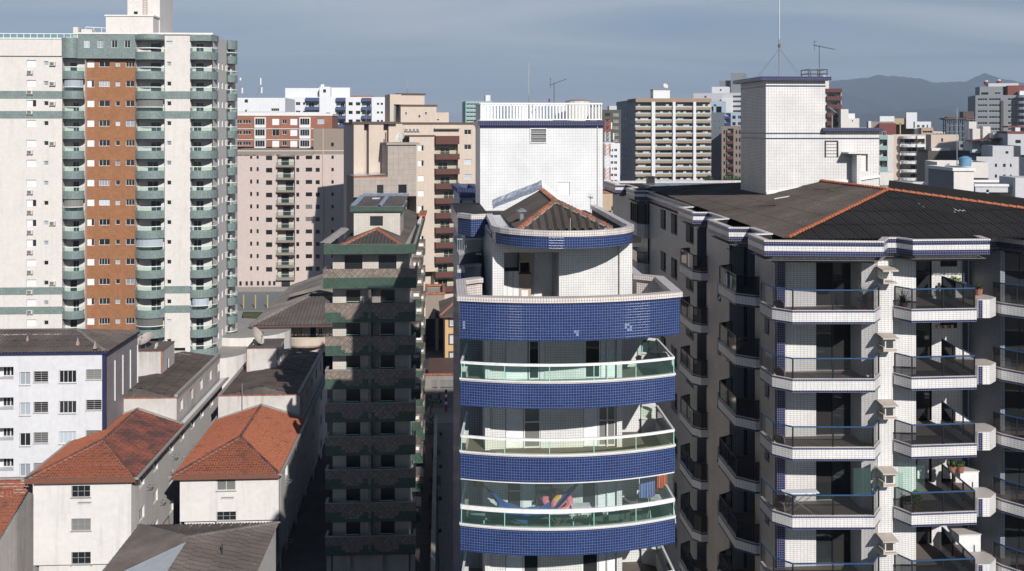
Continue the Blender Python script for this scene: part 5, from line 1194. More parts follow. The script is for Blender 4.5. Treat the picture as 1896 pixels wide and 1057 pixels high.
# roof
zri = nz(424, 697, Y+5); ze_ = zP1-.25
ap = (N_.X(697, Y+5), Y+5, zri)
rl, rr = (nx(628), Y+.2, ze_), (nx(747), Y+.2, ze_)
N_.part('roof_sheet', corrugated((0, -1, -.3), [rl, rr, ap], .32, .06, nper=5), ['pan_brown']); N_.part('roof_sheet', corrugated((-1, 0, -.3), [rl, ap, (ap[0], Y+12, zri), (rl[0], Y+12, ze_)], .32, .06, nper=4), ['pan_brown']); N_.part('roof_sheet', corrugated((1, 0, -.3), [rr, (rr[0]+.6, D2, ze_), (ap[0]+.6, D2, zri), ap], .32, .06, nper=4), ['pan_brown'])
for q in (rl, rr): ridge_line(N_, q, ap, 14, .12, 'ridge')
# penthouse
yp = Y+6.5; p0, p1 = N_.X(655, yp), N_.X(741, yp); zp0, zp1 = N_.Z(700, 391, yp), N_.Z(700, 382, yp)
N_.wall((p0, yp), (p1, yp), ze_, zp0, [(N_.X(685, yp)-p0, N_.X(709, yp)-p0, N_.Z(700, 418, yp), N_.Z(700, 400, yp), 'dark2')], 'ivory'); N_.wall((p1, yp), (p1, yp+7), ze_, zp0, [], 'ivory'); N_.wall((p0, yp+7), (p0, yp), ze_, zp0, [], 'ivory')
N_.part('parapet', Mesh().strip([(p0-.3, yp+8), (p0-.3, yp-.35), (p1+.35, yp-.35), (p1+.35, yp+8)], zp0, zp1, .25, 0, 1), ['green_tile', 'silver']); N_.part('soffit', Mesh().box(p0-.2, p1+.2, yp-.2, yp+7.8, zp0+.02, zp0+.1), ['ivory'])
yq = yp+8; zq = N_.Z(715, 363, yq); ql, qr = N_.X(672, yq), N_.X(757, yq); xm0, xm1 = (p0+.1)*.45+(p1)*.55, (ql*.45+qr*.55)
N_.part('roof_sheet', corrugated((0, -1, -.1), [(p0-.1, yp, zp1-.05), (p1+.15, yp, zp1-.05), (qr, yq, zq), (ql, yq, zq)], .3, .02, nper=4), ['fibre'])
foil(N_, (p0-.1, yp, zp1+.02), (ql, yq, zq+.05), .5); foil(N_, (ql, yq, zq), (qr, yq, zq), .5, h=.3); foil(N_, (xm0, yp, zp1), (xm1, yq, zq+.05), .35, h=.15)
N_.part('roof_panel', Mesh().bar(((p0*.7+p1*.3), yp+6.5, zp1+(zq-zp1)*.78), ((p0*.25+p1*.75)-1.2, yp+6.5, zp1+(zq-zp1)*.78), 1.6, .08), ['coping_tile'])
foil(N_, (nx(600), Y+.3, zP1), (N_.X(640, Y+9), Y+9, zP1+.5), .9, 'concrete')
# lean-to with orange tiles at the rear flank
N_.part('roof_sheet', Mesh().box(xf+.1, xf+.9, Y+26, Y+33, zP1+.2, zP1+.35), ['ridge'])
# ================================================================== generic mid distance block
def blk(name, lbl, cat, vp, p0, p1, ytop, Y, depth, sp, mat, wins=(), row0=0, n=0, bals=(), bottom=0, extra=(), group=None, side=(), roofmat='concrete', trim=None, sidemat=None, ref=None, parapet=.5, reveal=.15, topz=None):
    """front wall measured in photo pixels: wins (a,b,dy0,dy1,style) repeat every sp px from row0"""
    ref = ref if ref is not None else (p0+p1)/2
    Q = Bld(name, lbl, cat, vp, ref, Y, group)
    x = lambda p, y=Y: Q.X(p, y); z = lambda py, y=Y: Q.Z(ref, py, y)
    x0, x1 = x(p0), x(p1); zt = z(ytop)
    ops = []
    for k in range(n):
        yy = row0+k*sp
        for (a, b, d0, d1, st) in wins: ops.append((x(a)-x0, x(b)-x0, z(yy+d1), z(yy+d0), st))
    for (a, b, c0, c1, st) in extra: ops.append((x(a)-x0, x(b)-x0, z(c1), z(c0), st))
    for bb in bals:   # recessed balcony column (a, b, slab0, slab1, rail, slab material, glass material, n, first row, overhang)
        a, b, s0, s1, rl, smat, gmat, nn, r0, ov = bb[:10]
        for k in range(nn):
            yy = r0+k*sp; zc0 = z(yy+s1)+(.18); zc1 = z(yy+s0-sp)+.0
            zc1 = min(z(yy+s1-sp)-.02, zt-.3)
            if zc1-zc0 > .8: ops.append((x(a)-x0, x(b)-x0, zc0, zc1, 'recess', 1.3))
    w = Q.wall((x0, Y), (x1, Y), bottom, zt, [o for o in ops if o[2] > bottom+.05], mat, depth=reveal, detail=0, back=mat)
    for bb in bals:
        a, b, s0, s1, rl, smat, gmat, nn, r0, ov = bb[:10]
        xa, xb = x(a), x(b); zs0_, zs1_ = z(r0+s1), z(r0+s0); zr_ = z(r0+rl) if rl is not None else None
        m = Mesh().box(xa-.05, xb+.05, Y-ov, Y-ov+.12, zs0_, zs1_).box(xa-.05, xb+.05, Y-ov+.12, Y-.002, zs0_, zs0_+.16).box(xa-.05, xa+.07, Y-ov+.12, Y-.002, zs0_+.16, zs1_).box(xb-.07, xb+.05, Y-ov+.12, Y-.002, zs0_+.16, zs1_)
        if zr_: m.box(xa, xb, Y-ov+.02, Y-ov+.08, zr_-.06, zr_, 1)
        bo = Q.part('balcony', m, [smat, 'rail_white' if gmat != 'gold' else 'gold'])
        if zr_:
            g = Mesh(); g.poly(((xa, Y-ov+.05, zs1_), (xb, Y-ov+.05, zs1_), (xb, Y-ov+.05, zr_-.06), (xa, Y-ov+.05, zr_-.06))); Q.part('glass_panel', g, ['glass_green'], bo)
        dd = make_window(round((xb-xa)*.42, 2), 2.15, 'plain' if ov < 1 else 'wdoor', 0)[1]
        Hs = sp*Y/FPX
        for k in range(1, nn): copy_part(bo, -k*Hs)
        for k in range(nn): Q.put('door', dd, xa+(xb-xa)*random.choice([.2, .3, .45]), Y+1.22, zs0_-k*Hs+.2)
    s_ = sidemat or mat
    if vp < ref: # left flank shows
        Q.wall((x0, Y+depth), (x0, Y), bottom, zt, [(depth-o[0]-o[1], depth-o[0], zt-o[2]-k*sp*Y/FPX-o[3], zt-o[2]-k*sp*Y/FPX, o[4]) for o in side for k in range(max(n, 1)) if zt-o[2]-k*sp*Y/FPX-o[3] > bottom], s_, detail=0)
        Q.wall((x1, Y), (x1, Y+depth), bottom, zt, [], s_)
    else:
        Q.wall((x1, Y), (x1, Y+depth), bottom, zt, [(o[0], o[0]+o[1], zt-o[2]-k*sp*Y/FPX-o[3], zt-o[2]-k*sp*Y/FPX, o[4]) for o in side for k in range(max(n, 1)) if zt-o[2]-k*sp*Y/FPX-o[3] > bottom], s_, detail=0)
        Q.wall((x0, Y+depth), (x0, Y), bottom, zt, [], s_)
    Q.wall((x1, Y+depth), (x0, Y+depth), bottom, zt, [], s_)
    if any(len(o) > 5 for o in ops): Q.part('core', Mesh().box(x0+.05, x1-.05, Y+1.35, Y+depth-.05, bottom, zt-.3), [mat])
    Q.part('roof', Mesh().box(x0+.2, x1-.2, Y+.2, Y+depth-.2, zt-.5, zt-.4), [roofmat])
    if trim: Q.part('coping', Mesh().strip([(x0-.15, Y-.15), (x1+.15, Y-.15), (x1+.15, Y+depth+.15), (x0-.15, Y+depth+.15)], zt-.02, zt+.28*max(1, Y/150), .45, 0, closed=True), [trim])
    Q.x = x; Q.z = z; Q.x0, Q.x1, Q.zt, Q.Yf = x0, x1, zt, Y
    return Q
def rb(Q, p0, p1, y0, y1, dy, dep, mat, base=None, name='roof_block', trim=None, wins=()):
    """block on the roof: columns p0..p1, rows y0..y1, set back by dy"""
    Y = Q.Yf+dy; x0, x1 = Q.X(p0, Y), Q.X(p1, Y); zt = Q.Z((p0+p1)/2, y0, Y); zb = Q.Z((p0+p1)/2, y1, Y) if base is None else base
    o = Q.part(name, Mesh().box(x0, x1, Y, Y+dep, zb, zt), [mat])
    if trim: Q.part('coping', Mesh().box(x0-.2, x1+.2, Y-.2, Y+dep+.2, zt, zt+.3), [trim])
    for (a, b, c, d, st) in wins: key = make_window(round(Q.X(b, Y)-Q.X(a, Y), 2), round((d-c)*Y/FPX, 2), st, 0); Q.put('window', key[1], Q.X(a, Y), Y-.03, Q.Z((p0+p1)/2, d, Y))
    return o
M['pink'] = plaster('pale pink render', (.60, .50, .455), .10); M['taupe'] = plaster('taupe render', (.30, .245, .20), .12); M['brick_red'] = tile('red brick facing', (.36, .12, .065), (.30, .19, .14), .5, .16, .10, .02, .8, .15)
M['white_far'] = plaster('white far render', (.76, .77, .78), .10); M['blue_far'] = plaster('slate blue balcony render', (.075, .10, .20), .1)
M['beige'] = plaster('peach beige render', (.62, .515, .425), .12); M['beige_grid'] = tile('beige square tile', (.43, .37, .32), (.34, .29, .25), 1.0, 1.0, .03, .04, .6, .1); M['maroon'] = plaster('maroon render', (.125, .048, .038), .1); M['gold'] = paint('yellow handrail', (.5, .36, .13), .5)
M['trim_brown'] = paint('brown roof trim', (.10, .055, .045), .6)
# ---- pink block
P = blk('apartment_building', 'pale pink block with taupe top and green glass balconies, behind the pavilion roof', 'apartment building', 835, 425, 647, 286, 245, 22, 22.93, 'pink',
    [(463, 467, -4.5, 3, 'plain'), (475, 479, -4.5, 3, 'plain'), (492.5, 504, -3, 5.5, ['plain', 'plain', 'dark2']), (548.5, 554, -3, 4.5, 'plain'), (566, 578, -3.5, 4, ['plain', 'dark2', 'darkmid']), (584.5, 592, -3, 4.5, 'plain'), (613.5, 618, -3, 3.5, 'plain')],
    290.8, 10, [(513, 546, 14.5, 18.5, 7, 'taupe', 'g', 10, 290.8, .9)], extra=[(a, a+4.5, 520, 528, 'plain') for a in (434, 443, 454.5, 463.5, 475.5, 484.5, 497, 505.5, 563, 573)]+[(521, 537, 515, 533, 'plain')], ref=540, roofmat='taupe')
rb(P, 425, 580, 277, 286, .0, 20, 'taupe', P.zt-.3, 'roof_block'); rb(P, 580.5, 647, 238, 286, .05, 20, 'taupe', P.zt-.3, 'roof_block', wins=[(613, 618, 264, 270.5, 'plain')])
P.part('string_course', Mesh().box(P.x0, P.x1, 244.85, 245.03, P.z(280), P.z(278.8)), ['stone_white']); P.part('downpipe', Mesh().tube([(P.x(598), 244.8, P.z(238)), (P.x(598), 244.8, P.z(500))], .11, 5), ['beige'])
for k in range(9):
    P.part('side_balcony', Mesh().box(P.x1, P.x1+.9, 246.5, 249.5, P.z(302+k*22.93)-.0, P.z(302+k*22.93)+.4, 1).box(P.x1+.1, P.x1+.8, 246.6, 249.4, P.z(302+k*22.93)+.4, P.z(302+k*22.93)+1.1), ['pane', 'taupe'])
# ---- red brick block
Kb = blk('apartment_building', 'red brick block with white framed bays and white roof edge, above the pale pink block', 'apartment building', 835, 425, 615, 214, 277, 14, 20.2, 'brick_red',
    [(428, 448, -3.5, 3, 'slide4'), (449.5, 464.5, -3.5, 3, 'slide3'), (504, 517, -6, 6, ['shutter', 'shutter', 'slide']), (522.5, 531, -4, 3.5, 'slide'), (537.5, 550.5, -6, 6, ['shutter', 'shutter', 'curt'])], 225.4, 3, extra=[(588, 600.5, 220, 229.5, 'curt')], ref=520, roofmat='stone_white', trim='stone_white')
for k in range(3):
    yy = 225.4+k*20.2
    for a, b in ((472, 493), (555, 575.5)):
        Kb.part('bay', Mesh().box(Kb.x(a), Kb.x(b), 276.2, 277, Kb.z(yy+11), Kb.z(yy-8)), ['frame_white']); w = make_window(round(Kb.x(b-1.5)-Kb.x(a+1.5), 2), round(12*277/2000, 2), 'slide4', 0); Kb.put('window', w[1], Kb.x(a+1.5), 276.15, Kb.z(yy+5.5))
    Kb.part('string_course', Mesh().box(Kb.x0, Kb.x(581), 276.8, 276.99, Kb.z(yy+13.6), Kb.z(yy+12.4)), ['stone_white'])
rb(Kb, 425, 604, 207.5, 214, 2, 9, 'white_far', Kb.zt-.1)
# ---- white block with slate blue balconies
W = blk('apartment_building', 'white block with slate blue balconies, rising behind the red brick block', 'apartment building', 760, 528, 722, 179.5, 350, 16, 16.0, 'white_far',
    [(534, 545, -3, 3, ['slide', 'curt']), (547.5, 556, -3, 3, 'slide'), (561, 565, -2.5, 2, 'plain'), (596, 598.5, -2, 1, 'plain'), (645.5, 653, -3, 3, 'plain'), (659, 667, -3, 3, 'plain'), (698, 702, -2, 2, 'plain'), (705, 709, -2, 2, 'plain'), (714, 721.5, -3, 3, 'slide')], 192, 6,
    [(566, 591, 5.5, 12, None, 'blue_far', 'g', 5, 192, 1.2), (622.5, 640, 5.5, 12, None, 'blue_far', 'g', 5, 192, 1.2), (670, 688, 5.5, 12, None, 'blue_far', 'g', 5, 192, 1.2)], ref=640)
for a, b in ((566, 591), (622.5, 640), (670, 688)): W.part('balcony_head', Mesh().box(W.x(a), W.x(b), 348.8, 350, W.z(187.5), W.z(181)), ['blue_far'])
rb(W, 528, 592, 163, 180, 3, 9, 'white_far', W.zt-.4); rb(W, 591.5, 612, 160.5, 180, -.3, 9, 'white_far', W.zt-14, wins=[(598, 604, 165, 171.5, 'open')]); rb(W, 612.5, 648, 162, 180, 4, 9, 'white_far', W.zt-.4); rb(W, 594, 600, 156, 161, 4, 3, 'white_far')
rb(W, 649, 690, 177, 180, 3, 9, 'ridge_old', W.zt-.4)
W2 = blk('apartment_building', 'blank white block carrying mobile phone masts, just right of the cream tower', 'apartment building', 835, 425, 528, 181, 320, 20, 18, 'white_far', extra=[(453, 459, 184, 190, 'plain'), (502, 517, 200.5, 205.5, 'slide4'), (454, 457, 203, 207, 'plain')], ref=480, roofmat='white_far')
# ---- beige group, turned to the street
Cc = blk('apartment_building', 'peach beige block with fluted wall and stacked roof boxes, left of the blue tower', 'apartment building', 300, 655, 884, 230, 205, 12, 27.9, 'beige',
    [(859.6, 872.8, -4.5, 4.8, ['slide', 'curt', 'mid'])], 244.5, 9, [(804.5, 848, 13, 23.5, 8.5, 'maroon', 'gold', 10, 272, 1.1)], ref=780, trim='trim_brown', roofmat='concrete', extra=[])
Yc = 205.0
def ccx(p, y=Yc): return Cc.X(p, y)
def ccz(py, p=780, y=Yc): return Cc.Z(p, py, y)
ft = ccz(230)
for a, b, y_ in ((655, 674, -2.0), (683, 710, -2.0), (719.5, 745, -1.4)):
    Cc.part('fin', Mesh().box(Cc.X(a, Yc+y_), Cc.X(b, Yc+y_), Yc+y_, Yc-.002, 0, ft+.05), ['beige'])
Cc.part('coping', Mesh().box(Cc.X(652, Yc-2.3), Cc.X(735, Yc-2.3), Yc-2.3, Yc-.16, ft+.05, ft+.5), ['trim_brown'])
# lower gridded volume in front
Yf = Yc-8
x0, x1 = Cc.X(655, Yf), Cc.X(771, Yf); xm = Cc.X(718, Yf)
Cc.wall((x0, Yf), (x1, Yf), 0, Cc.Z(715, 326, Yf), [(Cc.X(a, Yf)-x0, Cc.X(b, Yf)-x0, Cc.Z(715, d, Yf), Cc.Z(715, c, Yf), 'plain') for a, b, c, d in ((698, 710, 342, 359), (737.5, 753, 342, 364))], 'beige_grid', detail=0)
Cc.wall((xm, Yf), (x1, Yf), Cc.Z(715, 326, Yf), Cc.Z(745, 268, Yf), [], 'beige_grid'); Cc.wall((x0, Yf+8), (x0, Yf), 0, Cc.Z(715, 326, Yf), [], 'taupe'); Cc.wall((xm, Yf+8), (xm, Yf), Cc.Z(715, 326, Yf), Cc.Z(745, 268, Yf), [], 'beige_grid')
Cc.wall((x1, Yf), (x1, Yf+8), 0, Cc.Z(745, 268, Yf), [], 'beige_grid'); Cc.part('coping', Mesh().box(xm-.3, x1+.5, Yf-.4, Yf+7, Cc.Z(745, 268, Yf), Cc.Z(745, 264, Yf)), ['concrete'])
Cc.part('roof_sheet', Mesh().bar((x0+.2, Yf+3, Cc.Z(715, 326, Yf)+.1), (xm-.2, Yf+3, Cc.Z(715, 326, Yf)+.35), 5, .1), ['silver']); Cc.part('fascia', Mesh().box(x0-.1, xm, Yf-.15, Yf, Cc.Z(715, 326, Yf)-.1, Cc.Z(715, 326, Yf)+.12), ['ridge'])
# wall with the white windows, between box and balconies
Yw = Yc-2.4; a0, a1 = Cc.X(758, Yw), Cc.X(804, Yw)
Cc.wall((a0, Yw), (a1, Yw), 0, Cc.Z(780, 252, Yw), [(Cc.X(773.5, Yw)-a0, Cc.X(785, Yw)-a0, Cc.Z(780, 279.5+28*k, Yw), Cc.Z(780, 269+28*k, Yw), ['shutter', 'half', 'shutter']) for k in range(9)], 'beige', detail=0); Cc.wall((a1, Yw), (a1, Yc), 0, Cc.Z(780, 252, Yw), [], 'beige'); Cc.part('coping', Mesh().box(Cc.X(747, Yw), a1+.2, Yw-.25, Yc-.02, Cc.Z(780, 252, Yw), Cc.Z(780, 250, Yw)), ['trim_brown'])
Cc.part('balcony_head', Mesh().box(ccx(804.5), ccx(848), Yc-1.1, Yc, ccz(267), ccz(251.5)), ['maroon'])
# cut-back at the roof above the balconies
Cc.part('roof_slab', Mesh().box(ccx(803), ccx(850), Yc-1.0, Yc-.05, ccz(239), ccz(237.5)), ['concrete'])
rb(Cc, 722, 743, 174.5, 193, 2, 5, 'beige', name='roof_block'); rb(Cc, 722, 729, 193, 226, 2, 5, 'beige'); rb(Cc, 740, 786, 175.5, 193.5, 2.3, 6.4, 'beige', trim='trim_brown'); rb(Cc, 744, 766, 193.5, 230, 2.5, 6, 'beige')
rb(Cc, 742, 808, 196.5, 232, .6, 4, 'beige', trim='trim_brown', wins=[(749.5, 754, 206, 213, 'slide'), (775, 778, 213, 217, 'plain'), (786, 791, 206, 212.5, 'slide')]); rb(Cc, 806, 831, 208, 228, 3.5, 3, 'beige', wins=[(808, 814, 219.5, 223, 'open')])
for i in range(4): Cc.put('air_conditioner', AC, ccx(752+i*7), Yc-.1, ccz(243))
m = Mesh(); m.bar((ccx(752), Yc-2.05, ccz(236)), (ccx(752), Yc-2.05, ccz(246)), .1, .1)
Cc.part('ladder', Mesh().tube([(Cc.X(714, Yc-2.5), Yc-2.5, ccz(245)), (Cc.X(714, Yc-2.5), Yc-2.5, ccz(322))], .1, 4).tube([(Cc.X(717, Yc-2.5), Yc-2.5, ccz(245)), (Cc.X(717, Yc-2.5), Yc-2.5, ccz(322))], .1, 4), ['trim_brown'])
# ---- yellow ochre house behind the blue tower's left side
M['ochre'] = plaster('yellow ochre render', (.62, .40, .20), .15)
O = blk('apartment_building', 'yellow ochre block with white windows and brown hipped roof, left of the blue tower', 'apartment building', 780, 824, 905, 582, 172, 12, 32.4, 'ochre', [(833, 849, -8, 8.5, ['curt', 'curt', 'slide']), (866, 880, -8, 8.5, 'curt')], 595, 3, ref=850, sidemat='taupe')
for k in range(3):
    z0, z1 = O.z(605.5+32.4*k), O.z(585+32.4*k); pass
    f = Mesh()
    for (a, b, c, d) in ((O.x(830.5), O.x(833), z0, z1), (O.x(849), O.x(851.5), z0, z1), (O.x(833), O.x(849), z0, z0+.18), (O.x(833), O.x(849), z1-.18, z1)): f.box(a, b, 171.9, 171.99, c, d)
    O.part('architrave', f, ['trim_brown'])
zr = O.zt; a, b = (O.x0-.8, 171.2, zr), (O.x1+.8, 171.2, zr); ap = ((a[0]+b[0])/2, 178, zr+2.6)
O.part('roof_sheet', corrugated((0, -1, -.3), [a, b, ap], .35, .05, nper=3), ['pan_brown']); O.part('roof_sheet', corrugated((-1, 0, -.3), [a, ap, (a[0], 185, zr)], .35, .05, nper=3), ['pan_brown']); ridge_line(O, a, ap, 16, .15, 'ridge'); O.part('fascia', Mesh().box(a[0], b[0], 171.0, 171.2, zr-.3, zr+.02), ['trim_brown'])
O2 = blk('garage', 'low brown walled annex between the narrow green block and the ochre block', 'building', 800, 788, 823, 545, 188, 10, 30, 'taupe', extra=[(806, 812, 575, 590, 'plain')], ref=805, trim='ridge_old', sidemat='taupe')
# ---- pavilion with the big corrugated roof
V = blk('pavilion', 'two storey beige house with rounded balcony under a big corrugated roof, behind the second low-rise', 'house', 835, 498, 640, 604, 172, 34, 33, 'beige', extra=[(515, 521, 607, 621, 'louvre'), (553, 559, 605, 620, 'mid'), (574, 585, 606, 625, 'plain'), (590, 597, 608, 620, 'slide'), (512, 518, 640, 650, 'plain'), (553, 559, 640, 652, 'plain')], ref=560)
vx = lambda p, y=172: V.X(p, y); vz = lambda p, y=172: V.Z(560, p, y)
arc = arc3((vx(534), 171.9), (vx(568), 170.2), (vx(601), 171.9), 12)
bv = V.part('balcony', Mesh().strip(arc, vz(640), vz(624), .15, 0, 1).prism(arc, vz(640)+.01, vz(637), 0), ['beige', 'stone_white'])
zee = V.Z(463, 602, 168); zrg = zee+2.7
e0 = V.on(463, 602.5, zee); e0 = (e0[0], e0[1], zee); e1 = (vx(660, e0[1]), e0[1], zee)
r0 = V.on(570, 548.5, zrg); r1 = (V.on(598, 548.5, zrg)[0], r0[1], zrg)
r0 = (r0[0], r0[1], zrg); e2 = (e0[0], e0[1]+42, zee); r2 = (r0[0], r0[1]+30, zrg)
V.part('roof_sheet', corrugated((0, -1, -.4), [e0, e1, r1, r0], .55, .07, nper=4), ['fibre']); M['fibre_beige'] = fibre('sun bleached sheeting', (.25, .22, .19), (.40, .36, .31), .5)
V.part('roof_sheet', corrugated((-1, 0, -.4), [e0, r0, r2, e2], .55, .06, nper=4), ['fibre_beige']); V.part('ridge_cap', Mesh().bar(e0, r0, .7, .25), ['fibre_light'])
V.part('fascia', Mesh().box(e0[0], e1[0], e0[1]-.1, e0[1]+.05, zee-.35, zee-.05), ['trim_brown'])
for i in range(3):   # stepped monitor roofs on the ridge
    y = r0[1]+3+i*6; zz = zrg+.9; xa, xb, xc = r0[0]-3.5+i*1.0, r0[0]+1.5+i*.7, r0[0]+7.5
    m = Mesh(); m.poly(((xa, y, zz-1.0), (xb, y, zz+.4), (xb, y+6, zz+.6), (xa, y+6, zz-.9))); m.poly(((xb, y, zz+.4), (xc, y, zz-1.0), (xc, y+6, zz-.9), (xb, y+6, zz+.6))); m.poly(((xa, y, zz-1.0), (xa, y, zz-1.5), (xb, y, zz-.3), (xb, y, zz+.4))); m.poly(((xb, y, zz-.3), (xc, y, zz-1.5), (xc, y, zz-1.0), (xb, y, zz+.4))); V.part('roof_monitor', m, ['fibre_beige'])
m = Mesh().prism([(vx(480), 173), (vx(498), 173), (vx(498), 190), (vx(480), 190)], 0, vz(608), 0); V.part('wing', m, ['taupe'])
# ---- court, ramp, grass
M['court'] = plaster('grey green court surfacing', (.19, .21, .215), .15); M['grass'] = fibre('short dry grass', (.085, .10, .03), (.13, .13, .06), .5); M['pave_pale'] = plaster('pale concrete paving', (.27, .245, .22), .35)
Gq = Fr_ = Bld.__new__(Bld); Gq.phi = math.atan((948-835)/FPX); Gq.c = cos(Gq.phi); Gq.s = sin(Gq.phi)
def gsheet(name, pts, z, mat, zs=None):
    m = Mesh(); w = [Gq.world(*Gq.on(px, py, z), z) for px, py in pts]; c = w[0]; m.poly(w); return structure(name, m.data(name, [mat], c), c)
def raised(name, pts, z, mat):
    w = [Gq.on(px, py, z) for px, py in pts]; w = [Gq.world(a, b, 0)[:2] for a, b in w]; m = Mesh().prism(w, 0, z, 0); return structure(name, m.data(name, [mat], (w[0][0], w[0][1], 0)), (w[0][0], w[0][1], 0))
raised('court', [(418, 575), (600, 575), (600, 534), (418, 534)], 2.2, 'court')
raised('lawn', [(450, 590), (520, 590), (520, 572), (450, 572)], 2.0, 'grass')
gsheet('road', [(380, 760), (480, 760), (500, 600), (400, 600)], .01, 'pave_pale')
Bx = Bld('boundary_wall', 'long low pale wall at the foot of the pink block behind the grey court', 'wall', 835, 500, 243.5)
Bx.part('wall', Mesh().box(Bx.X(425, 243.5), Bx.X(640, 243.5), 243.4, 243.6, 0, Bx.Z(500, 531, 243.5)).box(Bx.X(425, 243.5), Bx.X(640, 243.5), 243.3, 243.4, 0, Bx.Z(500, 534, 243.5)), ['pave_pale'])
for i, p in enumerate((451, 473, 495.5)):
    b_ = Gq.on(p, 571, 2.2); w = Gq.world(*b_, 2.2); m = Mesh().tube([(0, 0, 0), (0, 0, 2.6)], .14, 6, 0).tube([(0, 0, 2.6), (0, 0, 2.75)], [.16, .05], 6, 0)
    o = link('post', m.data('post', ['gold']), None, w); tag(o, ['leftmost', 'middle', 'rightmost'][i]+' yellow post of the grey court behind the pavilion', 'post', 'yellow posts of the court')
# ---- passage between the green block and the blue tower
M['paving'] = tile('brown paving', (.15, .115, .095), (.09, .07, .06), .4, .4, .12, .02, .8, .3); M['paving2'] = tile('pinkish grey paving', (.19, .16, .145), (.12, .10, .09), .5, .5, .08, .02, .8, .3)
gsheet('path', [(700, 1140), (812, 1140), (806, 785), (785, 785)], .008, 'paving'); gsheet('yard', [(815, 1140), (920, 1140), (880, 785), (808, 785)], .012, 'paving2')
gsheet('pavement', [(700, 784), (900, 784), (900, 740), (700, 740)], .015, 'pave_pale')
def gat(px, py, z=0): return Gq.world(*Gq.on(px, py, z), z)
a, b = gat(813, 1057), gat(807, 795)
m = Mesh(); m.bar((a[0], a[1]-8, .9), (b[0], b[1], .9), .25, 1.8, 0).bar((a[0], a[1]-8, 1.85), (b[0], b[1], 1.85), .4, .1, 0); o = link('boundary_wall', m.data('boundary_wall', ['concrete'], (a[0], a[1], 0)), None, (a[0], a[1], 0)); tag(o, 'narrow concrete wall splitting the shaded passage beside the blue tower', 'wall')
for i in range(5):
    p = gat(819, 1010-i*62); o = link('light_fitting', Mesh().box(-.15, .15, -.05, .05, 0, .35).box(-.1, .1, -.12, -.05, .1, .3).data('light_fitting', ['black']), None, (p[0]-.2, p[1], 1.2)); tag(o, ['nearest', 'second nearest', 'middle', 'second farthest', 'farthest'][i]+' small black fitting on the wall of the shaded passage', 'light fitting', 'fittings along the passage wall')
E_ = Bld('gate_wall', 'pale street wall with barred openings and gate at the far end of the passage', 'gate', 800, 820, 150)
e0, e1 = E_.X(786, 150), E_.X(880, 150); zz = lambda p: E_.Z(820, p, 150)
E_.wall((e0, 150), (e1, 150), 0, zz(694), [(E_.X(a, 150)-e0, E_.X(b, 150)-e0, zz(730), zz(704), 'recess', .1) for a, b in ((800, 811), (815, 842), (850, 870))], 'pave_pale', depth=.2, back='concrete')
m = Mesh()
for a, b in ((800, 811), (815, 842), (850, 870)):
    xa, xb = E_.X(a, 150), E_.X(b, 150); n = int((xb-xa)/.16)
    for i in range(n): m.box(xa+i*.16, xa+i*.16+.03, 149.95, 149.98, zz(730), zz(704))
    m.box(xa, xb, 149.94, 149.99, zz(717), zz(716.4))
E_.part('grille', m, ['dark_metal'], kind='stuff'); E_.part('coping', Mesh().box(e0-.1, e1, 149.8, 150.3, zz(694), zz(691.5)), ['ridge_old']); E_.part('floor_slab', Mesh().box(e0+.5, e1, 150.4, 168, 2.8, 3.1), ['trim_brown'])
# ================================================================== distant blocks, right half
M['strip_brown'] = plaster('brown strip render', (.36, .25, .165), .1); M['grey_far'] = plaster('grey far render', (.25, .265, .28), .1); M['dim_grey'] = plaster('slate grey render', (.16, .19, .22), .1)  # grey far render is darkened to hold the terraced tower's shaded face
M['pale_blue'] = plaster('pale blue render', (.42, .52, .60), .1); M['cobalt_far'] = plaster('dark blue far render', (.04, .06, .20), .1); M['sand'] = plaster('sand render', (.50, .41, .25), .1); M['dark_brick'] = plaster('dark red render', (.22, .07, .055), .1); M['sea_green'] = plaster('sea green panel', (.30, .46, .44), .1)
M['dull_white'] = plaster('dull white render', (.58, .58, .60), .12); M['olive'] = plaster('dark olive render', (.10, .09, .075), .1); M['tan_far'] = plaster('tan far render', (.50, .38, .26), .12)
# banded slab block
Y = 468.0; sp = 12.37
S1 = Bld('apartment_building', 'wide slab block with brown bands and three white vertical fins, behind the flat roof', 'apartment building', 800, 1240, Y)
X_ = lambda p, y=Y: S1.X(p, y); Z_ = lambda p, y=Y: S1.Z(1240, p, y)
x0, x1 = X_(1177), X_(1317)
bays = [(1177, 1206), (1212.5, 1245), (1250, 1283), (1288, 1317)]
S1.part('core', Mesh().box(x0+.1, x1-.1, Y+1.6, Y+20, 0, Z_(184)), ['strip_brown'])
for k in range(13):
    yt = 190.2+k*sp
    for i, (a, b) in enumerate(bays):
        xa, xb = X_(a), X_(b)
        bo = S1.part('balcony', Mesh().box(xa, xb, Y, Y+1.6, Z_(yt+13.0), Z_(yt+8.6), 0), ['strip_brown'])
        S1.part('handrail', Mesh().box(xa, xb, Y-.05, Y, Z_(yt+6.9), Z_(yt+6.1)), ['rail_white'], bo)
        g = Mesh(); g.poly(((xa, Y+.03, Z_(yt+8.6)), (xb, Y+.03, Z_(yt+8.6)), (xb, Y+.03, Z_(yt+6.9)), (xa, Y+.03, Z_(yt+6.9)))); S1.part('glass_panel', g, ['sea_green'], bo)
        n = 6; m = Mesh()
        for j in range(n): q0 = xa+(xb-xa)*j/n; m.box(q0+.03, q0+(xb-xa)/n-.03, Y+1.4, Y+1.59, Z_(yt+8.7), Z_(yt+2), random.choice([0, 0, 0, 1, 2]))
        S1.part('window_band', m, ['pane', 'dull_white', 'curtain'], bo)
for a, b in ((1206, 1212.5), (1245, 1250), (1283, 1288)): S1.part('fin', Mesh().box(X_(a), X_(b), Y-.9, Y+1.6, 0, Z_(188.5)), ['white_far'])
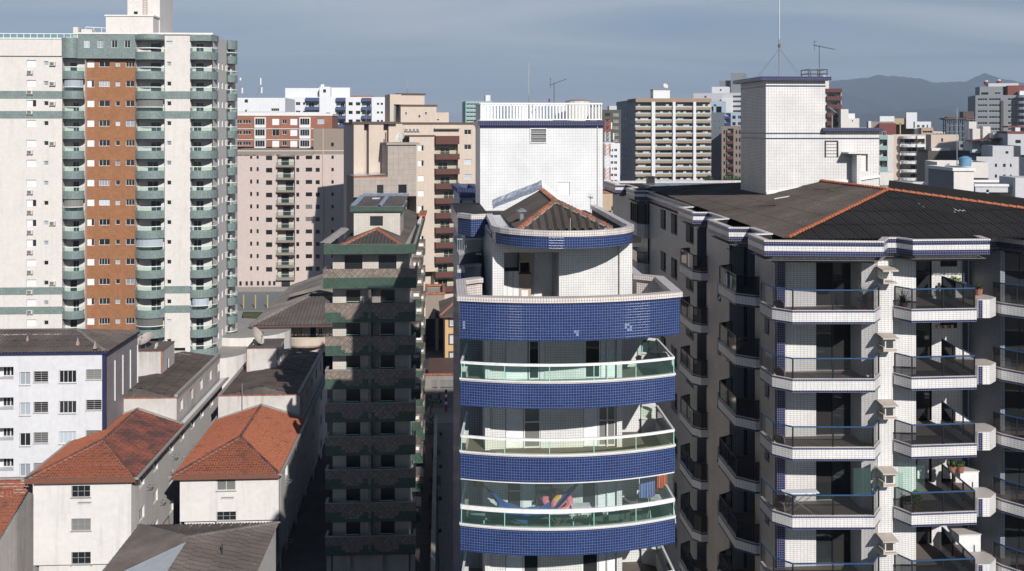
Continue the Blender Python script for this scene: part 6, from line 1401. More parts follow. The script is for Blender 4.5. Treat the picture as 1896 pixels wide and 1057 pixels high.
S1.part('parapet', Mesh().box(x0, x1, Y-.3, Y+20, Z_(189), Z_(182)), ['strip_brown'])
S1.wall((x0, Y+50), (x0, Y+1.5), 0, Z_(184), [(4+i*6.5, 6.2+i*6.5, Z_(184)-3.3-k*2.9, Z_(184)-1.8-k*2.9, 'small') for i in range(7) for k in range(13)], 'grey_far', detail=0)
S1.part('roof_block', Mesh().box(X_(1213), X_(1244), Y+4, Y+10, Z_(184), Z_(166)).box(X_(1212), X_(1245), Y+3.8, Y+10.2, Z_(166), Z_(164.5), 1), ['white_far', 'taupe'])
S0 = blk('apartment_building', 'white block with small paired windows, beside the tank box of the blue tower', 'apartment building', 900, 1118, 1148, 265, 300, 12, 11.5, 'white_far', [(1130, 1135.5, -2.5, 2.5, 'slide'), (1137, 1142.5, -2.5, 2.5, 'slide')], 278, 8, ref=1130)
Sx = blk('apartment_building', 'dark grey block half hidden between the red lattice mast and the banded slab block', 'apartment building', 900, 1112, 1150, 203, 420, 14, 12, 'olive', [(1120, 1130, -3, 3, 'plain'), (1136, 1146, -3, 3, 'mid')], 212, 10, ref=1130)
rb(Sx, 1128, 1142, 196, 204, 2, 6, 'dull_white')
Sb = blk('house', 'tan annex with red roof edge below the lattice mast', 'building', 800, 1116, 1141, 357, 150, 9, 30, 'tan_far', extra=[(1132, 1136, 382, 390, 'plain')], ref=1130, trim='ridge_old')
# group between the slab block and the tiled box
T1 = blk('apartment_building', 'slate blue grey slab with tiny windows, left neighbour of the tiled roof box', 'apartment building', 1800, 1317, 1338, 208, 500, 30, 12.2, 'dim_grey', [(1322, 1324, -2, 2, 'small'), (1330, 1332, -2, 2, 'small')], 225, 10, ref=1327)
T2 = blk('apartment_building', 'pale blue and cobalt block behind the slate slab', 'apartment building', 1800, 1338, 1378, 208, 505, 16, 12.0, 'pale_blue', [(1356, 1362, -3, 3, 'plain'), (1366, 1372, -3, 3, 'slide')], 217, 9, [(1343, 1353, 3, 8, None, 'cobalt_far', 'g', 8, 212, 1.0)], ref=1357)
T3 = blk('apartment_building', 'brown and grey block with dark red centre bay, lower left of the tiled roof box', 'apartment building', 1800, 1336, 1380, 233, 480, 16, 14.3, 'taupe', [(1339.5, 1342.5, -3, 4, 'plain'), (1344, 1346.5, -3, 4, 'plain'), (1362, 1365, -3, 4, 'plain'), (1368, 1371, -3, 4, 'plain')], 244, 8, [(1347, 1358, 3, 9, None, 'maroon', 'g', 7, 243, .8)], ref=1356)
T4 = blk('apartment_building', 'white stepped block on the skyline left of the tiled roof box', 'apartment building', 1800, 1284, 1376, 172, 600, 20, 9, 'dull_white', [(1304, 1308, -2, 2, 'slide'), (1357, 1372, -2, 2, 'slide4')], 179, 7, ref=1340, roofmat='taupe')
rb(T4, 1318, 1346, 160.5, 175, 1, 8, 'white_far', wins=[(1333, 1336, 165, 168, 'plain')]); rb(T4, 1332, 1356, 149, 173, 18, 10, 'grey_far'); rb(T4, 1353, 1376, 135, 173, 14, 10, 'strip_grey' if 'strip_grey' in M else 'grey_far'); rb(T4, 1336, 1354, 181, 200, -3, 3, 'white_far', T4.zt-18)
T5 = blk('apartment_building', 'light blue plastered box on the skyline beside the banded slab', 'apartment building', 1800, 1317, 1336, 187, 515, 10, 12, 'pale_blue', [(1321, 1326, -2, 2, 'slide')], 195, 1, ref=1327)
# right of the tiled box
U1 = blk('apartment_building', 'brown balconied block directly right of the tall tiled box', 'apartment building', 1100, 1528, 1558, 165, 380, 12, 15.2, 'cream', [], 0, 0, [(1530, 1557, 6.2, 14, None, 'maroon', 'g', 6, 172, 1.1)], ref=1543, roofmat='maroon')
U1.part('balcony_head', Mesh().box(U1.x(1528), U1.x(1558), 378.9, 380, U1.z(171), U1.z(164)), ['maroon']); rb(U1, 1524, 1535, 140, 165, 2, 6, 'cream')
U2 = blk('apartment_building', 'cream stepped block right of the brown balconied block', 'apartment building', 1100, 1557, 1571, 202, 375, 10, 15, 'cream', ref=1565); rb(U2, 1571, 1591, 219, 260, 0, 9, 'cream', U2.zt-30, wins=[(1577, 1580, 222, 225, 'small')]); rb(U2, 1571, 1583, 210, 219, 1, 6, 'white_far')
U3 = blk('apartment_building', 'block with sea green balconies, right behind the end of the tiled box', 'apartment building', 1500, 1627, 1655, 250, 330, 10, 18.5, 'cream_side', [], 0, 0, [(1628, 1643, 0, 8, None, 'sea_green', 'g', 6, 250, 1.3)], ref=1640)
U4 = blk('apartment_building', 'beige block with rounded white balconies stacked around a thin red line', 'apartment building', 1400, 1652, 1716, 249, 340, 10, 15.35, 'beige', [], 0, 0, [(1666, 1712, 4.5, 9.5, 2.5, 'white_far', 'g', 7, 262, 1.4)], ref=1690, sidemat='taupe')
for k in range(8):
    yy = 252+15.35*k; arc = arc3((U4.x(1665), 339.9), (U4.x(1689), 336.4), (U4.x(1713), 339.9), 9); U4.part('balcony_rim', Mesh().prism(arc, U4.z(yy+4.5), U4.z(yy), 0), ['white_far' if k < 7 else 'dark_brick'])
U4.part('downpipe', Mesh().box(U4.x(1694), U4.x(1694.8), 336.0, 336.3, U4.z(355), U4.z(240)), ['dark_brick'])
U5 = blk('apartment_building', 'tan and white topped block behind the rounded balconies', 'apartment building', 1500, 1706, 1728, 236, 420, 12, 12, 'tan_far', [(1708, 1726, 1, 5, 'slide4')], 241, 8, ref=1717); rb(U5, 1694, 1724, 225, 237, 1, 6, 'white_far', wins=[(1698, 1703, 231, 236, 'slide'), (1707, 1712, 231, 236, 'slide'), (1716, 1718, 231, 236, 'plain')])
U6 = blk('apartment_building', 'sand coloured box with a white box on its top, centre of the far skyline right', 'apartment building', 1500, 1655, 1693, 219, 450, 12, 12, 'sand', [(1666, 1668, -1, 1, 'plain')], 229, 1, ref=1670); rb(U6, 1678, 1698, 208, 229, -1, 5, 'white_far', U6.zt-4)
U7 = blk('apartment_building', 'dark red and grey block left of the sand coloured box', 'apartment building', 1500, 1608, 1655, 225, 430, 14, 12, 'taupe', [], 0, 0, ref=1630); rb(U7, 1629, 1656, 215, 226, 3, 6, 'white_far'); rb(U7, 1628, 1659, 228, 246, -3, 3, 'dark_brick', U7.zt-8); rb(U7, 1608, 1613, 224, 236, -3, 3, 'white_far', U7.zt-6)
U8 = blk('tower_block', 'tall grey terraced tower with dark window bands at the far right', 'apartment building', 1500, 1806, 1896, 176, 520, 24, 11.0, 'grey_far', [(1810, 1828, -2.2, 2, 'slide4'), (1831, 1853, -2.2, 2, 'slide4'), (1866, 1890, -2.2, 2, 'slide4')], 184, 9, ref=1850)
rb(U8, 1814, 1856, 160, 177, 3, 14, 'grey_far', U8.zt-1, wins=[(1817, 1830, 171, 175, 'plain'), (1841, 1853, 170, 175, 'slide4')]); rb(U8, 1830, 1886, 154, 160, 8, 8, 'dull_white'); rb(U8, 1853, 1858, 186, 260, -.6, 1, 'olive', U8.zt-46); rb(U8, 1866, 1896, 158, 177, 4, 12, 'dark_brick', U8.zt-1); rb(U8, 1888, 1910, 168, 177, -1.5, 10, 'white_far')
for k in range(8): U8.part('balcony', Mesh().prism(arc3((U8.x(1886), 520), (U8.x(1900), 514), (U8.x(1915), 520), 8), U8.z(181+11*k), U8.z(176.5+11*k), 0), ['white_far'])
for k, (a, b) in enumerate(((1833, 148), (1857, 146.5))): U8.part('water_tank', Mesh().tube([(U8.x(a), 530, U8.z(b+7)), (U8.x(a), 530, U8.z(b+1))], 1.1, 8, 0).tube([(U8.x(a), 530, U8.z(b+1)), (U8.x(a), 530, U8.z(b-1))], [1.0, .5], 8, 1), ['dark_brick', 'white_far'])
# building under construction
Cn = Bld('construction_frame', 'dark concrete frame of a building under construction on the far right skyline', 'building', 1500, 1775, 480)
cxn = lambda p: Cn.X(p, 480); czn = lambda p: Cn.Z(1775, p, 480)
for k in range(7): Cn.part('floor_slab', Mesh().box(cxn(1752), cxn(1806), 480, 495, czn(222+k*11), czn(220.6+k*11)), ['dim_grey'])
for i in range(7):
    for j in (0, 7, 14): Cn.part('column', Mesh().box(cxn(1754+i*8), cxn(1755.5+i*8), 480.3+j, 481+j, 0, czn(222)), ['dim_grey'])
Cn.part('top_slab', Mesh().box(cxn(1748), cxn(1790), 478, 496, czn(221), czn(218)).box(cxn(1786), cxn(1806), 484, 496, czn(218), czn(206)), ['olive']); Cn.part('formwork', Mesh().box(cxn(1755), cxn(1772), 480, 492, czn(218), czn(216)).box(cxn(1790), cxn(1806), 482, 484, czn(219), czn(216)), ['dark_brick']); Cn.part('screen', Mesh().box(cxn(1754), cxn(1800), 482, 494, 0, czn(262)), ['olive'])
U9 = blk('apartment_building', 'tan block with dark upper band and beige tank box, low on the right skyline', 'apartment building', 1400, 1716, 1796, 283, 230, 14, 20, 'tan_far', [(1748, 1756, -4, 4, 'plain'), (1772, 1780, -3, 3, 'slide'), (1788, 1794, -3, 3, 'mid')], 300, 4, ref=1760, sidemat='taupe')
rb(U9, 1718, 1796, 279, 296, -.4, 14, 'olive', U9.z(296), 'parapet'); rb(U9, 1724, 1775, 249, 284, 3, 7, 'beige', U9.zt-.4, wins=[(1743, 1746, 256, 262, 'plain')]); rb(U9, 1725, 1760, 274, 280, -.2, 3, 'stone_white')
U10 = blk('apartment_building', 'tan low block with small windows and dark parapet, right of the tan block', 'apartment building', 1400, 1796, 1822, 286, 235, 12, 20, 'beige', [(1797, 1803, -2.5, 2.5, 'slide'), (1810, 1814, -2.5, 2.5, 'mid')], 298, 3, ref=1810); rb(U10, 1796, 1822, 284, 292, -.3, 12, 'olive', U10.z(293), 'parapet')
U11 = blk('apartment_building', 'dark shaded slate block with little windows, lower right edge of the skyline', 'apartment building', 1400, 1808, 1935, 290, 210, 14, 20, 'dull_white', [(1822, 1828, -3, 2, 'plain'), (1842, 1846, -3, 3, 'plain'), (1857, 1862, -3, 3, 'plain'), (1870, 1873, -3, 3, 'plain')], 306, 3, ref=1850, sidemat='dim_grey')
rb(U11, 1838, 1890, 270, 300, 1, 10, 'dull_white', U11.zt-5, wins=[(1862, 1867, 280, 284, 'plain'), (1862, 1866, 292, 296, 'plain')])
U12 = blk('house', 'white walled building with a dark square vent, right edge below the slate block', 'building', 1100, 1806, 1930, 345, 130, 10, 20, 'dull_white', extra=[(1826, 1831, 351, 356, 'plain')], ref=1850, trim='white_far')
rb(U12, 1880, 1925, 329, 346, -1, 5, 'dull_white', U12.zt-2)
U13 = blk('roof_tank_house', 'beige box carrying the blue water tank, behind the black roof', 'building', 1000, 1766, 1803, 316, 100, 6.5, 20, 'cream', ref=1785, trim='stone_white', sidemat='grey_far', bottom=0)
U14 = blk('house', 'grey and white cluster of low roofs below the rounded balconies', 'building', 1300, 1628, 1740, 343, 180, 12, 20, 'dull_white', [(1700, 1703, -2, 4, 'plain'), (1708, 1711, -2, 4, 'plain')], 347, 1, ref=1680, roofmat='concrete'); rb(U14, 1629, 1654, 319, 338, 0, 4, 'cream', U14.zt-.3); rb(U14, 1655, 1690, 336, 344, 3, 5, 'grey_far', U14.zt-.3)
U15 = blk('house', 'low red roofed house on the skyline in front of the terraced tower', 'house', 1400, 1800, 1866, 262, 300, 12, 14, 'dull_white', [(1815, 1822, -3, 3, 'plain'), (1840, 1846, -3, 3, 'plain')], 270, 2, ref=1835); U15.part('roof_sheet', Mesh().bar((U15.x0-1, 300, U15.zt+.2), (U15.x1+1, 300, U15.zt+1.2), 8, .2), ['terra_dark'])
rb(U15, 1801, 1815, 238, 262, 4, 5, 'cream', U15.zt-1); rb(U15, 1820, 1834, 234, 262, 6, 5, 'cream', U15.zt-1); rb(U15, 1839, 1860, 246, 262, 1, 5, 'cream', U15.zt-1)
U16 = blk('apartment_building', 'grey block with red edged flat roof at the right edge of the picture', 'apartment building', 1400, 1866, 1935, 247, 290, 12, 14, 'dull_white', [(1880, 1890, -3, 3, 'plain')], 262, 3, ref=1890, trim='dark_brick'); rb(U16, 1880, 1889, 235, 248, 1, 4, 'white_far'); rb(U16, 1866, 1910, 233, 236, 1, 6, 'dark_brick')
U17 = blk('apartment_building', 'grey block between the construction frame and the red roofed house', 'apartment building', 1400, 1772, 1806, 262, 330, 12, 12, 'grey_far', [(1778, 1783, -3, 3, 'plain'), (1790, 1795, -3, 3, 'plain')], 270, 4, ref=1790); rb(U17, 1794, 1808, 225, 262, -2, 6, 'cream', U17.zt-5)
U18 = blk('house', 'cream low house between the tank box and the tan low block', 'building', 1300, 1735, 1830, 300, 190, 10, 20, 'cream', [(1752, 1758, -3, 3, 'curt'), (1770, 1776, -3, 3, 'curt')], 306, 2, ref=1780)
U19 = blk('apartment_building', 'sea green banded block peeping over the left end of the picket railing', 'apartment building', 700, 862, 912, 187, 300, 12, 7.6, 'sea_green', [(863, 890, -1.6, 1.4, 'slide4')], 193, 6, ref=876, roofmat='grey_far'); rb(U19, 899, 908, 176, 188, 1, 3, 'white_far')
U20 = blk('house', 'small white and blue annex with balcony at the left foot of the tank box', 'building', 700, 851, 888, 356, 75, 6, 30, 'dull_white', extra=[(856, 876, 361, 370, 'curt')], ref=870, trim='blue_far'); U20.part('canopy', Mesh().box(U20.x(850), U20.x(878), 73.9, 75, U20.z(364), U20.z(358)), ['cobalt_far'])
# filler skyline so the far city has no bare ground: rows of plain blocks beyond
rnd = random.Random(3); names = ['white', 'cream', 'grey', 'beige', 'tan']; mts = ['dull_white', 'cream', 'grey_far', 'beige', 'tan_far']
i = 0
for (a, b, y0, Yd) in ((1545, 1575, 238, 620), (1590, 1612, 236, 650), (1612, 1640, 238, 560), (1722, 1750, 243, 600), (1735, 1765, 248, 540), (1150, 1175, 240, 700), (1378, 1420, 240, 520), (884, 950, 246, 420), (1040, 1110, 244, 460), (1420, 1530, 246, 480)):
    mt = i % 5; tone = names[mt]
    where = ['under the hills left', 'beyond the cream stepped block', 'beyond the dark red block', 'left of the construction frame', 'nearest the construction frame', 'behind the banded slab', 'behind the tiled roof box', 'behind the blue tower railing left', 'behind the blue tower railing right', 'hidden behind the tall tiled box'][i]
    blk('apartment_building', f'{tone} far block {where}', 'apartment building', 1200, a, b, y0, Yd, 14, 9, mts[mt], [(a+(b-a)*t, a+(b-a)*t+3, -2, 2, 'plain') for t in (.15, .4, .65)], y0+6, 5, ref=(a+b)/2); i += 1
blk('apartment_building', 'unseen tall cream block added outside the right edge for shading the slate block', 'apartment building', 948, 2045, 2330, 86, 178, 12, 28, 'cream', [(2080+i*50, 2100+i*50, -8, 6, 'slide') for i in range(5)], 110, 16, ref=2180)  # added out of view so that its shadow falls on the slate block
# ================================================================== hills
M['forest'] = fibre('distant forested slope', (.035, .05, .025), (.06, .07, .04), .3)
def hills(prof, D, depth, seed):
    rn = random.Random(seed); m = Mesh(); cols = []
    xs_ = [prof[0][0]+(prof[-1][0]-prof[0][0])*i/220 for i in range(221)]
    def hgt(px):
        for (a, b) in zip(prof, prof[1:]):
            if a[0] <= px <= b[0]: t = (px-a[0])/(b[0]-a[0]); t = t*t*(3-2*t); return a[1]+(b[1]-a[1])*t
        return prof[-1][1]
    for px in xs_:
        h = max(0, (HOR-hgt(px))/FPX*D+CZ); j = rn.uniform(-1, 1)*h*.008; X0 = (px-948)/FPX
        ph = px*.045; col = []
        for t in range(9):
            u = t/8; y = D-depth*(1-u)+ (sin(ph)*.10+sin(ph*2.7)*.05)*depth*(1-u); col.append((X0*D, y, (h+j)*(u**1.25)*(1+.12*sin(ph*3.1+u*5)*(1-u))-20))
        col.append((X0*D, D+depth, -20)); cols.append(col)
    for a, b in zip(cols, cols[1:]):
        for t in range(len(a)-1): m.poly((a[t], b[t], b[t+1], a[t+1]), 0, None, True)
    return structure('hills', m.data('hills', ['forest']))
hills([(1100, 234), (1250, 196), (1290, 188), (1330, 182), (1400, 180), (1470, 170), (1528, 146), (1560, 142.5), (1600, 139), (1625, 133.5), (1645, 136), (1655, 135), (1700, 139), (1730, 147), (1752, 146.5), (1795, 145), (1812, 135), (1821, 130), (1833, 134), (1858, 141), (1896, 148), (2000, 150), (2100, 234)], 7600, 2500, 1)
hills([(800, 234), (900, 230), (1150, 216), (1260, 202), (1340, 208), (1560, 205), (1640, 200), (1735, 192), (1790, 205), (1900, 216), (2050, 210), (2200, 234)], 5200, 1200, 2)
# ================================================================== loose things
M['fabric_blue'] = paint('royal blue hammock cloth', (.02, .08, .26), .8); M['fabric_navy'] = paint('navy cloth', (.012, .02, .07), .85); M['shirt'] = paint('light blue shirt cloth', (.22, .30, .56), .85); M['pink_soft'] = paint('pink inflatable', (.72, .20, .25), .35)
M['orange_soft'] = paint('orange cloth', (.60, .16, .05), .6); M['yellow_soft'] = paint('yellow cloth', (.62, .36, .06), .7); M['red_soft'] = paint('dark red cloth', (.30, .02, .05), .8); M['green_soft'] = paint('green cloth', (.05, .22, .14), .8)
M['wood'] = paint('brown wood', (.14, .085, .05), .6); M['clay'] = paint('clay pot', (.30, .13, .08), .8); M['tank_blue'] = paint('blue fibreglass tank', (.16, .34, .50), .5); M['white_cloth'] = paint('white cloth', (.75, .75, .78), .85); M['teal_box'] = paint('pale teal plastic', (.40, .66, .66), .5)
M['lattice_red'] = paint('red oxide steel', (.42, .10, .05), .6); M['lattice_white'] = paint('white painted steel', (.7, .7, .7), .6)
def leafmat(name, col, tr=.3):
    m, N, L, bs = node_mat(name); g = noise(N, L, 5, 3); r = ramp(N, L, g.outputs['Fac'], .3, .7, [c*.55 for c in col], [c*1.6 for c in col]); L.new(r.outputs[0], bs.inputs['Base Color']); bs.inputs['Roughness'].default_value = .6
    return m
M['leaf'] = leafmat('dark green leaf', (.045, .085, .025)); M['leaf_grey'] = leafmat('grey green spiky leaf', (.06, .08, .05)); M['leaf_lime'] = leafmat('yellow green leaf', (.16, .22, .03))
def T(bb, name, x, y, z, label, cat, group=None, parts=(), mesh=None, mats=None, rz=0):
    """top-level thing standing at (x, y, z) in the grid of bb"""
    w = bb.world(x, y, z)
    if mesh is not None: o = link(name, mesh.data(name, mats), None, w, bb.phi+rz); tag(o, label, cat, group); return o
    o = bpy.data.objects.new(name, None); COL.objects.link(o); o.empty_display_size = .2; o.location = w; o.rotation_euler = (0, 0, bb.phi+rz); tag(o, label, cat, group)
    for (pn, me, mt) in parts: link(pn, me.data(pn, mt), o)
    return o
def mast(bb, x, y, z, h, label, r=.035, guys=0, beacon=None, wires=()):
    parts = [('pole', Mesh().tube([(0, 0, 0), (0, 0, h*.45)], r, 6).tube([(0, 0, h*.45), (0, 0, h)], r*.6, 5), ['metal'])]
    if beacon: parts.append(('beacon', Mesh().tube([(0, 0, beacon), (0, 0, beacon+.18), (0, 0, beacon+.25)], [.08, .08, .02], 8), ['ridge_old']))
    if guys: 
        for a in (20, 140, 205, 320): parts.append(('guy_wire', Mesh().tube([(0, 0, guys), (cos(radians(a))*1.5, sin(radians(a))*1.2, 0.0)], .005, 4), ['dark_metal']))
    return T(bb, 'antenna_mast', x, y, z, label, 'antenna', None, parts)
def yagi(bb, x, y, z, h, label, L_=.9, ang=0, tilt=.0, s=1.0):
    p = Mesh().tube([(0, 0, 0), (0, 0, h)], .022*s, 5); b = Mesh().tube([(-L_*.35, 0, h-.05+tilt*.35), (L_, 0, h-.05-tilt)], .014*s, 4)
    for i in range(7):
        t = -L_*.3+i*(L_*1.25)/6; l = (.34-.03*i)*s; zz = h-.05-tilt*(t/L_); b.tube([(t, -l, zz), (t, l, zz)], .009*s, 4)
    b.tube([(-L_*.3, 0, h-.3*s), (-L_*.3, 0, h+.28*s)], .01*s, 4).tube([(-L_*.3, -.3*s, h+.2*s), (-L_*.3, .3*s, h+.2*s)], .009*s, 4)
    return T(bb, 'tv_antenna', x, y, z, label, 'antenna', None, [('pole', p, ['dark_metal']), ('boom', b, ['dark_metal'])], rz=ang)
def dish(bb, x, y, z, r, label, az=0, el=35, mat='ac', h=.5, mesh_=False):
    d = Mesh(); n = 16
    def q(i, j): a = 2*pi*i/n; rr = r*j/4; return (rr*cos(a), -(r*.28)*(1-(j/4)**2)*-1-r*.28, rr*sin(a))
    def rot(p): e = radians(el); yy, zz = p[1], p[2]; return (p[0], yy*cos(e)-zz*-sin(e)*1, -yy*sin(e)*-1*1+zz*cos(e)+h) if False else (p[0], yy*cos(e)+zz*sin(e), -yy*sin(e)+zz*cos(e)+h)
    for i in range(n):
        for j in range(4):
            P = [rot(q(i, j)), rot(q(i+1, j)), rot(q(i+1, j+1)), rot(q(i, j+1))]
            d.poly(P if j else [P[0], P[2], P[3]], 0, None if j else None, True)
    arm = Mesh().tube([rot((0, 0, -r*.95)), rot((0, -r*.95, 0))], .02, 4).tube([rot((0, -r*.95, 0)), rot((0, -r*.8, 0))], .06, 6)
    st = Mesh().tube([(0, 0, 0), (0, 0, h)], .035, 6).tube([(0, 0, h), rot((0, .02, 0))], .03, 5)
    return T(bb, 'satellite_dish', x, y, z, label, 'satellite dish', None, [('reflector', d, [mat]), ('feed_arm', arm, ['dark_metal']), ('stand', st, ['metal'])], rz=radians(az))
def X2(bb, px, Y): return bb.X(px, Y)
# --- blue tower roof
zt_ = zbt+.04
mast(BT, BT.X(979, 63), 63, zt_, BT.Z(979, 115, 63)-zt_, 'tall thin mast rising from the left half of the picket railed roof')
yagi(BT, BT.X(1026, 63), 63, zt_, BT.Z(1026, 153, 63)-zt_, 'white stemmed antenna with slanting boom above the picket railing', .75, 0, -.28)
T(BT, 'warning_light', BT.X(1017, 62.5), 62.5, zt_, 'small red lamp on a short post above the picket railing', 'lamp', None, [('post', Mesh().tube([(0, 0, 0), (0, 0, 1.15)], .015, 5), ['metal']), ('lamp', Mesh().tube([(0, 0, 1.12), (0, 0, 1.3)], .05, 7), ['red_soft'])])
T(BT, 'water_tank', BT.X(1070, 64), 64, zt_, 'low beige tank behind the picket railing', 'water tank', None, [('body', Mesh().tube([(0, 0, 0), (0, 0, 1.2)], .75, 16), ['ac']), ('lid', Mesh().tube([(0, 0, 1.2), (0, 0, 1.3)], [.78, .4], 16), ['coping_tile'])])
yagi(BT, BT.X(1093, 56), 56, CZ-4.6, .95, 'tiny bent antenna on the roof edge beside the tiled box', .3, 1.2, .1, .5)
T(BT, 'pipe', BT.X(1056, 43.8), 43.8, CZ-4.5, 'thin upright rod on the front of the curved roof', 'pipe', mesh=Mesh().tube([(0, 0, 0), (0, 0, .75)], .018, 5), mats=['metal'])
# --- right tiled box
zR = zT+.22
mast(R, R.X(1443, 61), 61, zR, R.Z(1443, -14, 61)-zR, 'very tall guyed mast on the tall tiled box at right', .05, guys=R.Z(1443, 90, 61)-zR, beacon=R.Z(1443, 88, 61)-zR)
yagi(R, R.X(1517, 61.5), 61.5, zR, R.Z(1517, 84, 61.5)-zR, 'antenna with long right pointing boom on the tall tiled box', .95, 0, .18)
m = Mesh(); xx0, xx1 = R.X(1492, 61), R.X(1527, 61)
fr = Mesh()
for (a, b) in ((0, 0), (.55, 0), (1.1, 0), (0, 1.2), (.55, 1.2), (1.1, 1.2)): fr.box(a, a+.05, b, b+.05, 0, .5)
for z in (.22, .46): fr.box(0, 1.15, -.0, .04, z, z+.04).box(0, 1.15, 1.2, 1.24, z, z+.04).box(0, .04, .05, 1.2, z, z+.04).box(1.11, 1.15, .05, 1.2, z, z+.04)
T(R, 'hatch_frame', xx0, 60.6, zR, 'dark steel guard frame on the tall tiled box', 'frame', mesh=fr, mats=['dark_metal'])
dish(R, R.X(1541, 60.8), 60.8, zl+.32, .32, 'small tilted dish on a post over the lower tiled box', 60, 50, 'metal', .95)
# --- far masts
for (px, y0, lab, h2) in ((445, 147, 'left telephone mast with white drum on the blank white block', 1), (481, 145, 'right telephone mast with panel antenna on the blank white block', 2)):
    z0 = W2.zt; hh = W2.Z(px, y0, 322)-z0
    pt = [('pole', Mesh().tube([(0, 0, 0), (0, 0, hh)], .12, 6).tube([(0, 0, 0), (-1.2, 0, 0), (0, 0, hh*.55)], .05, 4).tube([(1.2, 0, 0), (0, 0, hh*.55)], .05, 4), ['metal'])]
    pt.append(('panel', Mesh().box(.1, .5, -.2, .2, hh-1.9, hh+.1) if h2 == 2 else Mesh().tube([(0, 0, hh-.3), (0, 0, hh+.5)], .3, 8), ['white_far'])); pt.append(('panel', Mesh().box(.4, .8, -.2, .2, hh*.25, hh*.55), ['white_far']))
    T(W2, 'mast', W2.X(px, 322), 322, z0, lab, 'antenna', None, pt)
yz = ccz(193.5)
mast(Cc, Cc.X(755, 208), 208, ccz(175), 3.2, 'short white mast on the topmost beige roof box', .08)
dish(Cc, Cc.X(742, 198.5), 198.5, Cc.Z(745, 264, 198), .9, 'dish on the capped beige box in front of the fluted wall', -40, 30, 'ac', 1.0)
mast(Cc, Cc.X(678, 204), 204, ft, 3.0, 'thin mast above the fluted beige wall', .05)
dish(S1, S1.X(1232, 476), 476, S1.Z(1240, 164.5, 476), 1.2, 'cream dish on top of the banded slab block', 20, 30, 'cream', 1.2)
# lattice mast
LY = 260; Lz0, Lz1 = 0, BT.Z(1124, 222, LY); lw = BT.X(1130, LY)-BT.X(1119, LY)
lx = BT.X(1119, LY); parts = []
nseg = 14; segh = (Lz1)/nseg
for i in range(nseg):
    w0, w1 = lw*(1.25-.5*i/nseg), lw*(1.25-.5*(i+1)/nseg); z0, z1 = i*segh, (i+1)*segh; m = Mesh(); c = lw/2
    for (sx, sy) in ((-1, -1), (1, -1), (1, 1), (-1, 1)): m.bar((c+sx*w0/2, sy*w0/2, z0), (c+sx*w1/2, sy*w1/2, z1), .12, .12)
    for k in range(3):
        t0, t1 = k/3, (k+1)/3; za, zb2 = z0+segh*t0, z0+segh*t1
        m.bar((c-w0/2, -w0/2, za), (c+w1/2, -w1/2, zb2), .06, .06).bar((c+w0/2, -w0/2, za), (c-w1/2, -w1/2, zb2), .06, .06).bar((c-w0/2, -w0/2, za), (c+w0/2, -w0/2, za), .06, .06).bar((c-w0/2, w0/2, za), (c+w1/2, w1/2, zb2), .06, .06).bar((c-w0/2, -w0/2, za), (c-w1/2, w1/2, zb2), .06, .06)
    parts.append(('lattice_section', m, ['lattice_red' if i % 2 else 'lattice_white']))
for i in range(6): parts.append(('antenna_panel', Mesh().box(lw+.1+(i % 2)*.5, lw+.4+(i % 2)*.5, -.4, -.2, Lz1-2.2-i*2.6, Lz1-.6-i*2.6), ['white_far'])); 
T(BT, 'lattice_mast', lx, LY, 0, 'red and white lattice telephone mast beside the tiled tank box', 'mast', None, parts)
# --- left roofs
h = H1.info
bx = h['b0']; by = h['by']
dish(H1, H1.X(270, by+1.2), by+1.2, h['bz']+.06, .95, 'large grey mesh dish on the stair box of the nearest low-rise', -35, 55, 'hood', .9)
dish(H1, H1.X(291, by+.6), by+.6, h['bz']+.06, .38, 'small dish at the right end of the stair box', -50, 25, 'ac', .4)
dish(H1, H1.X(223, 107.5), 107.5, h['uz']+.1, .36, 'small white dish on the grey roof edge above the blackened roof', -60, 25, 'ac', .4)
for i, (px, yy, hh, lab) in enumerate(((259, by+.1, 1.5, 'rod at the front left of the stair box'), (248, 107.2, .9, 'rod on the grey roof edge, right of the small white dish'))): T(H1, 'aerial_rod', H1.X(px, yy), yy, (h['bz'] if i == 0 else h['uz']), lab, 'antenna', mesh=Mesh().tube([(0, 0, 0), (0, 0, hh)], .02, 4).tube([(-.25, 0, hh-.1), (.25, 0, hh-.1)], .012, 4), mats=['metal'])
h = H2.info
dish(H2, H2.X(474, h['by']+1.5), h['by']+1.5, h['bz']+.06, 1.1, 'large dish seen edge on above the stair box of the second low-rise', 75, 30, 'hood', 1.0)
T(H2, 'water_tank', H2.X(474, h['by']+2.2), h['by']+2.2, h['bz']+.06, 'little white box on the second stair box beside the dish', 'box', mesh=Mesh().box(-.3, .3, -.3, .3, 0, .5).box(-.33, .33, -.33, .33, .5, .56), mats=['coping_tile'])
T(H2, 'aerial_rod', H2.X(448.5, 113), 113, h['ze']-.4, 'tall thin pole in front of the grey wall behind the orange roof', 'pole', mesh=Mesh().tube([(0, 0, 0), (0, 0, 4.2)], .04, 5), mats=['metal'])
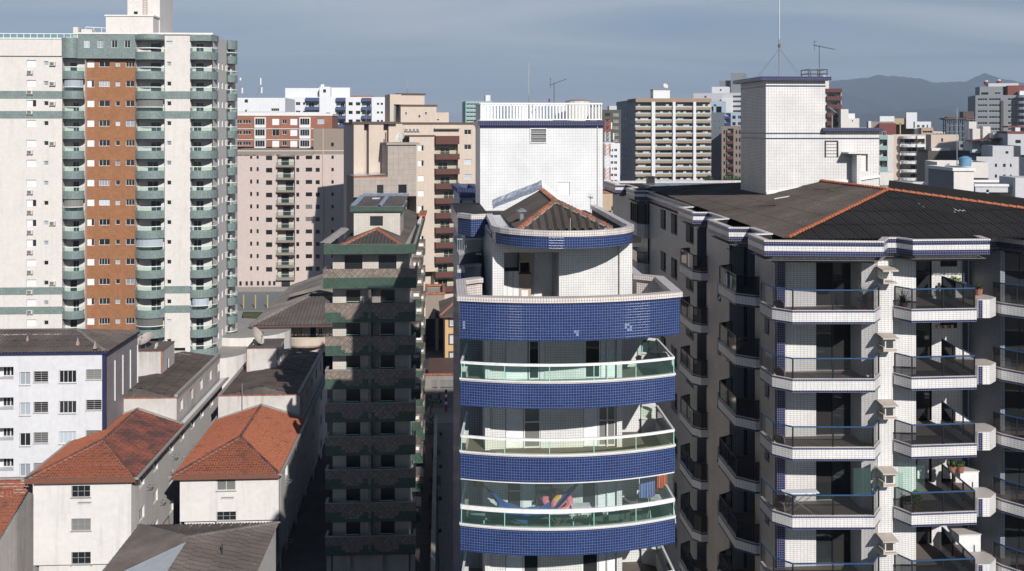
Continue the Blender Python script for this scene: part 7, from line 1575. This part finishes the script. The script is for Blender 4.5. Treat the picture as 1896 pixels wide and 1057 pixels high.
# wires and air conditioner brackets on the low-rise walls
for HH in (H1, H2):
    i_ = HH.info; x1 = i_['x1']
    br = Mesh().bar((0, 0, 0), (.55, 0, -.05), .04, .04).bar((0, .6, 0), (.55, .6, -.05), .04, .04).bar((.5, 0, -.05), (.5, .6, -.05), .04, .04).bar((0, 0, -.4), (.5, 0, -.05), .03, .03).bar((0, .6, -.4), (.5, .6, -.05), .03, .03).data('bracket', ['metal'])
    for k, yy in ((0, 4.4), (1, 8.6), (0, 13.0), (1, 17.5), (2, 4.6)): HH.put('bracket', br, x1, HH.base[1]+yy, i_['ze']-2.3-k*2.8)
    HH.part('downpipe', Mesh().tube([(x1+.08, HH.base[1]+.5, i_['ze']-.1), (x1+.08, HH.base[1]+.5, 0)], .06, 5), ['frame_grey'])
    HH.part('laundry_rack', Mesh().bar((HH.X(420 if HH is H2 else 155, HH.base[1]-.3)-.5, HH.base[1]-.4, i_['ze']-2.05), (HH.X(420 if HH is H2 else 155, HH.base[1]-.3)+.6, HH.base[1]-.4, i_['ze']-2.05), .02, .02).bar((HH.X(420 if HH is H2 else 155, HH.base[1]-.3)-.5, HH.base[1]-.2, i_['ze']-2.05), (HH.X(420 if HH is H2 else 155, HH.base[1]-.3)+.6, HH.base[1]-.2, i_['ze']-2.05), .02, .02), ['metal'])
# blue water tank on its house
tx, ty = U13.X(1787, 103), 103
T(U13, 'water_tank', tx, ty, U13.zt+.3, 'round pale blue water tank on the beige box behind the black roof', 'water tank', None, [('body', Mesh().tube([(0, 0, 0), (0, 0, .75)], [.52, .6], 16), ['tank_blue']), ('lid', Mesh().tube([(0, 0, .75), (0, 0, .95)], [.62, .2], 16), ['tank_blue'])])
mast(U13, U13.X(1772, 140), 140, U13.Z(1772, 300, 140)-3, 10, 'thin pole above the tan low block, near the blue tank', .06)
# ================================================================== balcony life, third glazed balcony of the blue tower
k = 3; zf3 = LB[3]+.42
def bxy(px, Y): return BT.X(px, Y), Y
# clear glass curtain above the handrail
gp = offset(ARC, .12)
for i in range(0, 18, 2):
    g = Mesh(); g.poly(((gp[i][0], gp[i][1], LT[3]+.74), (gp[i+2][0], gp[i+2][1], LT[3]+.74), (gp[i+2][0], gp[i+2][1], LB[2]-.02), (gp[i][0], gp[i][1], LB[2]-.02))); BT.part('glass_curtain', g, ['glass_clear'])
BT.part('curtain_track', Mesh().strip(offset(ARC, .05), LB[2]-.07, LB[2]-.001, .12, 0), ['frame_white'])
# hammock between two hooks
def hammock():
    a, b = (-2.05, .35, 1.95), (2.0, .3, 2.0); m = Mesh(); n = 20; rows = []
    for i in range(n+1):
        t = i/n; x = a[0]+(b[0]-a[0])*t; sag = 4*t*(1-t); z = a[2]-sag*1.62; w = .06+.42*(sag**.8)
        rows.append([(x, a[1]+w*s, z+abs(s)**2*.35*sag+.03*sin(i*1.7+s*3)) for s in (-1, -.5, 0, .5, 1)])
    for i in range(n):
        for j in range(4): m.poly((rows[i][j], rows[i+1][j], rows[i+1][j+1], rows[i][j+1]), 0, None, True)
    dr = Mesh()
    for i in range(3, 9): 
        p, q = rows[i][0], rows[i+1][0]; dr.poly((p, q, (q[0], q[1]-.03, q[2]-.32), (p[0], p[1]-.03, p[2]-.30)), 0, None)
    return [('cloth', m, ['fabric_blue']), ('fringe', dr, ['fabric_blue']), ('cord', Mesh().tube([(a[0]-.1, .35, 2.1), a], .03, 4).tube([b, (b[0]+.25, .3, 2.2)], .02, 4), ['fabric_navy'])]
T(BT, 'hammock', BT.X(985, 43.2), 42.9, zf3, 'royal blue hammock slung across the third glazed balcony', 'hammock', None, hammock())
def float_ring():
    m = Mesh(); n = 22
    for i in range(n):
        a0, a1 = 2*pi*i/n, 2*pi*(i+1)/n; mt = [0, 1, 0, 2, 0][i*5//n]
        for j in range(8):
            b0, b1 = 2*pi*j/8, 2*pi*(j+1)/8
            def q(a, b): r = .30+.12*cos(b); return (r*cos(a)*1.25, .12*sin(b), r*sin(a))
            m.poly((q(a0, b0), q(a1, b0), q(a1, b1), q(a0, b1)), mt, None, True)
    return m
T(BT, 'pool_float', BT.X(1026, 43.9), 43.9, zf3+.95, 'pink and black inflatable ring hung beside the hammock', 'pool float', mesh=float_ring(), mats=['pink_soft', 'black', 'orange_soft'])
T(BT, 'pool_float', BT.X(1041, 43.7), 43.7, zf3+.82, 'smaller pink and orange inflatable right of the larger ring', 'pool float', mesh=float_ring(), mats=['pink_soft', 'yellow_soft', 'pink_soft'], rz=.4)
sh = [('post', Mesh().box(x, x+.03, y, y+.03, 0, 1.7), ['dark_metal']) for x in (0, .62) for y in (0, .3)]+[('shelf', Mesh().box(0, .65, 0, .33, z, z+.03), ['dark_metal']) for z in (.3, .75, 1.1, 1.4, 1.68)]
T(BT, 'shelf_rack', BT.X(993, 44.1), 44.1, zf3, 'dark open shelf rack against the wall behind the hammock', 'shelf', None, sh)
for i, (dx, z, c, lab) in enumerate(((.1, .33, 'white_cloth', 'white jar on the lowest shelf of the dark rack'), (.38, .33, 'orange_soft', 'orange tin on the lowest shelf of the dark rack'), (.2, .78, 'white_cloth', 'white pot on the second shelf of the dark rack'), (.5, .78, 'black', 'black pot on the second shelf of the dark rack'))):
    T(BT, 'jar', BT.X(993, 44.1)+dx, 44.25, zf3+z, lab, 'jar', mesh=Mesh().tube([(0, 0, 0), (0, 0, .14), (0, 0, .18)], [.07, .08, .05], 8), mats=[c])
def chair():
    leg = lambda x, y: ('leg', Mesh().tube([(x, y, 0), (x*.92, y*.9, .42)], .014, 5), ['frame_dark'])
    return [('seat', Mesh().box(-.24, .24, -.22, .22, .42, .45), ['olive']), ('backrest', Mesh().bar((-.22, .24, .62), (.22, .24, .62), .03, .36), ['olive']), ('frame', Mesh().tube([(-.24, .22, .42), (-.24, .27, .86), (.24, .27, .86), (.24, .22, .42)], .014, 5), ['frame_dark']), ('armrest', Mesh().tube([(-.26, -.2, .64), (-.26, .24, .66)], .014, 5), ['frame_dark']), ('armrest', Mesh().tube([(.26, -.2, .64), (.26, .24, .66)], .014, 5), ['frame_dark']),
            leg(-.24, -.22), leg(.24, -.22), leg(-.24, .24), leg(.24, .24)]
for px, Y_, rz, lab in ((1117, 42.9, 2.9, 'leftmost'), (1143, 42.9, 3.3, 'middle'), (1168, 43.0, 2.8, 'rightmost')): T(BT, 'chair', BT.X(px-10, Y_), Y_, zf3, lab+' of three olive chairs at the right of the hammock balcony', 'chair', 'olive balcony chairs', chair(), rz=rz)
T(BT, 'chair', BT.X(958, 42.9), 42.9, zf3, 'olive chair under the left end of the hammock', 'chair', 'olive balcony chairs', chair(), rz=.4)
T(BT, 'folding_table', BT.X(1036, 42.6), 42.7, zf3, 'crossed leg folding table under the pink rings', 'table', None, [('tabletop', Mesh().box(-.4, .4, -.25, .25, .68, .71), ['white_cloth']), ('leg', Mesh().bar((-.38, -.2, 0), (.38, -.2, .68), .03, .03), ['wood']), ('leg', Mesh().bar((.38, -.2, 0), (-.38, -.2, .68), .03, .03), ['wood']), ('leg', Mesh().bar((-.38, .2, 0), (.38, .2, .68), .03, .03), ['wood']), ('leg', Mesh().bar((.38, .2, 0), (-.38, .2, .68), .03, .03), ['wood'])])
T(BT, 'side_table', BT.X(1078, 43.2), 43.6, zf3, 'white side table before the dark door of the hammock balcony', 'table', None, [('tabletop', Mesh().box(-.4, .4, -.3, .3, .72, .75), ['white_cloth']), ('leg', Mesh().box(-.35, -.31, -.25, -.21, 0, .72), ['frame_white']), ('leg', Mesh().box(.31, .35, -.25, -.21, 0, .72), ['frame_white']), ('leg', Mesh().box(-.35, -.31, .21, .25, 0, .72), ['frame_white']), ('leg', Mesh().box(.31, .35, .21, .25, 0, .72), ['frame_white'])])
def cloth(w, h_, folds=5, amp=.05):
    m = Mesh(); n = 14
    for i in range(n):
        for j in range(4):
            def q(a, b): t = a/n; return ((t-.5)*w*(1+.08*b/4), amp*sin(t*folds*2*pi)*(.5+b/6), -h_*b/4)
            m.poly((q(i, j+1), q(i+1, j+1), q(i+1, j), q(i, j)), 0, None, True)
    return m
ztop = LB[2]-.05
for px, Y_, w_, h_, mt, lab, dz in ((1194, 43.6, .42, 1.15, 'shirt', 'light blue shirt hanging first from the left on the laundry line', .25), (1204, 43.6, .36, 1.05, 'shirt', 'light blue shirt hanging second on the laundry line', .3), (1219, 44.5, .4, .9, 'fabric_blue', 'dark blue cloth on the line behind the light blue shirts', .05), (1226, 44.0, .4, 1.0, 'orange_soft', 'orange cloth at the right end of the hammock balcony', .15),
                                    (1224, 44.9, .3, .4, 'red_soft', 'red cloth at the top right corner of the hammock balcony', .0), (1213, 44.2, .3, .8, 'red_soft', 'dark red cloth between the blue and orange laundry', .55), (890, 45.6, .35, 1.3, 'yellow_soft', 'orange yellow towel hanging in the left recess of the hammock balcony', .2), (883, 45.7, .3, 1.2, 'green_soft', 'green towel hanging in the left recess beside the yellow one', .25), (893, 45.4, .5, .45, 'red_soft', 'crimson cloth hanging high in the left recess', .0)):
    T(BT, 'laundry', BT.X(px, Y_), Y_, ztop-dz, lab, 'laundry', 'laundry on the hammock balcony', mesh=cloth(w_, h_), mats=[mt])
rk = Mesh()
for i in range(6): rk.bar((-.5, -.3+i*.12, .95), (.5, -.3+i*.12, .95), .015, .015)
T(BT, 'drying_rack', BT.X(1226, 43.6), 43.7, zf3, 'white folding drying rack at the right end of the hammock balcony', 'drying rack', None, [('rail', rk, ['frame_white']), ('leg', Mesh().bar((-.5, -.4, 0), (-.5, .3, .95), .02, .02).bar((.5, -.4, 0), (.5, .3, .95), .02, .02), ['frame_white']), ('leg', Mesh().bar((-.5, .4, 0), (-.5, -.3, .95), .02, .02).bar((.5, .4, 0), (.5, -.3, .95), .02, .02), ['frame_white'])])
T(BT, 'storage_box', BT.X(884, 43.4), 43.6, zf3, 'pale teal plastic box at the left end of the hammock balcony', 'box', None, [('body', Mesh().prism([(-.3, -.2), (.3, -.2), (.3, .2), (-.3, .2)], 0, .42), ['teal_box']), ('lid', Mesh().box(-.33, .33, -.23, .23, .42, .48), ['white_cloth'])])
T(BT, 'ceiling_rack', BT.X(1128, 43.4), 43.5, LB[2]-.35, 'wire hangers dangling above the right door of the hammock balcony', 'hanger', mesh=Mesh().tube([(-.9, 0, .3), (-.6, 0, .1), (-.2, 0, .0), (.2, 0, .1), (.3, 0, .3)], .015, 4).tube([(.2, .1, .3), (.5, .1, .05), (.9, .1, 0), (1.2, .1, .3)], .015, 4), mats=['metal'])
# ================================================================== balcony life, right building
def spiky(n, L_, mat='leaf_grey', seed=1, spread=1.0):
    rn = random.Random(seed); m = Mesh()
    for i in range(n):
        a = rn.uniform(0, 2*pi); e = rn.uniform(.25, 1.35); l = L_*rn.uniform(.7, 1.1); w = .035
        dx, dy = cos(a)*cos(e)*spread, sin(a)*cos(e)*spread; px_, py_ = -sin(a)*w, cos(a)*w; pts = []
        for j in range(4): t = j/3; pts.append((dx*l*t, dy*l*t, sin(e)*l*t-.25*l*t*t*cos(e)))
        for j in range(3): w0, w1 = (1-j/3.2), (1-(j+1)/3.2); p, q = pts[j], pts[j+1]; m.poly(((p[0]-px_*w0, p[1]-py_*w0, p[2]), (p[0]+px_*w0, p[1]+py_*w0, p[2]), (q[0]+px_*w1, q[1]+py_*w1, q[2]), (q[0]-px_*w1, q[1]-py_*w1, q[2])), 0, None)
    return m
def bush(n, r, seed=1, hz=1.0, ls=.09):
    rn = random.Random(seed); m = Mesh()
    for i in range(n):
        a, b = rn.uniform(0, 2*pi), math.acos(rn.uniform(-1, 1)); k = r*rn.uniform(.35, 1)**.6*(1+.25*sin(3*a+seed)); x, y, z = k*sin(b)*cos(a), k*sin(b)*sin(a), k*cos(b)*hz
        u = [rn.gauss(0, 1) for _ in range(3)]; v = [rn.gauss(0, 1) for _ in range(3)]; l = sqrt(sum(t*t for t in u)); u = [t/l*ls for t in u]; l = sqrt(sum(t*t for t in v)); v = [t/l*ls*.6 for t in v]
        m.poly(((x-u[0], y-u[1], z-u[2]), (x+v[0], y+v[1], z+v[2]), (x+u[0], y+u[1], z+u[2]), (x-v[0], y-v[1], z-v[2])), 0, [(0, 0)]*4)
    return m
pot = lambda r=.18, h=.28: Mesh().tube([(0, 0, 0), (0, 0, h)], [r*.75, r], 10)
def plant(bb, px, Y, z, label, kind='spiky', n=34, L_=.7, seed=1, mat='leaf_grey'):
    f = spiky(n, L_, seed=seed) if kind == 'spiky' else bush(n, L_, seed)
    f.v = [(a, b, c+.3+(0 if kind == 'spiky' else L_*.7)) for a, b, c in f.v]
    return T(bb, 'potted_plant', bb.X(px, Y), Y, z, label, 'plant', None, [('pot', pot(), ['clay']), ('leaves', f, [mat])])
plant(R, 1601, 44.6, zf+.1, 'large spiky potted plant at the right end of the top left balcony', L_=.95, n=60, seed=2)
plant(R, 1673, 45.0, zf, 'dark spiky plant at the left end of the top right balcony', L_=.75, n=44, seed=3)
plant(R, 1766, 47.4, zf+.3, 'lime leaved plant by the rail of the top right balcony', 'bush', 160, .28, 4, 'leaf_lime')
plant(R, 1755, 47.0, zf, 'small leafy pot low behind the rail of the top right balcony', 'bush', 160, .26, 5, 'leaf')
plant(R, 1812, 45.9, zs0+.2, 'tall thin stemmed plant at the corner beside the upper planter', 'spiky', 30, .6, 6)
plant(R, 1692, 44.6, zf-3*SR, 'lime green plant behind the rail, fourth right balcony', 'bush', 200, .30, 7, 'leaf_lime')
plant(R, 1697, 45.2, zf-3*SR, 'red earthen pot plant beside the lime green one', 'bush', 120, .22, 8, 'leaf')
for i, px in enumerate((1762, 1778)): plant(R, px, 46.6, zf-3*SR+.95, ['left', 'right'][i]+' small plant on the white cabinet of the fourth right balcony', 'bush', 90, .14, 9+i, 'leaf')
T(R, 'cabinet', R.X(1764, 47.6), 47.0, zf-3*SR, 'white cabinet carrying small plants on the fourth right balcony', 'cabinet', None, [('body', Mesh().box(-.05, .8, -.2, .4, 0, .9), ['frame_white']), ('top', Mesh().box(-.08, .83, -.23, .42, .9, .95), ['coping_tile'])])
T(R, 'cabinet', R.X(1760, 47.6), 47.0, zf-4*SR, 'white box shaped cabinet on the fifth right balcony', 'cabinet', None, [('body', Mesh().box(-.05, .95, -.3, .4, 0, .95), ['frame_white']), ('top', Mesh().box(-.08, .98, -.33, .42, .95, .99), ['coping_tile'])])
for i in range(7): T(R, 'jar', R.X(1742+i*4.2, 47.9), 48.12, zf-SR+1.42, ['white', 'yellow', 'clay brown'][i % 3]+' jar, '+['first', 'second', 'third', 'fourth', 'fifth', 'sixth', 'last'][i]+' from the left on the window sill, second right balcony', 'jar', 'jars on the window sill', mesh=Mesh().tube([(0, 0, 0), (0, 0, .15)], [.05, .06], 7), mats=[['white_cloth', 'yellow_soft', 'clay'][i % 3]])
for kk in range(4): T(R, 'sack', 14.75, 44.75, zf-kk*SR+.02, ['top', 'second', 'third', 'fourth'][kk]+' left balcony: pale bundle in the left corner', 'bundle', mesh=Mesh().tube([(0, 0, 0), (0, 0, .2), (0, 0, .42), (0, 0, .5)], [.22, .3, .24, .05], 9), mats=['coping_tile'])
T(R, 'drying_rack', R.X(1478, 44.5), 44.7, zf-3*SR, 'crossed leg drying rack on the fourth left balcony', 'drying rack', None, [('rail', Mesh().bar((-.6, 0, .95), (.9, 0, .95), .5, .03), ['white_cloth']), ('leg', Mesh().bar((-.5, -.2, 0), (.7, -.2, .93), .02, .02).bar((-.5, .2, 0), (.7, .2, .93), .02, .02), ['metal']), ('leg', Mesh().bar((.7, -.2, 0), (-.5, -.2, .93), .02, .02).bar((.7, .2, 0), (-.5, .2, .93), .02, .02), ['metal'])])
T(R, 'cloth', R.X(1604, 44.3), 43.95, zs0-SR+.02, 'crumpled white cloth on the curb of the second left balcony', 'cloth', mesh=Mesh().bar((-.15, 0, .03), (.2, .02, .05), .15, .06), mats=['white_cloth'])
for (xa, ya, xb, yb) in ((17.6, 43.75, 18.35, 43.75), (18.4, 43.75, 18.95, 44.55), (19.85, 44.5, 20.2, 43.9), (20.25, 43.9, 20.75, 43.9)):
    g = Mesh(); z0 = zs0-3*SR+.80; g.poly(((xa, ya, z0), (xb, yb, z0), (xb, yb, z0+1.15), (xa, ya, z0+1.15))); R.part('glass_curtain', g, ['glass_veil'] if 'glass_veil' in M else ['glass_green'])
m = Mesh()
T(R, 'sheet', 14.32, 50.6, CZ-(553-HOR)/FPX*48.6+.05, 'pale sheet standing for the side glass reflection on the uppermost shaded balcony', 'cloth', mesh=cloth(2.2, -.62, 3, .05), mats=['white_cloth'], rz=pi/2)  # pale sheet put in where the side glass shows a reflection
# ---- greenery in the shaded passage
def palm(label, pos, h, n=14, L_=1.6, seed=1):
    rn = random.Random(seed); f = Mesh()
    for i in range(n):
        a = 2*pi*i/n+rn.uniform(-.2, .2); e = rn.uniform(.1, .9); prev = None
        for j in range(6):
            t = j/5; r_ = L_*t; p = (cos(a)*r_*cos(e*.6), sin(a)*r_*cos(e*.6), h+sin(e)*r_-.6*L_*t*t)
            if prev:
                for s in (-1, 1): w = .30*(1-abs(t-.5)); f.poly((prev, p, (p[0]-sin(a)*w*s, p[1]+cos(a)*w*s, p[2]-.18), (prev[0]-sin(a)*w*s*.9, prev[1]+cos(a)*w*s*.9, prev[2]-.15)), 0, [(0, 0)]*4)
            prev = p
    o = bpy.data.objects.new('palm_tree', None); COL.objects.link(o); o.location = pos; tag(o, label, 'tree'); link('crown', f.data('crown', ['leaf']), o); link('trunk', Mesh().tube([(0, 0, 0), (.05, 0, h*.5), (0, 0, h)], [.13, .09, .08], 8).data('trunk', ['wood']), o)
palm('small palm by the street end of the shaded passage', gat(797, 768, 0), 1.8, seed=2)
for i, (px, py, r_) in enumerate(((797, 800, 1.2), (806, 850, .8), (806, 905, .9), (803, 935, .7), (801, 985, .45), (800, 1030, .4))):
    p = gat(px, py, 0); o = bpy.data.objects.new('shrub', None); COL.objects.link(o); o.location = p; tag(o, ['farthest', 'second farthest', 'third farthest', 'third nearest', 'second nearest', 'nearest'][i]+' dark shrub along the wall of the shaded passage', 'shrub', 'shrubs along the passage')
    link('foliage', bush(500, r_*.7, i, 1.3, .10).data('foliage', ['leaf']), o, (0, 0, r_*.9)); link('planter', Mesh().box(-r_*.5, r_*.5, -r_*.5, r_*.5, 0, .4).data('planter', ['concrete']), o)
p = gat(826, 762, 0); o = link('striped_post', Mesh().tube([(0, 0, 0), (0, 0, 3.0)], .16, 8, 0).tube([(0, 0, 1.0), (0, 0, 1.4)], .17, 8, 1).tube([(0, 0, 2.0), (0, 0, 2.4)], .17, 8, 1).data('striped_post', ['red_soft', 'white_cloth']), None, p); tag(o, 'dark red striped post standing on the pavement before the gate wall', 'post')
p = gat(860, 780, 0)
# bushes at the foot of the far brown block
for i, (px, Yb, r_) in enumerate(((1350, 396, 3.0), (1366, 396, 2.4), (1311, 380, 1.5))):
    w = T3.world(T3.X(px, Yb), Yb, 0); zb_ = T3.Z(px, 345 if i < 2 else 338, Yb); o = bpy.data.objects.new('tree', None); COL.objects.link(o); o.location = (w[0], w[1], 0); tag(o, ['left of two treetops below the brown and grey block', 'right of two treetops below the brown and grey block', 'treetop at the lower right corner of the banded slab'][i], 'tree')
    link('crown', bush(700, r_, i+20, 1.1, .35).data('crown', ['leaf']), o, (0, 0, zb_+r_*.4)); link('trunk', Mesh().tube([(0, 0, 0), (0, 0, zb_)], [.35, .18], 7).data('trunk', ['wood']), o)
# ================================================================== air
hm = bpy.data.materials.new('haze'); hm.use_nodes = True; hn = hm.node_tree; hn.nodes.remove(hn.nodes['Principled BSDF'])
pv = hn.nodes.new('ShaderNodeVolumePrincipled'); pv.inputs['Color'].default_value = (.60, .74, 1.0, 1); pv.inputs['Density'].default_value = 1.25e-4; pv.inputs['Anisotropy'].default_value = 0.0
hn.links.new(pv.outputs[0], hn.nodes['Material Output'].inputs['Volume'])
hz = Mesh().box(-7000, 9000, -400, 11000, -22, 480); ho = link('haze', hz.data('haze', [hm], (1000, 5000, 229)), None, (1000, 5000, 229)); ho['kind'] = 'stuff'
